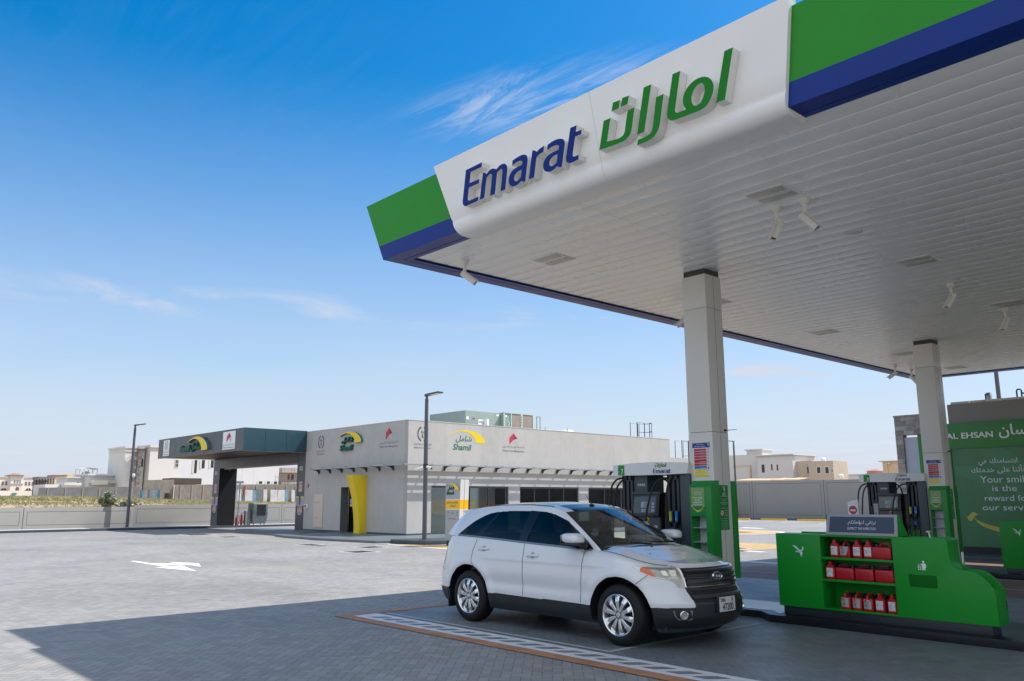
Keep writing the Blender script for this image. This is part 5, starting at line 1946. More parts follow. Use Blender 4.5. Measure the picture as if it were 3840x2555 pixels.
def lerp_tab(tab, x):
    """monotone cubic through a table, free of ripples"""
    key = id(tab)
    if key not in PCH:
        h = [tab[i + 1][0] - tab[i][0] for i in range(len(tab) - 1)]
        d = [(tab[i + 1][1] - tab[i][1]) / h[i] for i in range(len(h))]
        m = [d[0]]
        for i in range(1, len(d)):
            if d[i - 1] * d[i] <= 0:
                m.append(0.0)
            else:
                w1, w2 = 2 * h[i] + h[i - 1], h[i] + 2 * h[i - 1]
                m.append((w1 + w2) / (w1 / d[i - 1] + w2 / d[i]))
        m.append(d[-1])
        PCH[key] = (h, m)
    h, m = PCH[key]
    if x <= tab[0][0]:
        return tab[0][1]
    if x >= tab[-1][0]:
        return tab[-1][1]
    for i in range(len(h)):
        if x <= tab[i + 1][0]:
            t = (x - tab[i][0]) / h[i]
            return ((2 * t ** 3 - 3 * t ** 2 + 1) * tab[i][1] + (t ** 3 - 2 * t ** 2 + t) * h[i] * m[i]
                    + (-2 * t ** 3 + 3 * t ** 2) * tab[i + 1][1] + (t ** 3 - t ** 2) * h[i] * m[i + 1])


def ease_borders(par, cls, rounds=5):
    """relax the stair-stepped borders between differently classed cells of a parameter grid"""
    ni, nj = len(par) - 1, len(par[0]) - 1
    adj = {}

    def link(a, b):
        adj.setdefault(a, []).append(b)
        adj.setdefault(b, []).append(a)
    for i in range(ni):
        for j in range(nj):
            if i + 1 < ni and cls[i][j] != cls[i + 1][j]:
                link((i + 1, j), (i + 1, j + 1))
            if j + 1 < nj and cls[i][j] != cls[i][j + 1]:
                link((i, j + 1), (i + 1, j + 1))
    for _ in range(rounds):
        new = {}
        for v, nb in adj.items():
            if len(nb) != 2 or v[0] in (0, ni) or v[1] in (0, nj):
                continue
            p, q, r = par[v[0]][v[1]], par[nb[0][0]][nb[0][1]], par[nb[1][0]][nb[1][1]]
            new[v] = (p[0] * 0.4 + (q[0] + r[0]) * 0.3, p[1] * 0.4 + (q[1] + r[1]) * 0.3)
        for v, p in new.items():
            par[v[0]][v[1]] = p


XF = [(0.17, 0.60), (0.22, 0.74), (0.30, 0.86), (0.38, 0.90), (0.52, 0.905), (0.60, 0.86), (0.70, 0.80), (0.82, 0.775), (0.90, 0.745), (0.94, 0.70), (0.96, 0.64)]
XR = [(0.20, -3.78), (0.28, -3.90), (0.45, -3.98), (0.60, -3.97), (0.72, -3.92), (0.84, -3.86), (1.0, -3.80), (1.10, -3.76), (1.22, -3.66)]
WZ = [(0.18, 0.855), (0.26, 0.905), (0.34, 0.935), (0.46, 0.955), (0.60, 0.965), (0.75, 0.967), (0.88, 0.960), (1.0, 0.948), (1.10, 0.930), (1.22, 0.905)]
ZT_TAB = [(-3.9, 1.225), (-3.1, 1.215), (-1.7, 1.160), (-0.55, 1.112), (-0.40, 1.105), (-0.15, 1.085), (0.15, 1.035), (0.35, 0.990), (0.55, 0.955), (0.70, 0.945), (0.95, 0.94)]
XS0, XS1 = -3.05, -0.15


def ztop(x):
    return lerp_tab(ZT_TAB, x)


def zlow(x):
    # sill line: lower at the nose and tail valances, lifted a little between the wheels
    if x > 0.30:
        return 0.17
    if x < -3.3:
        return 0.215
    return 0.235


def lower_pt(c, t):
    """c: 0 rear centre .. 1 front centre along the plan outline, t: 0 sill .. 1 shoulder; near side y negative"""
    # first guess of x to know the height range
    if c < 0.14:
        a = c / 0.14 * math.pi / 2
        kind = 0
    elif c > 0.80:
        a = (1 - c) / 0.20 * math.pi / 2
        kind = 2
    else:
        kind = 1
    n = 2.7 if kind == 0 else 2.45

    def xy(z):
        w = lerp_tab(WZ, z)
        if kind == 1:
            return XS0 + (XS1 - XS0) * (c - 0.14) / 0.66, w
        sa, ca = math.sin(a) ** (2 / n), math.cos(a) ** (2 / n)
        if kind == 0:
            return XS0 + (lerp_tab(XR, z) - XS0) * ca, w * sa
        return XS1 + (lerp_tab(XF, z) - XS1) * ca, w * sa
    x, y = xy(0.7)
    z0, z1 = zlow(x), ztop(x)
    z = z0 + (z1 - z0) * t
    x, y = xy(z)
    # shoulder rolls in towards the bonnet and the belt
    d = z1 - z
    rr = 0.085 if x > -0.6 else 0.03
    if d < rr:
        k = 1 - math.sqrt(max(0.0, 1 - ((rr - d) / rr) ** 2))
        y -= k * (0.075 if x > -0.6 else 0.012) * min(1.0, abs(y) / 0.3)
    # soft crease under the door handles and a scoop above the sill
    if kind == 1:
        y += 0.006 * math.exp(-((z - 0.93) / 0.03) ** 2) - 0.016 * math.exp(-((z - 0.60) / 0.08) ** 2) * max(0.0, math.sin((c - 0.14) / 0.66 * math.pi)) ** 0.5
    # lips round the wheel arches
    for ax in (0.0, -2.86):
        q = math.hypot(x - ax, z - 0.365)
        y += 0.016 * math.exp(-((q - 0.50) / 0.07) ** 2) * min(1.0, abs(y) / 0.8)
    return x, y, z


def surf_y(x, z):
    """half width of the body side at (x, z)"""
    lo, hi = 0.0, 1.0
    for _ in range(26):
        m = (lo + hi) / 2
        if lower_pt(m, 0.5)[0] < x:
            lo = m
        else:
            hi = m
    c = (lo + hi) / 2
    xx = lower_pt(c, 0.5)[0]
    t = (z - zlow(xx)) / (ztop(xx) - zlow(xx))
    return lower_pt(c, max(0, min(1, t)))[1]


def inpoly(x, y, P):
    r = False
    j = len(P) - 1
    for i in range(len(P)):
        if (P[i][1] > y) != (P[j][1] > y) and x < (P[j][0] - P[i][0]) * (y - P[i][1]) / (P[j][1] - P[i][1]) + P[i][0]:
            r = not r
        j = i
    return r


HEAD = [(0.905, 0.945), (0.885, 0.885), (0.83, 0.835), (0.76, 0.815), (0.69, 0.805), (0.645, 0.775), (0.605, 0.715), (0.535, 0.712), (0.560, 0.94)]
AMB = [(0.905, 0.945), (0.885, 0.885), (0.83, 0.835), (0.785, 0.82), (0.83, 0.945)]
DOORF = [(-0.545, 1.14), (-0.58, 0.95), (-0.615, 0.45), (-1.685, 0.455), (-1.675, 1.20)]
DOORR = [(-1.685, 1.20), (-1.695, 0.455), (-2.41, 0.455), (-2.47, 0.58), (-2.62, 0.72), (-2.77, 0.83), (-2.77, 1.0), (-2.70, 1.21)]


def classify(x, y, z):
    """y: absolute distance from the car axis"""
    for ax in (0.0, -2.86):
        if math.hypot(x - ax, z - 0.365) < 0.452:
            return None
    if x > 0.3 and inpoly(y, z, AMB):
        return 'amber'
    if x > 0.3 and inpoly(y, z, HEAD):
        return 'headlight'
    if x > 0.45 and y < 0.555 and z > 0.712:
        if y < 0.53 - (0.925 - z) * 0.06 and z < 0.930:
            return 'grille'
        return 'white'
    if x > 0.3 and y < 0.54 - (0.71 - z) * 0.22 and z > 0.47:
        return 'bumper'
    if x > 0.25 and z < 0.485:
        return 'bumper' if z > 0.235 else 'valance'
    if x < -3.2 and z < 0.46 - (0.04 if x < -3.85 else 0):
        return 'rear_bumper'
    if -2.86 < x < 0 and z < 0.448:
        return 'sill'
    if x < -3.70 and 0.84 < z < 1.13 and y > 0.55:
        return 'tail'
    if inpoly(x, z, DOORF):
        return 'door_front'
    if inpoly(x, z, DOORR):
        return 'door_rear'
    return 'white'


CMX = {}
NC, NR = 520, 96
cs = []
for k in range(NC + 1):
    u = k / NC
    cs.append(u)
# denser columns at the rounded ends
cs = [0.14 * (k / 70.0) for k in range(70)] + [0.14 + 0.66 * k / 300.0 for k in range(300)] + [0.80 + 0.20 * k / 110.0 for k in range(111)]
par = [[(c, t / NR) for t in range(NR + 1)] for c in cs]
pts = [[lower_pt(*p) for p in row] for row in par]
cls = []
for i in range(len(cs) - 1):
    row = []
    for j in range(NR):
        q = (pts[i][j], pts[i + 1][j], pts[i + 1][j + 1], pts[i][j + 1])
        row.append(classify(sum(p[0] for p in q) / 4, sum(p[1] for p in q) / 4, sum(p[2] for p in q) / 4))
    cls.append(row)
ease_borders(par, cls)
pts = [[lower_pt(*p) for p in row] for row in par]
for side in (-1, 1):
    groups = {}
    for i in range(len(cs) - 1):
        for j in range(NR):
            k = cls[i][j]
            if k is not None:
                groups.setdefault(k, []).append((i, j))
    for k, cells in groups.items():
        idx = {}
        gg = CMX.setdefault((k, side if k.startswith('door') or k in ('headlight', 'amber', 'tail', 'sill') else 0), G())
        vs, fs = [], []
        for i, j in cells:
            f = []
            for a, b in ((i, j), (i + 1, j), (i + 1, j + 1), (i, j + 1)):
                if (a, b) not in idx:
                    idx[(a, b)] = len(vs)
                    p = pts[a][b]
                    vs.append((CARX + p[0], CARY + side * p[1], p[2]))
                f.append(idx[(a, b)])
            fs.append(tuple(f) if side < 0 else tuple(reversed(f)))
        gg.add(vs, fs, True)

# bonnet: rows between the two shoulders, crowned
shoulder = [lower_pt(c, 1.0) for c in cs]
hood_pts = [p for p in shoulder if p[0] >= -0.47]
gg = CMX.setdefault(('hood', 0), G())
rows = []
NY = 40
x_c = hood_pts[0][0]
for n_, p in enumerate(hood_pts):
    row = []
    ye = p[1]
    u = min(1.0, max(0.0, (p[0] - x_c) / (0.62 - x_c)))
    crown = 0.075 * (1 - u) + 0.03 * u
    for k in range(NY + 1):
        s = -1 + 2 * k / NY
        e = 1 - abs(s) ** 2.6
        # two long shoulders pressed into the bonnet
        z = p[2] + crown * e * min(1.0, ye / 0.35) + 0.010 * math.exp(-((abs(s) - 0.72) / 0.12) ** 2) * min(1.0, ye / 0.5)
        xx = p[0] + 0.22 * (1 - s * s) * max(0.0, 1 - u * 2.2) * 0.75
        row.append((CARX + xx, CARY + s * ye, z))
    rows.append(row)
gg.grid(rows)

white = CMX[('white', 0)]
white.build('body', M_CARW, car, weld=True, angle=60)
CMX[('hood', 0)].build('bonnet', M_CARW, car, angle=60)
for key, nm in (('door_front', 'front_door'), ('door_rear', 'rear_door')):
    for s in (-1, 1):
        CMX[(key, s)].build(nm, M_CARW, car, angle=60)
for s in (-1, 1):
    CMX[('sill', s)].build('side_skirt', M_CARB, car, angle=60)
CMX[('bumper', 0)].build('bumper_cladding', M_CARB, car, angle=60)
CMX[('rear_bumper', 0)].build('rear_bumper_cladding', M_CARB, car, angle=60)
CMX[('valance', 0)].build('front_valance', mat('valance_grey', (0.07, 0.11, 0.125), 0.45, var=0.1), car, angle=60)
CMX[('grille', 0)].build('grille', M_GRILLE, car, angle=60)
HL = {}
for s in (-1, 1):
    HL[s] = CMX[('headlight', s)].build('headlight', M_LAMP, car, angle=60)
    CMX[('amber', s)].build('indicator_lens', M_AMBER, HL[s], angle=60)
    CMX[('tail', s)].build('tail_light', M_TAIL, car, angle=60)


# surface helpers for things laid on the skin
def on_side(x, z, e=0.0, side=-1):
    return (CARX + x, CARY + side * (surf_y(x, z) + e), z)


def front_x(y, z):
    """nose surface x at (|y|, z)"""
    w = lerp_tab(WZ, z)
    n = 2.45
    k = max(0.0, 1 - (abs(y) / w) ** n) ** (1 / n)
    return XS1 + (lerp_tab(XF, z) - XS1) * k


def on_front(y, z, e=0.0):
    return (CARX + front_x(y, z) + e, CARY + y, z)


def strip_side(g, pts, w, e, side=-1):
    """ribbon following the body side along (x, z) points"""
    rows = []
    for i, (x, z) in enumerate(pts):
        a, b = pts[max(0, i - 1)], pts[min(len(pts) - 1, i + 1)]
        d = (b[0] - a[0], b[1] - a[1])
        L = math.hypot(*d) or 1
        nx, nz = -d[1] / L * w / 2, d[0] / L * w / 2
        rows.append([on_side(x + nx, z + nz, e, side), on_side(x - nx, z - nz, e, side)])
    g.grid(rows)


def dens(pts, n=6):
    out = []
    for a, b in zip(pts[:-1], pts[1:]):
        for k in range(n):
            out.append((a[0] + (b[0] - a[0]) * k / n, a[1] + (b[1] - a[1]) * k / n))
    out.append(pts[-1])
    return out


g = G()
for s in (-1, 1):
    strip_side(g, dens([(-0.545, 1.10), (-0.575, 0.95), (-0.615, 0.46)], 20), 0.007, 0.003, s)
    strip_side(g, dens([(-1.68, 1.15), (-1.69, 0.46)], 30), 0.007, 0.003, s)
    strip_side(g, dens([(-2.70, 1.18), (-2.77, 1.0), (-2.775, 0.86), (-2.70, 0.78), (-2.60, 0.70), (-2.48, 0.58), (-2.41, 0.46)]), 0.007, 0.003, s)
    strip_side(g, dens([(0.41, 0.855), (0.34, 0.80), (0.27, 0.745)], 8), 0.006, 0.003, s)
    strip_side(g, dens([(-3.70, 0.83), (-3.62, 0.74), (-3.44, 0.70)], 5), 0.006, 0.003, s)
    g.tube([(CARX + p[0], CARY + s * (p[1] - 0.02), p[2] + 0.006) for p in hood_pts if p[0] < 0.50], 0.0035, 5)
g.build('shut_lines', M_GAPS, car)

# ---------------- greenhouse
TOPC = [(0.0, -3.30, 1.555, 0.640), (0.06, -3.20, 1.585, 0.655), (0.16, -2.88, 1.625, 0.675), (0.34, -2.40, 1.653, 0.690), (0.58, -1.80, 1.662, 0.690), (0.78, -1.38, 1.640, 0.680), (0.92, -1.20, 1.600, 0.665), (1.0, -1.14, 1.575, 0.655)]


def top_curve(u):
    for a, b in zip(TOPC[:-1], TOPC[1:]):
        if u <= b[0]:
            k = (u - a[0]) / (b[0] - a[0])
            return [a[i] + (b[i] - a[i]) * k for i in (1, 2, 3)]
    return list(TOPC[-1][1:])


def bot_curve(u):
    x = -3.64 + (-0.33 + 3.64) * u
    z = ztop(x) - 0.004
    y = surf_y(max(-3.6, x), z) - 0.006
    if u > 0.93:
        y -= (u - 0.93) * 0.5
    if x < -3.3:
        y -= (-3.3 - x) * 0.18
    return [x, z, y]


def gh(u, v):
    b, t = bot_curve(u), top_curve(u)
    x = b[0] + (t[0] - b[0]) * v
    z = b[1] + (t[1] - b[1]) * v
    y = b[2] + (t[2] - b[2]) * v + 0.022 * math.sin(math.pi * v)
    if u > 0.8:
        x += 0.035 * math.sin(math.pi * v) * (u - 0.8) * 5
    return x, y, z


DLO = [(-3.20, 1.222), (-3.03, 1.34), (-2.90, 1.425), (-2.76, 1.49), (-2.62, 1.540), (-2.45, 1.567), (-2.2, 1.582), (-1.65, 1.590), (-1.45, 1.578), (-1.28, 1.550), (-1.03, 1.472), (-0.79, 1.338), (-0.57, 1.205), (-0.46, 1.118),
       (-0.50, 1.112), (-1.70, 1.172), (-2.75, 1.212)]
WINQ = [(-3.17, 1.232), (-2.89, 1.415), (-2.63, 1.53), (-2.42, 1.558), (-2.75, 1.224)]
WINR = [(-2.64, 1.220), (-2.36, 1.562), (-1.75, 1.580), (-1.82, 1.188)]
WINR2 = [(-2.64, 1.220), (-2.36, 1.562), (-2.30, 1.564), (-2.46, 1.214)]
WINF = [(-1.66, 1.182), (-1.565, 1.572), (-1.45, 1.566), (-1.28, 1.538), (-1.03, 1.460), (-0.83, 1.345), (-0.74, 1.285), (-0.70, 1.140)]


def gclass(x, z):
    if inpoly(x, z, WINQ):
        return 'q'
    if inpoly(x, z, WINR):
        return 'r'
    if inpoly(x, z, WINF):
        return 'f'
    if inpoly(x, z, DLO):
        return 'trim'
    return 'pillar'


NU, NV = 330, 60
gpar = [[(i / NU, j / NV) for j in range(NV + 1)] for i in range(NU + 1)]
gpts = [[gh(*p) for p in row] for row in gpar]
gcls = [[gclass((gpts[i][j][0] + gpts[i + 1][j + 1][0]) / 2, (gpts[i][j][2] + gpts[i + 1][j + 1][2]) / 2) for j in range(NV)] for i in range(NU)]
ease_borders(gpar, gcls)
gpts = [[gh(*p) for p in row] for row in gpar]
for s in (-1, 1):
    pts = gpts
    grp = {}
    for i in range(NU):
        for j in range(NV):
            grp.setdefault(gcls[i][j], []).append((i, j))
    if s > 0:
        grp.pop('f')        # the driver's window is wound down
    for k, cells in grp.items():
        vs, fs, idx = [], [], {}
        off = {'q': -0.006, 'r': -0.006, 'f': -0.006}.get(k, 0.0)
        for i, j in cells:
            f = []
            for a, b in ((i, j), (i + 1, j), (i + 1, j + 1), (i, j + 1)):
                if (a, b) not in idx:
                    idx[(a, b)] = len(vs)
                    p = pts[a][b]
                    vs.append((CARX + p[0], CARY + s * (p[1] + off), p[2]))
                f.append(idx[(a, b)])
            fs.append(tuple(f))
        g = G()
        g.add(vs, fs, True)
        nm, mm = {'q': ('quarter_window', M_CARGL), 'r': ('rear_window', M_CARGL), 'f': ('front_window', M_CARGL), 'trim': ('window_trim', M_TRIMB), 'pillar': ('roof_pillars', M_CARW)}[k]
        g.build(nm, mm, car, angle=60)
    # bright strip under the glass
    g = G()
    rows = []
    for k in range(60):
        x = -3.17 + (2.72) * k / 59.0
        z = ztop(x) + 0.004
        y = surf_y(max(-3.6, x), z - 0.01) - 0.002
        rows.append([(CARX + x, CARY + s * (y + 0.006), z - 0.011), (CARX + x, CARY + s * (y + 0.011), z), (CARX + x, CARY + s * (y + 0.002), z + 0.013)])
    g.grid(rows)
    g.build('belt_moulding', M_STRIP, car)

# roof, glass panel, windscreen, tailgate
rows = []
UU = [k / 60.0 for k in range(61)]
roofw, roofg = G(), G()
prow = []
for u in UU:
    t = top_curve(u)
    row = []
    for k in range(41):
        s = -1 + 2 * k / 40
        e = 1 - abs(s) ** 2.4
        row.append((CARX + t[0] + (0.085 * e * max(0.0, (u - 0.75) * 4)), CARY + s * t[2], t[1] + 0.050 * e * (0.6 + 0.4 * min(1, (1 - u) * 3)) + (0.018 * (1 - e) ** 3 * 0)))
    prow.append(row)
for i in range(60):
    for k in range(40):
        q = (prow[i][k], prow[i + 1][k], prow[i + 1][k + 1], prow[i][k + 1])
        s = abs(-1 + 2 * (k + 0.5) / 40)
        gg = roofg if (UU[i] > 0.42 and s < 0.80) else roofw
        gg.add(q, [(0, 1, 2, 3)], True)
roofw.build('roof', M_CARW, car, weld=True, angle=60)
roofg.build('glass_roof', M_ROOFG, car, weld=True, angle=60)

# windscreen between the two A pillars, bowed forward
ws = []
NW = 30
for j in range(25):
    v = j / 24.0
    p = gh(1.0, v)
    row = []
    for k in range(NW + 1):
        s = -1 + 2 * k / NW
        e = 1 - s * s
        bow = 0.20 * (1 - v) + 0.085 * v
        row.append((CARX + p[0] + bow * e, CARY + s * p[1], p[2] + 0.035 * e * v * (1) + 0.028 * e * (1 - v)))
    ws.append(row)
g = G()
fr = G()
for j in range(24):
    for k in range(NW):
        q = (ws[j][k], ws[j][k + 1], ws[j + 1][k + 1], ws[j + 1][k])
        edge = j < 2 or j > 22 or k < 1 or k > NW - 2
        (fr if edge else g).add(q, [(0, 1, 2, 3)], True)
g.build('windscreen', M_WS, car, weld=True, angle=60)
fr.build('windscreen_surround', M_TRIMB, car, weld=True, angle=60)
# tailgate glass
g = G()
rows = []
for j in range(13):
    v = j / 12.0
    p = gh(0.0, v)
    rows.append([(CARX + p[0] - 0.16 * (1 - v * 0.6) * (1 - s * s), CARY + s * p[1], p[2]) for s in [-1 + 2 * k / 20 for k in range(21)]])
g.grid(rows)
g.build('tailgate_glass', M_CARGL, car)
# roof spoiler
g = G()
rows = []
for k in range(21):
    s = -1 + 2 * k / 20
    y = CARY + s * 0.66
    b = 0.06 * (1 - s * s)
    rows.append([(CARX - 3.10, y, 1.602 + 0.045 * (1 - s * s)), (CARX - 3.30 - b, y, 1.585 + 0.03 * (1 - s * s)), (CARX - 3.37 - b, y, 1.565 + 0.025 * (1 - s * s)), (CARX - 3.32 - b, y, 1.542 + 0.02 * (1 - s * s)), (CARX - 3.2, y, 1.545)])
g.grid(rows, closed_u=True)
g.add(rows[0] + rows[-1], [(0, 1, 2, 3, 4), (9, 8, 7, 6, 5)], False)
g.build('roof_spoiler', M_CARW, car, angle=45)
# tailgate shelf closing the gap under the rear glass
g = G()
rr = []
for c in cs:
    if c > 0.16:
        break
    p = lower_pt(c, 1.0)
    rr.append([(CARX + p[0], CARY - p[1], p[2]), (CARX + p[0], CARY + p[1], p[2])])
g.grid(rr)
g.build('tailgate_ledge', M_CARW, car)
# roof rail channels
for s in (-1, 1):
    g = G()
    path = []
    for k in range(20):
        t = top_curve(0.13 + 0.66 * k / 19)
        path.append((CARX + t[0], CARY + s * (t[2] - 0.035), t[1] + 0.014))
    g.tube(path, 0.006, 6)
    g.build('roof_channel', M_GAPS, car)

# ---------------- front end details
g = G()
for z, h_ in ((0.895, 0.030), (0.845, 0.036), (0.79, 0.036), (0.738, 0.030)):
    rows = []
    for k in range(41):
        y = -0.512 + 1.024 * k / 40
        rows.append([on_front(y, z + h_ / 2, 0.002), on_front(y, z + h_ * 0.25, 0.020), on_front(y, z - h_ * 0.45, 0.022), on_front(y, z - h_ / 2, 0.002)])
    g.grid(rows, smooth=True)
g.build('grille_bars', mat('grille_bar_graphite', (0.035, 0.034, 0.036), 0.25, metal=0.3), car, angle=30)
g = G()
g.tube([on_front(-0.525 + 1.05 * k / 30, 0.712, 0.008) for k in range(31)], 0.010, 8)
for s in (-1, 1):
    g.tube([on_front(s * (0.525 + 0.02 * k / 8), 0.712 + 0.215 * k / 8, 0.004) for k in range(9)], 0.010, 8)
g.build('grille_surround', M_CHROME, car)
# lower intake with a brow line
g = G()
rows = []
for k in range(31):
    y = -0.49 + 0.98 * k / 30
    rows.append([on_front(y, 0.692, 0.001), on_front(y, 0.675, 0.015), on_front(y, 0.668, 0.003)])
g.grid(rows)
rows = []
for k in range(31):
    y = -0.50 + 1.0 * k / 30
    rows.append([on_front(y, 0.622, 0.001), on_front(y, 0.605, 0.022), on_front(y, 0.588, 0.020), on_front(y, 0.575, 0.001)])
g.grid(rows)
g.build('intake_lips', mat('satin_black', (0.04, 0.042, 0.045), 0.32), car, angle=40)
g = G()
for k in range(5):
    a, b = -0.46 + k * 0.19, -0.46 + k * 0.19 + 0.16
    g.grid([[on_front(a + (b - a) * q / 6, z, 0.003) for q in range(7)] for z in (0.628, 0.664)])
g.build('intake', M_BLACK, car)
# emblem
g = G()
ez = 0.822
def on_emb(rx, rz, e, n=32):
    return [(CARX + front_x(0, ez) + 0.024 + e, CARY + rx * math.cos(2 * math.pi * k / n), ez + rz * math.sin(2 * math.pi * k / n)) for k in range(n)]
g.grid([on_emb(0.098, 0.050, -0.03), on_emb(0.098, 0.050, 0.002), on_emb(0.092, 0.044, 0.012), on_emb(0.078, 0.034, 0.008)], closed_u=True)
g.m(1)
g.add(on_emb(0.079, 0.035, 0.008), [tuple(range(32))], False)
em = g.build('emblem', [M_CHROME, mat('emblem_blue', (0.008, 0.014, 0.055), 0.3)], car)
g = G()
put_text(g, 'Ford', (-0.052, 0.052, -0.018, 0.020), lambda a, b: (CARX + front_x(0, ez) + 0.034, CARY + a, ez + b), 0.012, 0.35)
g.build('emblem_lettering', M_INKW, em)
# number plate
g = G()
PX = front_x(0, 0.5) + 0.012
PXW = CARX + PX
g.box(PXW - 0.02, PXW + 0.004, CARY - 0.20, CARY + 0.20, 0.405, 0.60)
g.build('plate_holder', M_BLACK, car, bevel=0.008)
g = G()
PF = lambda e: (lambda a, b: (PXW + e, CARY + a, b))
slab(g, -0.165, 0.165, 0.415, 0.585, PF(0.009), PF(0.004))
plate = g.build('number_plate', mat('plate_white', (0.58, 0.59, 0.57), 0.4), car, bevel=0.002)
g = G()
put_text(g, '47200', (-0.105, 0.115, 0.428, 0.512), PF(0.012), 0.012)
put_text(g, 'K', (0.085, 0.120, 0.528, 0.575), PF(0.012), 0.012)
put_text(g, 'DUBAI', (-0.140, -0.045, 0.530, 0.570), PF(0.012), 0.02)
g.m(1)
for a, b in ((-0.155, 0.575), (0.155, 0.575), (-0.12, 0.422), (0.14, 0.43)):
    sheet(g, [disc_pts(a, b, 0.006, 8)], PF(0.011))
g.build('plate_lettering', [M_INKK, M_GAPS], plate)
# fog lamps in pale bezels
for s in (-1, 1):
    g = G()
    pr_ = [(0.53, 0.455), (0.72, 0.455), (0.70, 0.39), (0.66, 0.345), (0.53, 0.345)]
    g.add([on_front(s * p[0], p[1], 0.006) for p in pr_], [tuple(range(5))], False)
    fb = g.build('fog_lamp', mat('fog_bezel', (0.16, 0.18, 0.19), 0.35), car)
    g = G()
    cy_, cz_ = s * 0.625, 0.402
    ctr = Vector(on_front(cy_, cz_, 0.012))
    nrm = Vector((0.80, s * 0.6, 0)).normalized()
    sd = Vector((0, 0, 1)).cross(nrm)
    def ringp(r, e):
        return [ctr + nrm * e + sd * (r * math.cos(2 * math.pi * k / 24)) + Vector((0, 0, r * math.sin(2 * math.pi * k / 24))) for k in range(24)]
    g.grid([ringp(0.050, -0.02), ringp(0.050, 0.010), ringp(0.042, 0.014), ringp(0.038, -0.01)], closed_u=True)
    g.m(1)
    g.add(ringp(0.039, -0.006), [tuple(range(24))], False)
    g.build('fog_lens', [M_CHROME, M_LAMP], fb)
    # bright chambers and a divider behind the lens
    g = G()
    for q in ([(0.745, 0.905), (0.700, 0.905), (0.690, 0.845), (0.735, 0.850)], [(0.672, 0.910), (0.600, 0.910), (0.605, 0.838), (0.660, 0.838)]):
        g.add([on_front(s * a_, b_, 0.004) for a_, b_ in q], [(0, 1, 2, 3)], False)
    g.add([on_front(s * a_, b_, 0.005) for a_, b_ in ((0.690, 0.826), (0.600, 0.826), (0.600, 0.818), (0.690, 0.818))], [(0, 1, 2, 3)], False)
    g.build('reflector', M_LAMPC, HL[s])
    g = G()
    edge = HEAD + HEAD[:1]
    path = []
    for a, b in zip(edge[:-1], edge[1:]):
        for k in range(5):
            yy, zz_ = a[0] + (b[0] - a[0]) * k / 5, a[1] + (b[1] - a[1]) * k / 5
            path.append(on_front(s * min(yy, 0.93), zz_, 0.003))
    g.tube(path, 0.006, 5)
    g.build('lamp_rim', M_LAMPC, HL[s])

# wheel arch liners and underbody
g = G()
g.box(CARX - 3.6, CARX + 0.55, CARY - 0.72, CARY + 0.72, 0.20, 0.42)
g.build('underbody', M_BLACK, car)
for ax in (0.0, -2.86):
    for s in (-1, 1):
        g = G()
        rows = []
        for k in range(25):
            a = math.radians(-8 + 196 * k / 24)
            x, z = ax + 0.452 * math.cos(a), 0.365 + 0.452 * math.sin(a)
            yo = surf_y(x, max(0.24, z)) - 0.004
            rows.append([(CARX + x, CARY + s * yo, z), (CARX + x, CARY + s * (yo - 0.03), z), (CARX + ax + (x - ax) * 0.98, CARY + s * 0.60, 0.365 + (z - 0.365) * 0.98)])
        g.grid(rows)
        rows = [[(CARX + ax + 0.44 * math.cos(math.radians(a)), CARY + s * 0.60, 0.365 + 0.44 * math.sin(math.radians(a))) for a in range(-10, 191, 10)], [(CARX + ax + 0.40 * math.cos(math.radians(a)), CARY + s * 0.60, 0.30) for a in range(-10, 191, 10)]]
        g.grid(rows)
        g.build('arch_liner', M_BLACK, car)

# wheels
M_TYRE = mat('tyre_rubber', (0.007, 0.0074, 0.008), 0.6, spec=0.3, var=0.12, vscale=9, bump=0.15, bscale=60)
M_ALLOY = mat('chrome_alloy', (0.80, 0.80, 0.80), 0.20, metal=0.85)
M_BRAKE = mat('brake_dark', (0.03, 0.028, 0.026), 0.6, metal=0.4)


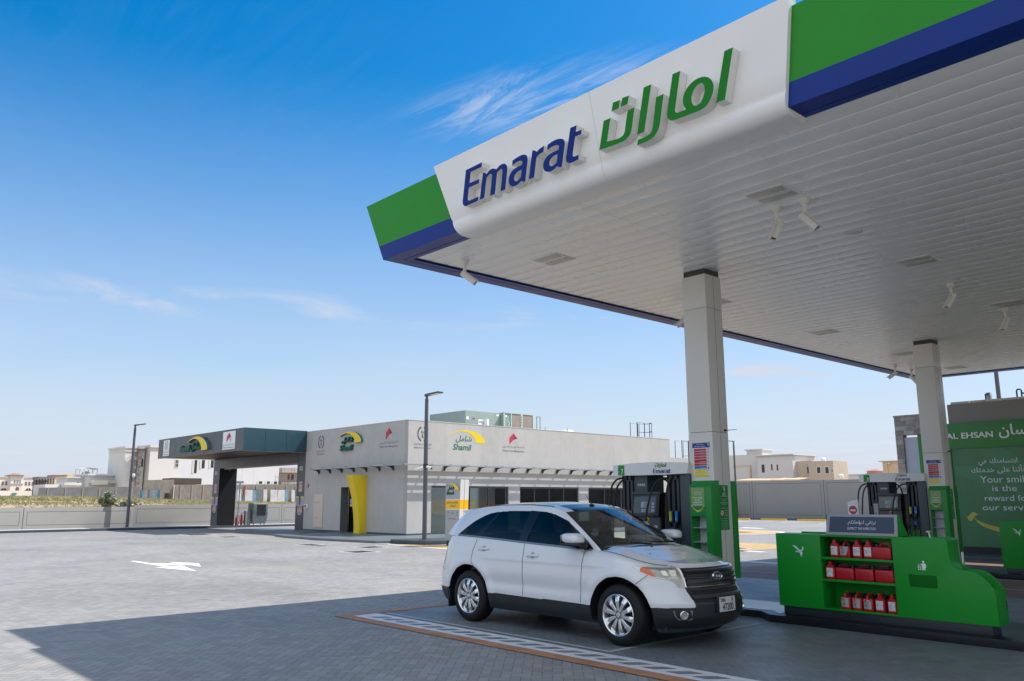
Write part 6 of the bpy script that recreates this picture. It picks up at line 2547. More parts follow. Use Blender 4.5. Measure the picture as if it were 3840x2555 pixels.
def wheel(ax, s, steer=0.0):
    c = (CARX + ax, CARY + s * 0.955, 0.365)      # outer face plane
    q = -s
    g = G()
    g.lathe([(0.236, q * 0.012), (0.245, q * 0.0), (0.285, -q * 0.004), (0.325, q * 0.004), (0.350, q * 0.022), (0.362, q * 0.045), (0.365, q * 0.08), (0.365, q * 0.165), (0.362, q * 0.20), (0.345, q * 0.235), (0.30, q * 0.245), (0.24, q * 0.235)], c, axis='y', n=64)
    for k in range(48):      # shoulder blocks
        a = 2 * math.pi * k / 48
        for r in (0.3655,):
            x, z = c[0] + r * math.cos(a), c[2] + r * math.sin(a)
    w = g.build('wheel', M_TYRE, car, angle=50)
    g = G()
    g.lathe([(0.222, q * 0.20), (0.226, q * 0.03), (0.234, q * 0.014), (0.246, q * 0.006), (0.247, q * 0.0), (0.240, -q * 0.004), (0.230, q * 0.004), (0.224, q * 0.02), (0.218, q * 0.05), (0.212, q * 0.19)], c, axis='y', n=64)
    # ten flat spokes
    for k in range(10):
        a = math.pi / 2 + 2 * math.pi * k / 10 + 0.12
        ca, sa = math.cos(a), math.sin(a)
        def P(r, t, y):
            return (c[0] + r * ca - t * sa, c[1] + y, c[2] + r * sa + t * ca)
        rws = []
        for r, wd, y in ((0.048, 0.015, 0.012), (0.10, 0.021, 0.010), (0.158, 0.027, 0.008), (0.160, 0.029, 0.008), (0.195, 0.033, 0.018), (0.224, 0.038, 0.030)):
            rws.append([P(r, -wd, q * (y + 0.035)), P(r, -wd, q * (y + 0.004)), P(r, -wd * 0.8, q * y), P(r, wd * 0.8, q * y), P(r, wd, q * (y + 0.004)), P(r, wd, q * (y + 0.035))])
        g.grid(rws, smooth=False)
    g.build('rim', M_ALLOY, w, angle=30)
    g = G()
    g.lathe([(0.0, q * 0.002), (0.030, q * 0.003), (0.034, q * 0.010), (0.036, q * 0.03), (0.075, q * 0.034), (0.080, q * 0.06)], c, axis='y', n=28)
    g.m(1)
    for k in range(5):
        a = math.pi / 2 + 2 * math.pi * k / 5 + 0.42
        g.lathe([(0.0, q * 0.012), (0.010, q * 0.012), (0.012, q * 0.04)], (c[0] + 0.056 * math.cos(a), c[1], c[2] + 0.056 * math.sin(a)), axis='y', n=8)
    g.build('hub', [M_ALLOY, M_BLACK], w)
    g = G()
    g.lathe([(0.0, q * 0.095), (0.165, q * 0.095), (0.165, q * 0.12), (0.222, q * 0.13), (0.222, q * 0.135), (0.0, q * 0.14)], c, axis='y', n=32)
    g.build('brake_disc', M_BRAKE, w)


for ax in (0.0, -2.86):
    for s in (-1, 1):
        wheel(ax, s)
# mud flap behind the rear wheel
for s in (-1, 1):
    g = G()
    g.box(CARX - 3.36, CARX - 3.34, CARY + s * 0.93, CARY + s * 0.68, 0.17, 0.48)
    g.build('mud_flap', M_BLACK, car, bevel=0.004)
# exhaust stub
g = G()
g.tube([(CARX - 2.35, CARY - 0.55, 0.24), (CARX - 2.28, CARY - 0.62, 0.20), (CARX - 2.2, CARY - 0.6, 0.25)], 0.014, 8)
g.build('tow_hook', M_BLACK, car)

# door handles with finger cups
for s in (-1, 1):
    for x, z in ((-2.53, 1.046), (-1.50, 0.997)):
        g = G()
        ctr = [(x - 0.12 + 0.24 * k / 12, z + 0.006 * (k / 12.0)) for k in range(13)]
        rows = []
        for xx, zz_ in ctr:
            kk = math.sin(math.pi * (xx - x + 0.12) / 0.24) ** 0.35 if 0 < (xx - x + 0.12) / 0.24 < 1 else 0.0
            rows.append([on_side(xx, zz_ + h_ * 0.019, 0.004 + e * 0.026 * kk, s) for h_, e in ((1, 0), (0.8, 0.9), (0, 1.1), (-0.8, 0.9), (-1, 0))])
        g.grid(rows)
        hd = g.build('door_handle', M_CARW, car, angle=70)
        g = G()
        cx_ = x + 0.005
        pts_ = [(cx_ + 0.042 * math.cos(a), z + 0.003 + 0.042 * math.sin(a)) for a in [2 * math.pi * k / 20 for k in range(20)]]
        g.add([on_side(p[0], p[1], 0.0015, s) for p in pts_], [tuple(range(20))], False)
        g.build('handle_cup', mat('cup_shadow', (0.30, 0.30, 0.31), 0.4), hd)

# door mirrors
for s in (-1, 1):
    g = G()
    rows = []
    cx_, cz_ = -0.655, 1.242
    for k in range(13):
        a = -math.pi / 2 + math.pi * k / 12
        yy = 1.035 + 0.10 * math.sin(a)
        f_ = max(1e-6, math.cos(a)) ** 0.35
        row = []
        for q in range(20):
            b = 2 * math.pi * q / 20
            cb, sb = math.cos(b), math.sin(b)
            row.append((CARX + cx_ + f_ * 0.150 * math.copysign(abs(cb) ** 0.6, cb) + 0.03 * (sb - 0.2) * -1 * 0.6, CARY + s * yy, cz_ + f_ * 0.068 * math.copysign(abs(sb) ** 0.55, sb) + 0.012))
        rows.append(row)
    g.grid(rows, closed_u=True)
    mr = g.build('door_mirror', M_CARW, car, angle=70)
    g = G()
    g.rbox(CARX + cx_ - 0.15, CARX + cx_ + 0.17, CARY + s * 1.035 - 0.10, CARY + s * 1.035 + 0.10, 1.163, 1.200, 0.016)
    g.tube([(CARX - 0.56, CARY + s * 1.0, 1.175), (CARX - 0.52, CARY + s * 0.93, 1.15)], [0.035, 0.05], 10)
    g.build('mirror_base', M_BLACK, mr)
    g = G()
    g.add([(CARX - 0.80, CARY + s * 0.955, 1.195), (CARX - 0.80, CARY + s * 1.115, 1.195), (CARX - 0.80, CARY + s * 1.115, 1.295), (CARX - 0.80, CARY + s * 0.955, 1.295)], [(0, 1, 2, 3)], False)
    g.build('mirror_glass', M_CHROME, mr)
    # black sail in front of the door glass
    g = G()
    sail = [(-0.46, 1.115), (-0.70, 1.125), (-0.70, 1.255), (-0.56, 1.195)]
    g.add([(CARX + x, CARY + s * (0.932 - (z - 1.115) * 0.42 + 0.004), z) for x, z in sail], [(0, 1, 2, 3)], False)
    g.build('mirror_sail', M_TRIMB, car)
# aerial
g = G()
g.lathe([(0.045, 0.0), (0.035, 0.018), (0.018, 0.03), (0.0, 0.034)], (CARX - 1.26, CARY, 1.655), n=14)
g.tube([(CARX - 1.26, CARY, 1.68), (CARX - 1.36, CARY, 1.80)], 0.005, 6)
g.build('aerial', M_BLACK, car)
# wipers and cowl
g = G()
rows = []
for k in range(21):
    s = -1 + 2 * k / 20
    xx = -0.33 + 0.20 * (1 - s * s)
    rows.append([(CARX + xx + 0.03, CARY + s * 0.80, 1.118 + 0.045 * (1 - s * s)), (CARX + xx - 0.06, CARY + s * 0.80, 1.120 + 0.045 * (1 - s * s))])
g.grid(rows)
g.build('cowl', M_BLACK, car)
for a, b, c_ in ((-0.10, -0.62, 0.0), (0.60, 0.02, 0.0)):
    g = G()
    P0 = (CARX - 0.16 - 0.2 * a * a * 0.8, CARY + a, 1.172)
    P1 = (CARX - 0.25 - 0.2 * b * b, CARY + b, 1.195)
    g.tube([P0, P1], 0.008, 6)
    g.tube([(P0[0] + 0.03, P0[1] + 0.02, P0[2]), ((P0[0] + P1[0]) / 2, (P0[1] + P1[1]) / 2, 1.20)], 0.007, 6)
    g.build('wiper', M_BLACK, car)
# washer jets
g = G()
for y_ in (-0.3, 0.35):
    g.box(CARX + 0.02, CARX + 0.05, CARY + y_ - 0.012, CARY + y_ + 0.012, 1.145, 1.158)
g.build('washer_jets', M_BLACK, car)
# windscreen stickers
g = G()
def on_ws(s, v, e=0.004):
    j = v * 24
    j0 = int(min(23, j))
    k = (s + 1) / 2 * NW
    k0 = int(min(NW - 1, k))
    fj, fk = j - j0, k - k0
    p = [0, 0, 0]
    for a, wa in ((0, 1 - fj), (1, fj)):
        for b, wb in ((0, 1 - fk), (1, fk)):
            for i in range(3):
                p[i] += ws[j0 + a][k0 + b][i] * wa * wb
    return (p[0] + e * 0.6, p[1], p[2] + e)
for a, b, v0, v1 in ((0.70, 0.76, 0.14, 0.22), (0.78, 0.84, 0.14, 0.22), (0.86, 0.88, 0.5, 0.66)):
    g.add([on_ws(a, v0), on_ws(b, v0), on_ws(b, v1), on_ws(a, v1)], [(0, 1, 2, 3)], False)
g.build('windscreen_sticker', M_POSTER, car)

# ---------------- cabin
g = G()
g.box(CARX - 3.0, CARX - 0.35, CARY - 0.74, CARY + 0.74, 0.42, 0.50)
g.box(CARX - 3.1, CARX - 2.95, CARY - 0.70, CARY + 0.70, 0.5, 1.15)
g.build('cabin_floor', M_INT, car)
g = G()
rows = []
for k in range(21):
    s = -1 + 2 * k / 20
    f_ = 0.16 * (1 - s * s)
    y = CARY + s * 0.73
    rows.append([(CARX - 0.36 + f_, y, 1.105), (CARX - 0.62, y, 1.10), (CARX - 0.74, y, 1.06), (CARX - 0.72, y, 0.75), (CARX - 0.6, y, 0.6)])
g.grid(rows)
g.rbox(CARX - 0.80, CARX - 0.55, CARY + 0.20, CARY + 0.58, 1.03, 1.13, 0.03)
g.build('dashboard', M_INT, car)
for y in (-0.38, 0.38):
    g = G()
    g.rbox(CARX - 1.55, CARX - 1.0, CARY + y - 0.25, CARY + y + 0.25, 0.55, 0.72, 0.06)
    rows = []
    for z, x, w in ((0.68, -1.52, 0.24), (0.9, -1.60, 0.25), (1.15, -1.70, 0.22), (1.22, -1.73, 0.17)):
        rows.append([(CARX + x + 0.07 * math.cos(a), CARY + y + w * math.sin(a), z) for a in [2 * math.pi * k / 16 for k in range(16)]])
    g.grid(rows, closed_u=True)
    g.rbox(CARX - 1.80, CARX - 1.70, CARY + y - 0.13, CARY + y + 0.13, 1.25, 1.43, 0.04)
    g.tube([(CARX - 1.73, CARY + y, 1.18), (CARX - 1.75, CARY + y, 1.28)], 0.05, 8)
    g.build('seat', M_SEAT, car)
g = G()
g.rbox(CARX - 2.75, CARX - 2.60, CARY - 0.62, CARY + 0.62, 0.55, 1.25, 0.05)
g.build('rear_bench', M_SEAT, car)
g = G()
cw = Vector((CARX - 0.90, CARY + 0.38, 1.02))
ax1, ax2 = Vector((0, 1, 0)), Vector((0.38, 0, 0.92)).normalized()
g.tube([cw + ax1 * (0.185 * math.cos(a)) + ax2 * (0.185 * math.sin(a)) for a in [2 * math.pi * k / 28 for k in range(29)]], 0.014, 8)
g.tube([cw - ax1 * 0.18, cw + ax1 * 0.18], 0.02, 6)
g.tube([cw, cw - ax2 * 0.18], 0.02, 6)
g.build('steering_wheel', M_BLACK, car)
g = G()
g.rbox(CARX - 1.00, CARX - 0.97, CARY - 0.13, CARY + 0.13, 1.435, 1.50, 0.012)
g.build('rear_view_mirror', M_BLACK, car)


# ---------------- person in the near front seat
def skin_body(name, nodes, edges, material, parent):
    me = bpy.data.meshes.new(name)
    org = ORG[parent.name]
    me.from_pydata([(n[0] - org.x, n[1] - org.y, n[2] - org.z) for n in nodes], edges, [])
    o = bpy.data.objects.new(name, me)
    COL.objects.link(o)
    o.parent = parent
    ORG[o.name] = org
    sk = o.modifiers.new('skin', 'SKIN')
    lay = me.skin_vertices[0] if me.skin_vertices else None
    if lay is None:
        bm = bmesh.new()
        bm.from_mesh(me)
        bm.verts.layers.skin.verify()
        bm.to_mesh(me)
        bm.free()
        lay = me.skin_vertices[0]
    for i, n in enumerate(nodes):
        lay.data[i].radius = (n[3], n[4] if len(n) > 4 else n[3])
    lay.data[0].use_root = True
    ss = o.modifiers.new('sub', 'SUBSURF')
    ss.levels = 2
    ss.render_levels = 2
    me.materials.append(material)
    for p in me.polygons:
        p.use_smooth = True
    sk.use_smooth_shade = True
    return o


pe = thing('person', 'person in a blue top at the steering wheel of the white car', 'person', (CARX - 1.35, CARY + 0.38, 0.70))
M_SKIN = mat('skin', (0.45, 0.26, 0.18), 0.55, var=0.04)
M_SHIRT = mat('blue_shirt', (0.10, 0.19, 0.30), 0.8, var=0.08)
px_, py_ = CARX - 1.38, CARY + 0.38
nodes = [(px_ - 0.02, py_, 0.80, 0.15, 0.12), (px_ - 0.05, py_, 0.98, 0.155, 0.11), (px_ - 0.06, py_, 1.12, 0.16, 0.11), (px_ - 0.04, py_, 1.215, 0.07, 0.06),
         (px_ - 0.05, py_ - 0.17, 1.15, 0.07), (px_ + 0.04, py_ - 0.24, 0.95, 0.052), (px_ + 0.24, py_ - 0.17, 0.86, 0.042), (px_ + 0.31, py_ - 0.13, 0.85, 0.036),
         (px_ - 0.05, py_ + 0.17, 1.15, 0.07), (px_ + 0.04, py_ + 0.24, 0.95, 0.052), (px_ + 0.24, py_ + 0.17, 0.86, 0.042), (px_ + 0.31, py_ + 0.12, 0.85, 0.036),
         (px_ + 0.16, py_ - 0.12, 0.76, 0.095), (px_ + 0.46, py_ - 0.13, 0.78, 0.08), (px_ + 0.16, py_ + 0.12, 0.76, 0.095), (px_ + 0.46, py_ + 0.13, 0.78, 0.08)]
edges = [(0, 1), (1, 2), (2, 3), (2, 4), (4, 5), (5, 6), (6, 7), (2, 8), (8, 9), (9, 10), (10, 11), (0, 12), (12, 13), (0, 14), (14, 15)]
skin_body('clothing', nodes, edges, M_SHIRT, pe)
# head: rounded skull with brow, nose, chin and ears
g = G()
hx, hy, hz = px_ + 0.0, py_, 1.375
rows = []
for j in range(19):
    b = -math.pi / 2 + math.pi * j / 18
    row = []
    for k in range(28):
        a = 2 * math.pi * k / 28
        x, y, z = math.cos(b) * math.cos(a), math.cos(b) * math.sin(a), math.sin(b)
        rx, ry, rz = 0.098, 0.076, 0.122
        X, Y_, Z_ = x * rx, y * ry, z * rz
        if z < 0:
            Y_ *= 1 - 0.28 * (-z) ** 1.3
            X += 0.018 * (-z)
        fr_ = max(0.0, x) ** 6
        X += fr_ * (0.030 * math.exp(-((z + 0.12) / 0.16) ** 2) * math.exp(-(y / 0.22) ** 2) - 0.010 * math.exp(-((z - 0.12) / 0.10) ** 2) * math.exp(-((abs(y) - 0.38) / 0.2) ** 2))
        X += fr_ * (0.008 * math.exp(-((z + 0.48) / 0.08) ** 2) * math.exp(-(y / 0.35) ** 2))
        if abs(y) > 0.9 and -0.35 < z < 0.2 and abs(x) < 0.35:
            Y_ *= 1.13
        row.append((hx + X, hy + Y_, hz + Z_))
    rows.append(row)
g.grid(rows, closed_u=True)
g.tube([(px_ - 0.04, py_, 1.19), (px_ - 0.02, py_, 1.30)], [0.062, 0.056], 14)
hd = g.build('head', M_SKIN, pe, angle=70)
g = G()
rows = []
for j in range(11):
    b = math.radians(-5 + 95 * j / 10)
    rows.append([(hx - 0.014 + 0.100 * math.cos(b) * math.cos(a), hy + 0.081 * math.cos(b) * math.sin(a), hz + 0.018 + 0.118 * math.sin(b)) for a in [math.radians(62 + 236 * k / 24) for k in range(25)]])
g.grid(rows)
g.build('hair', mat('dark_hair', (0.015, 0.012, 0.010), 0.7), pe)
g = G()
for s in (-1, 1):
    g.lathe([(0.0, 0.006), (0.010, 0.003), (0.013, -0.006)], (hx + 0.083, hy + s * 0.031, hz + 0.012), axis='x', n=10)
g.m(1)
for s in (-1, 1):
    g.lathe([(0.0, 0.0085), (0.0055, 0.007)], (hx + 0.083, hy + s * 0.031, hz + 0.012), axis='x', n=8)
g.build('eyes', [M_POSTER, M_BLACK], pe)
for s in (-1, 1):
    g = G()
    b0 = Vector((px_ + 0.33, py_ + s * 0.12, 0.85))
    g.tube([b0, b0 + Vector((0.05, -s * 0.005, 0.0)), b0 + Vector((0.085, -s * 0.008, -0.004))], [0.03, 0.042, 0.036], 10)
    for k, L in enumerate((0.062, 0.072, 0.068, 0.054)):
        o_ = Vector((0.08, s * (0.030 - 0.020 * k), 0.0))
        g.tube([b0 + o_, b0 + o_ + Vector((L * 0.55, 0, -0.004)), b0 + o_ + Vector((L * 0.9, 0, -0.022))], [0.0095, 0.009, 0.007], 6)
    g.tube([b0 + Vector((0.02, -s * 0.035, 0.0)), b0 + Vector((0.05, -s * 0.06, -0.002)), b0 + Vector((0.08, -s * 0.066, -0.01))], [0.012, 0.011, 0.008], 6)
    g.build('hand', M_SKIN, pe)
# ================================================================ INSPECTION SHOP (grey tiled building)
def tile_mat(name, color, w=1.15, along='Y', var=0.06):
    """large grey porcelain panels: cloudy concrete tone, fine vertical joints"""
    m = bpy.data.materials.new(name)
    m.use_nodes = True
    t = NT(m.node_tree)
    b = t.n['Principled BSDF']
    tc = t.new('ShaderNodeTexCoord')
    v = tc.outputs['Object']
    s = t.new('ShaderNodeSeparateXYZ')
    t.l.new(v, s.inputs[0])
    u = s.outputs[1] if along == 'Y' else s.outputs[0]
    a = t.math('DIVIDE', u, w)
    fl = t.math('FLOOR', a)
    fr = t.math('SUBTRACT', a, fl)
    d = t.math('MINIMUM', fr, t.math('SUBTRACT', 1.0, fr))
    wn = t.new('ShaderNodeTexWhiteNoise', noise_dimensions='1D')
    t.l.new(fl, wn.inputs['W'])
    st = t.mapping(v, scale=(1.0, 1.0, 0.7))
    n = t.noise(st, 1.6, 6.0, 0.62, 0.6)
    n2 = t.noise(st, 7.0, 5.0, 0.7, 0.3)
    f = t.mapr(n, 0.3, 0.7, 1 - var, 1 + var)
    f = t.math('MULTIPLY', f, t.mapr(n2, 0.3, 0.7, 0.97, 1.03))
    f = t.math('MULTIPLY', f, t.mapr(wn.outputs[0], 0, 1, 0.965, 1.035))
    f = t.math('MULTIPLY', f, t.mapr(d, 0.002, 0.006, 0.86, 1.0, True))
    cm = t.new('ShaderNodeVectorMath', operation='SCALE')
    cm.inputs[0].default_value = color
    t.l.new(f, cm.inputs['Scale'])
    t.l.new(cm.outputs[0], b.inputs['Base Color'])
    b.inputs['Roughness'].default_value = 0.62
    return m


M_TILEX = tile_mat('grey_tile_side', (0.43, 0.415, 0.395))
M_TILEY = tile_mat('grey_tile_front', (0.43, 0.415, 0.395), along='X')
M_SKIRT = mat('dark_skirting', (0.055, 0.065, 0.075), 0.45, var=0.1)
M_FRAME = mat('window_frame', (0.055, 0.065, 0.075), 0.4)
M_SHOPGL = glass_mat('shop_glass', (0.66, 0.78, 0.76))
M_ANTH = mat('anthracite_panel', (0.058, 0.064, 0.074), 0.35, var=0.05, vscale=0.7)
M_ANTHB = mat('blue_black_panel', (0.020, 0.060, 0.082), 0.30, var=0.05, vscale=0.7)
M_SOFFD = mat('black_soffit', (0.008, 0.009, 0.011), 0.5, spec=0.25)
M_ALU = mat('aluminium_blade', (0.36, 0.38, 0.41), 0.35, metal=0.5)

SX, SY = -32.6, 23.05
shop = thing('inspection_shop', 'grey tiled inspection shop with slatted sunshade and glass shopfront', 'building', (SX, SY, 0))
WINS = [(24.47, 29.5, (26.93, 28.17, 29.35)), (30.31, 34.86, (31.43, 32.55, 33.7)), (35.67, 40.4, (37.12, 38.6)), ]
g = G()
H = 5.50
# street side wall with window openings (facing +X)
ys = [SY]
for a, b, _ in WINS:
    g.box(SX - 0.30, SX, ys[-1], a, 0.0, H) if ys[-1] < a else None
    g.box(SX - 0.30, SX, a, b, 2.40, H)
    ys.append(b)
g.box(SX - 0.30, SX, ys[-1], 43.45, 0.0, H)
g.box(-42.4, SX - 0.30, 43.15, 43.45, 0, H)
g.box(-42.4, -42.1, SY + 0.3, 43.15, 0, H)
g.box(-42.1, SX - 0.30, SY + 0.3, 43.15, H - 0.55, H - 0.35)
g.m(1)
g.box(-42.46, -38.58, SY, SY + 0.30, 0.0, H)
g.box(-38.58, -36.5, SY, SY + 0.30, 2.39, H)
g.box(-36.5, SX - 0.30, SY, SY + 0.30, 0.0, H)
g.m(0)
g.box(SX - 6, SX - 0.0, 43.455, 45.4, 0.0, 4.36)
g.build('walls', [M_TILEX, M_TILEY], shop)
g = G()
for a, b in ((SY, 24.45), (29.52, 30.29), (34.88, 35.65), (40.42, 43.45)):
    g.box(SX, SX + 0.012, a, b, 0.0, 0.175)
g.box(-42.46, -38.6, SY - 0.012, SY, 0.0, 0.175)
g.box(-36.0, SX + 0.012, SY - 0.012, SY, 0.0, 0.175)
g.build('skirting', M_SKIRT, shop)
g = G()
g.box(-42.5, SX + 0.015, SY - 0.015, SY + 0.33, H, H + 0.03)
g.box(SX - 0.33, SX + 0.015, SY + 0.33, 43.47, H, H + 0.03)
g.build('parapet_cap', mat('pale_cap', (0.55, 0.54, 0.52), 0.6), shop)
# floor, back wall and furnishings inside
g = G()
g.box(-41.9, SX - 0.05, SY + 0.3, 43.1, 0.0, 0.03)
g.m(1)
g.box(-36.2, -36.0, 24.0, 29.8, 0.03, 3.0)
g.box(-33.7, -33.6, 35.3, 43.0, 0.03, 3.0)
g.box(-38.4, SX - 0.3, 29.85, 29.95, 0.03, 3.4)
g.box(-38.4, SX - 0.3, 35.2, 35.3, 0.03, 3.4)
g.box(-38.4, SX - 0.3, SY + 0.3, 43.0, 3.0, 3.05)
g.m(2)
g.box(-33.4, -33.35, 30.0, 35.1, 0.1, 3.0)
g.m(3)
g.box(-33.34, -33.31, 33.5, 34.7, 0.4, 1.9)
g.m(4)
g.box(-35.2, -34.5, 24.6, 27.6, 0.03, 1.05)
g.box(-35.0, -34.4, 27.9, 29.3, 0.03, 0.9)
g.m(5)
g.box(-35.4, -34.9, 28.2, 28.8, 0.8, 1.6)
g.box(-35.4, -34.9, 29.0, 29.4, 0.5, 1.3)
g.m(6)
g.box(-33.59, -33.55, 36.1, 37.0, 1.35, 1.85)
g.build('interior', [mat('floor_tile', (0.5, 0.5, 0.5), 0.4), mat('interior_wall', (0.50, 0.54, 0.50), 0.7), mat('interior_blue', (0.03, 0.26, 0.62), 0.5), mat('interior_green', (0.06, 0.50, 0.16), 0.5),
                     mat('counter_wood', (0.30, 0.15, 0.11), 0.4, var=0.1), mat('interior_mustard', (0.35, 0.24, 0.06), 0.6), M_BLACK], shop)
for a, b, muls in WINS:
    g = G()
    fx0, fx1 = SX - 0.14, SX - 0.06
    g.box(fx0, fx1, a, b, 2.31, 2.398)
    g.box(fx0, fx1, a, b, 0.03, 0.09)
    g.box(fx0, fx1, a, a + 0.07, 0.09, 2.31)
    g.box(fx0, fx1, b - 0.07, b, 0.09, 2.31)
    for m_ in muls:
        if a + 0.1 < m_ < b - 0.1:
            g.box(fx0, fx1, m_ - 0.022, m_ + 0.022, 0.09, 2.31)
    w = g.build('window', M_FRAME, shop)
    g = G()
    g.box(SX - 0.105, SX - 0.095, a + 0.07, b - 0.07, 0.09, 2.31)
    g.build('pane', M_SHOPGL, w)

# slatted sunshade on both sides
AW = 0.62
awn = G()
brk = G()
for z_ in (3.36,):
    # side run facing +X
    for k in range(4):
        o = 0.10 + k * 0.128
        awn.box(SX + o, SX + o + 0.075, SY - 0.62 + (0.128 * (3 - k)), 43.0, z_ - 0.012, z_ + 0.018)
    awn.box(SX + AW - 0.055, SX + AW, SY - AW, 43.0, z_ - 0.02, z_ + 0.035)
    for k in range(4):
        o = 0.10 + k * 0.128
        awn.box(-40.85, SX + o, SY - o - 0.075, SY - o, z_ - 0.012, z_ + 0.018)
    awn.box(-40.85, SX + AW - 0.055, SY - AW, SY - AW + 0.055, z_ - 0.02, z_ + 0.035)
prof_b = smooth_outline([(0.0, 3.40), (0.60, 3.415), (0.615, 3.37), (0.58, 3.33), (0.42, 3.325, 1), (0.22, 3.29, 1), (0.11, 3.22, 1), (0.07, 3.13), (0.0, 3.13)], 4)
y = SY + 1.05
while y < 43:
    brk.py([(SX + a, b) for a, b in prof_b], y - 0.02, y + 0.02)
    y += 1.125
x = -33.75
while x > -41.0:
    brk.px([(SY - a, b) for a, b in prof_b], x - 0.02, x + 0.02)
    x -= 1.185
aw = awn.build('sunshade', M_ALU, shop)
brk.build('bracket', M_DARKMETAL, aw)

# doorway with sliding glass and notices
g = G()
g.box(-38.1, -36.4, SY + 1.4, SY + 1.45, 0.1, 2.39)
g.m(1)
g.box(-38.12, -37.98, SY + 0.16, SY + 0.26, 0.05, 2.38)
g.m(2)
g.box(-38.578, -38.56, SY + 0.02, SY + 1.4, 0.05, 2.38)
g.build('doorway', [M_SHOPGL, M_TRIMB, mat('door_reveal', (0.13, 0.135, 0.14), 0.6)], shop)
g = G()
g.box(-38.55, -36.0, SY + 0.55, SY + 0.56, 0.05, 2.39)
dr = g.build('sliding_door', M_SHOPGL, shop)
g = G()
slab(g, -38.0, -37.62, 1.40, 1.78, face_y(SY + 0.22, 0.004), face_y(SY + 0.22, 0.0))
g.m(1)
rect(g, -38.0, -37.62, 1.40, 1.48, face_y(SY + 0.22, 0.007))
g.m(2)
rect(g, -37.98, -37.66, 1.92, 2.15, face_y(SY + 0.22, 0.004))
g.m(3)
put_text(g, arabic('\u0645\u063A\u0644\u0642') if False else arabic('\u0645\u062F\u062E\u0644'), (-37.92, -37.7, 1.62, 1.72), face_y(SY + 0.22, 0.008), 0.02)
put_text(g, 'Entrance', (-37.95, -37.67, 1.53, 1.59), face_y(SY + 0.22, 0.008), 0.02)
g.build('door_notice', [mat('notice_pale_blue', (0.42, 0.5, 0.62), 0.5), M_YELLOW, M_NAVY, M_INKBLUE], dr)
# wall cabinets (beige), call point, sounder
g = G()
for z0, z1 in ((0.30, 1.15), (1.165, 2.0)):
    g.box(-41.29, -40.37, SY - 0.03, SY - 0.002, z0, z1)
g.m(1)
g.box(-41.33, -40.33, SY - 0.02, SY - 0.001, 0.26, 2.04)
g.m(2)
for z in (0.75, 1.57):
    put_text(g, 'FIRE HOSE', (-41.02, -40.72, z, z + 0.06), face_y(SY - 0.03, 0.003))
    sheet(g, [disc_pts(-41.2, z + 0.03, 0.035, 12)], face_y(SY - 0.03, 0.003))
hc = g.build('hose_cabinet', [mat('cabinet_beige', (0.62, 0.50, 0.40), 0.45, var=0.03), M_STEEL, M_INKG], shop)
g = G()
g.box(-42.29, -41.95, SY - 0.10, SY, 1.28, 1.50)
g.m(1)
rect(g, -42.24, -42.0, 1.34, 1.46, face_y(SY - 0.10, 0.003))
g.build('call_point', [M_POSTER, M_PRED], shop, bevel=0.01)
g = G()
g.box(-42.15, -41.98, SY - 0.06, SY, 2.44, 2.60)
g.m(1)
rect(g, -42.10, -42.03, 2.48, 2.56, face_y(SY - 0.06, 0.003))
g.build('alarm_sounder', [M_PRED, M_POSTER], shop, bevel=0.008)

# ---- wall signs
AR_SH = '\u0634\u0627\u0645\u0644'


def swoosh_pts(x0, x1, z0, z1):
    """tapering yellow arc: thin at the left tip, broad foot at the right"""
    P = [(0.0, 0.66), (0.10, 0.78, 1), (0.22, 0.90, 1), (0.38, 0.985, 1), (0.52, 0.98, 1), (0.68, 0.90, 1), (0.82, 0.74, 1), (0.94, 0.48, 1), (1.0, 0.18, 1), (1.0, 0.0), (0.72, 0.0), (0.71, 0.22, 1), (0.66, 0.46, 1), (0.57, 0.68, 1), (0.45, 0.82, 1), (0.30, 0.86, 1), (0.15, 0.77, 1), (0.02, 0.63)]
    return smooth_outline([(x0 + p[0] * (x1 - x0), z0 + p[1] * (z1 - z0)) + tuple(p[2:]) for p in P], 4)


def arc_sign(t, u0, u1, v0, v1, fn, fnb=None):
    """yellow arc over green two-script wordmark in box; raised when fnb is given"""
    W, Hh = u1 - u0, v1 - v0
    g = G()
    sw = swoosh_pts(u0, u1, v0 + 0.39 * Hh, v1)
    if fnb:
        solid(g, [sw], fn, fnb, 1, 0)
    else:
        sheet(g, [sw], fn)
    g.build('arc', [mat('sign_yellow', (0.74, 0.56, 0.01), 0.4), mat('arc_return', (0.06, 0.13, 0.18), 0.4)], t)
    g = G()
    put_text(g, arabic(AR_SH), (u0 + 0.13 * W, u0 + 0.60 * W, v0 + 0.36 * Hh, v0 + 0.72 * Hh), fn, 0.02, 0.25, fnb=fnb, mside=1)
    g.build('lettering', [M_INKGREEN, mat('letter_return_green', (0.012, 0.07, 0.05), 0.5)], t)
    g = G()
    put_text(g, 'Shamil', (u0 + 0.05 * W, u0 + 0.60 * W, v0, v0 + 0.30 * Hh), fn, 0.025, 0.22, fnb=fnb, mside=1)
    g.build('lettering', [M_INKGREEN, mat('letter_return_green', (0.012, 0.07, 0.05), 0.5)], t)


def kite_sign(g, u0, u1, v0, v1, fn):
    """red folded arrow with a pale shadow facet"""
    W, Hh = u1 - u0, v1 - v0
    X = lambda a: u0 + a * W
    Z = lambda b: v0 + b * Hh
    g.m(0)
    sheet(g, [[(X(0.0), Z(0.0)), (X(0.0), Z(0.60)), (X(0.51), Z(1.0)), (X(0.51), Z(0.42))]], fn)
    g.m(1)
    sheet(g, [[(X(0.51), Z(0.42)), (X(0.51), Z(1.0)), (X(1.0), Z(0.56))]], fn)
    g.m(2)
    sheet(g, [[(X(0.55), Z(0.38)), (X(1.0), Z(0.50)), (X(1.03), Z(-0.04))]], fn)


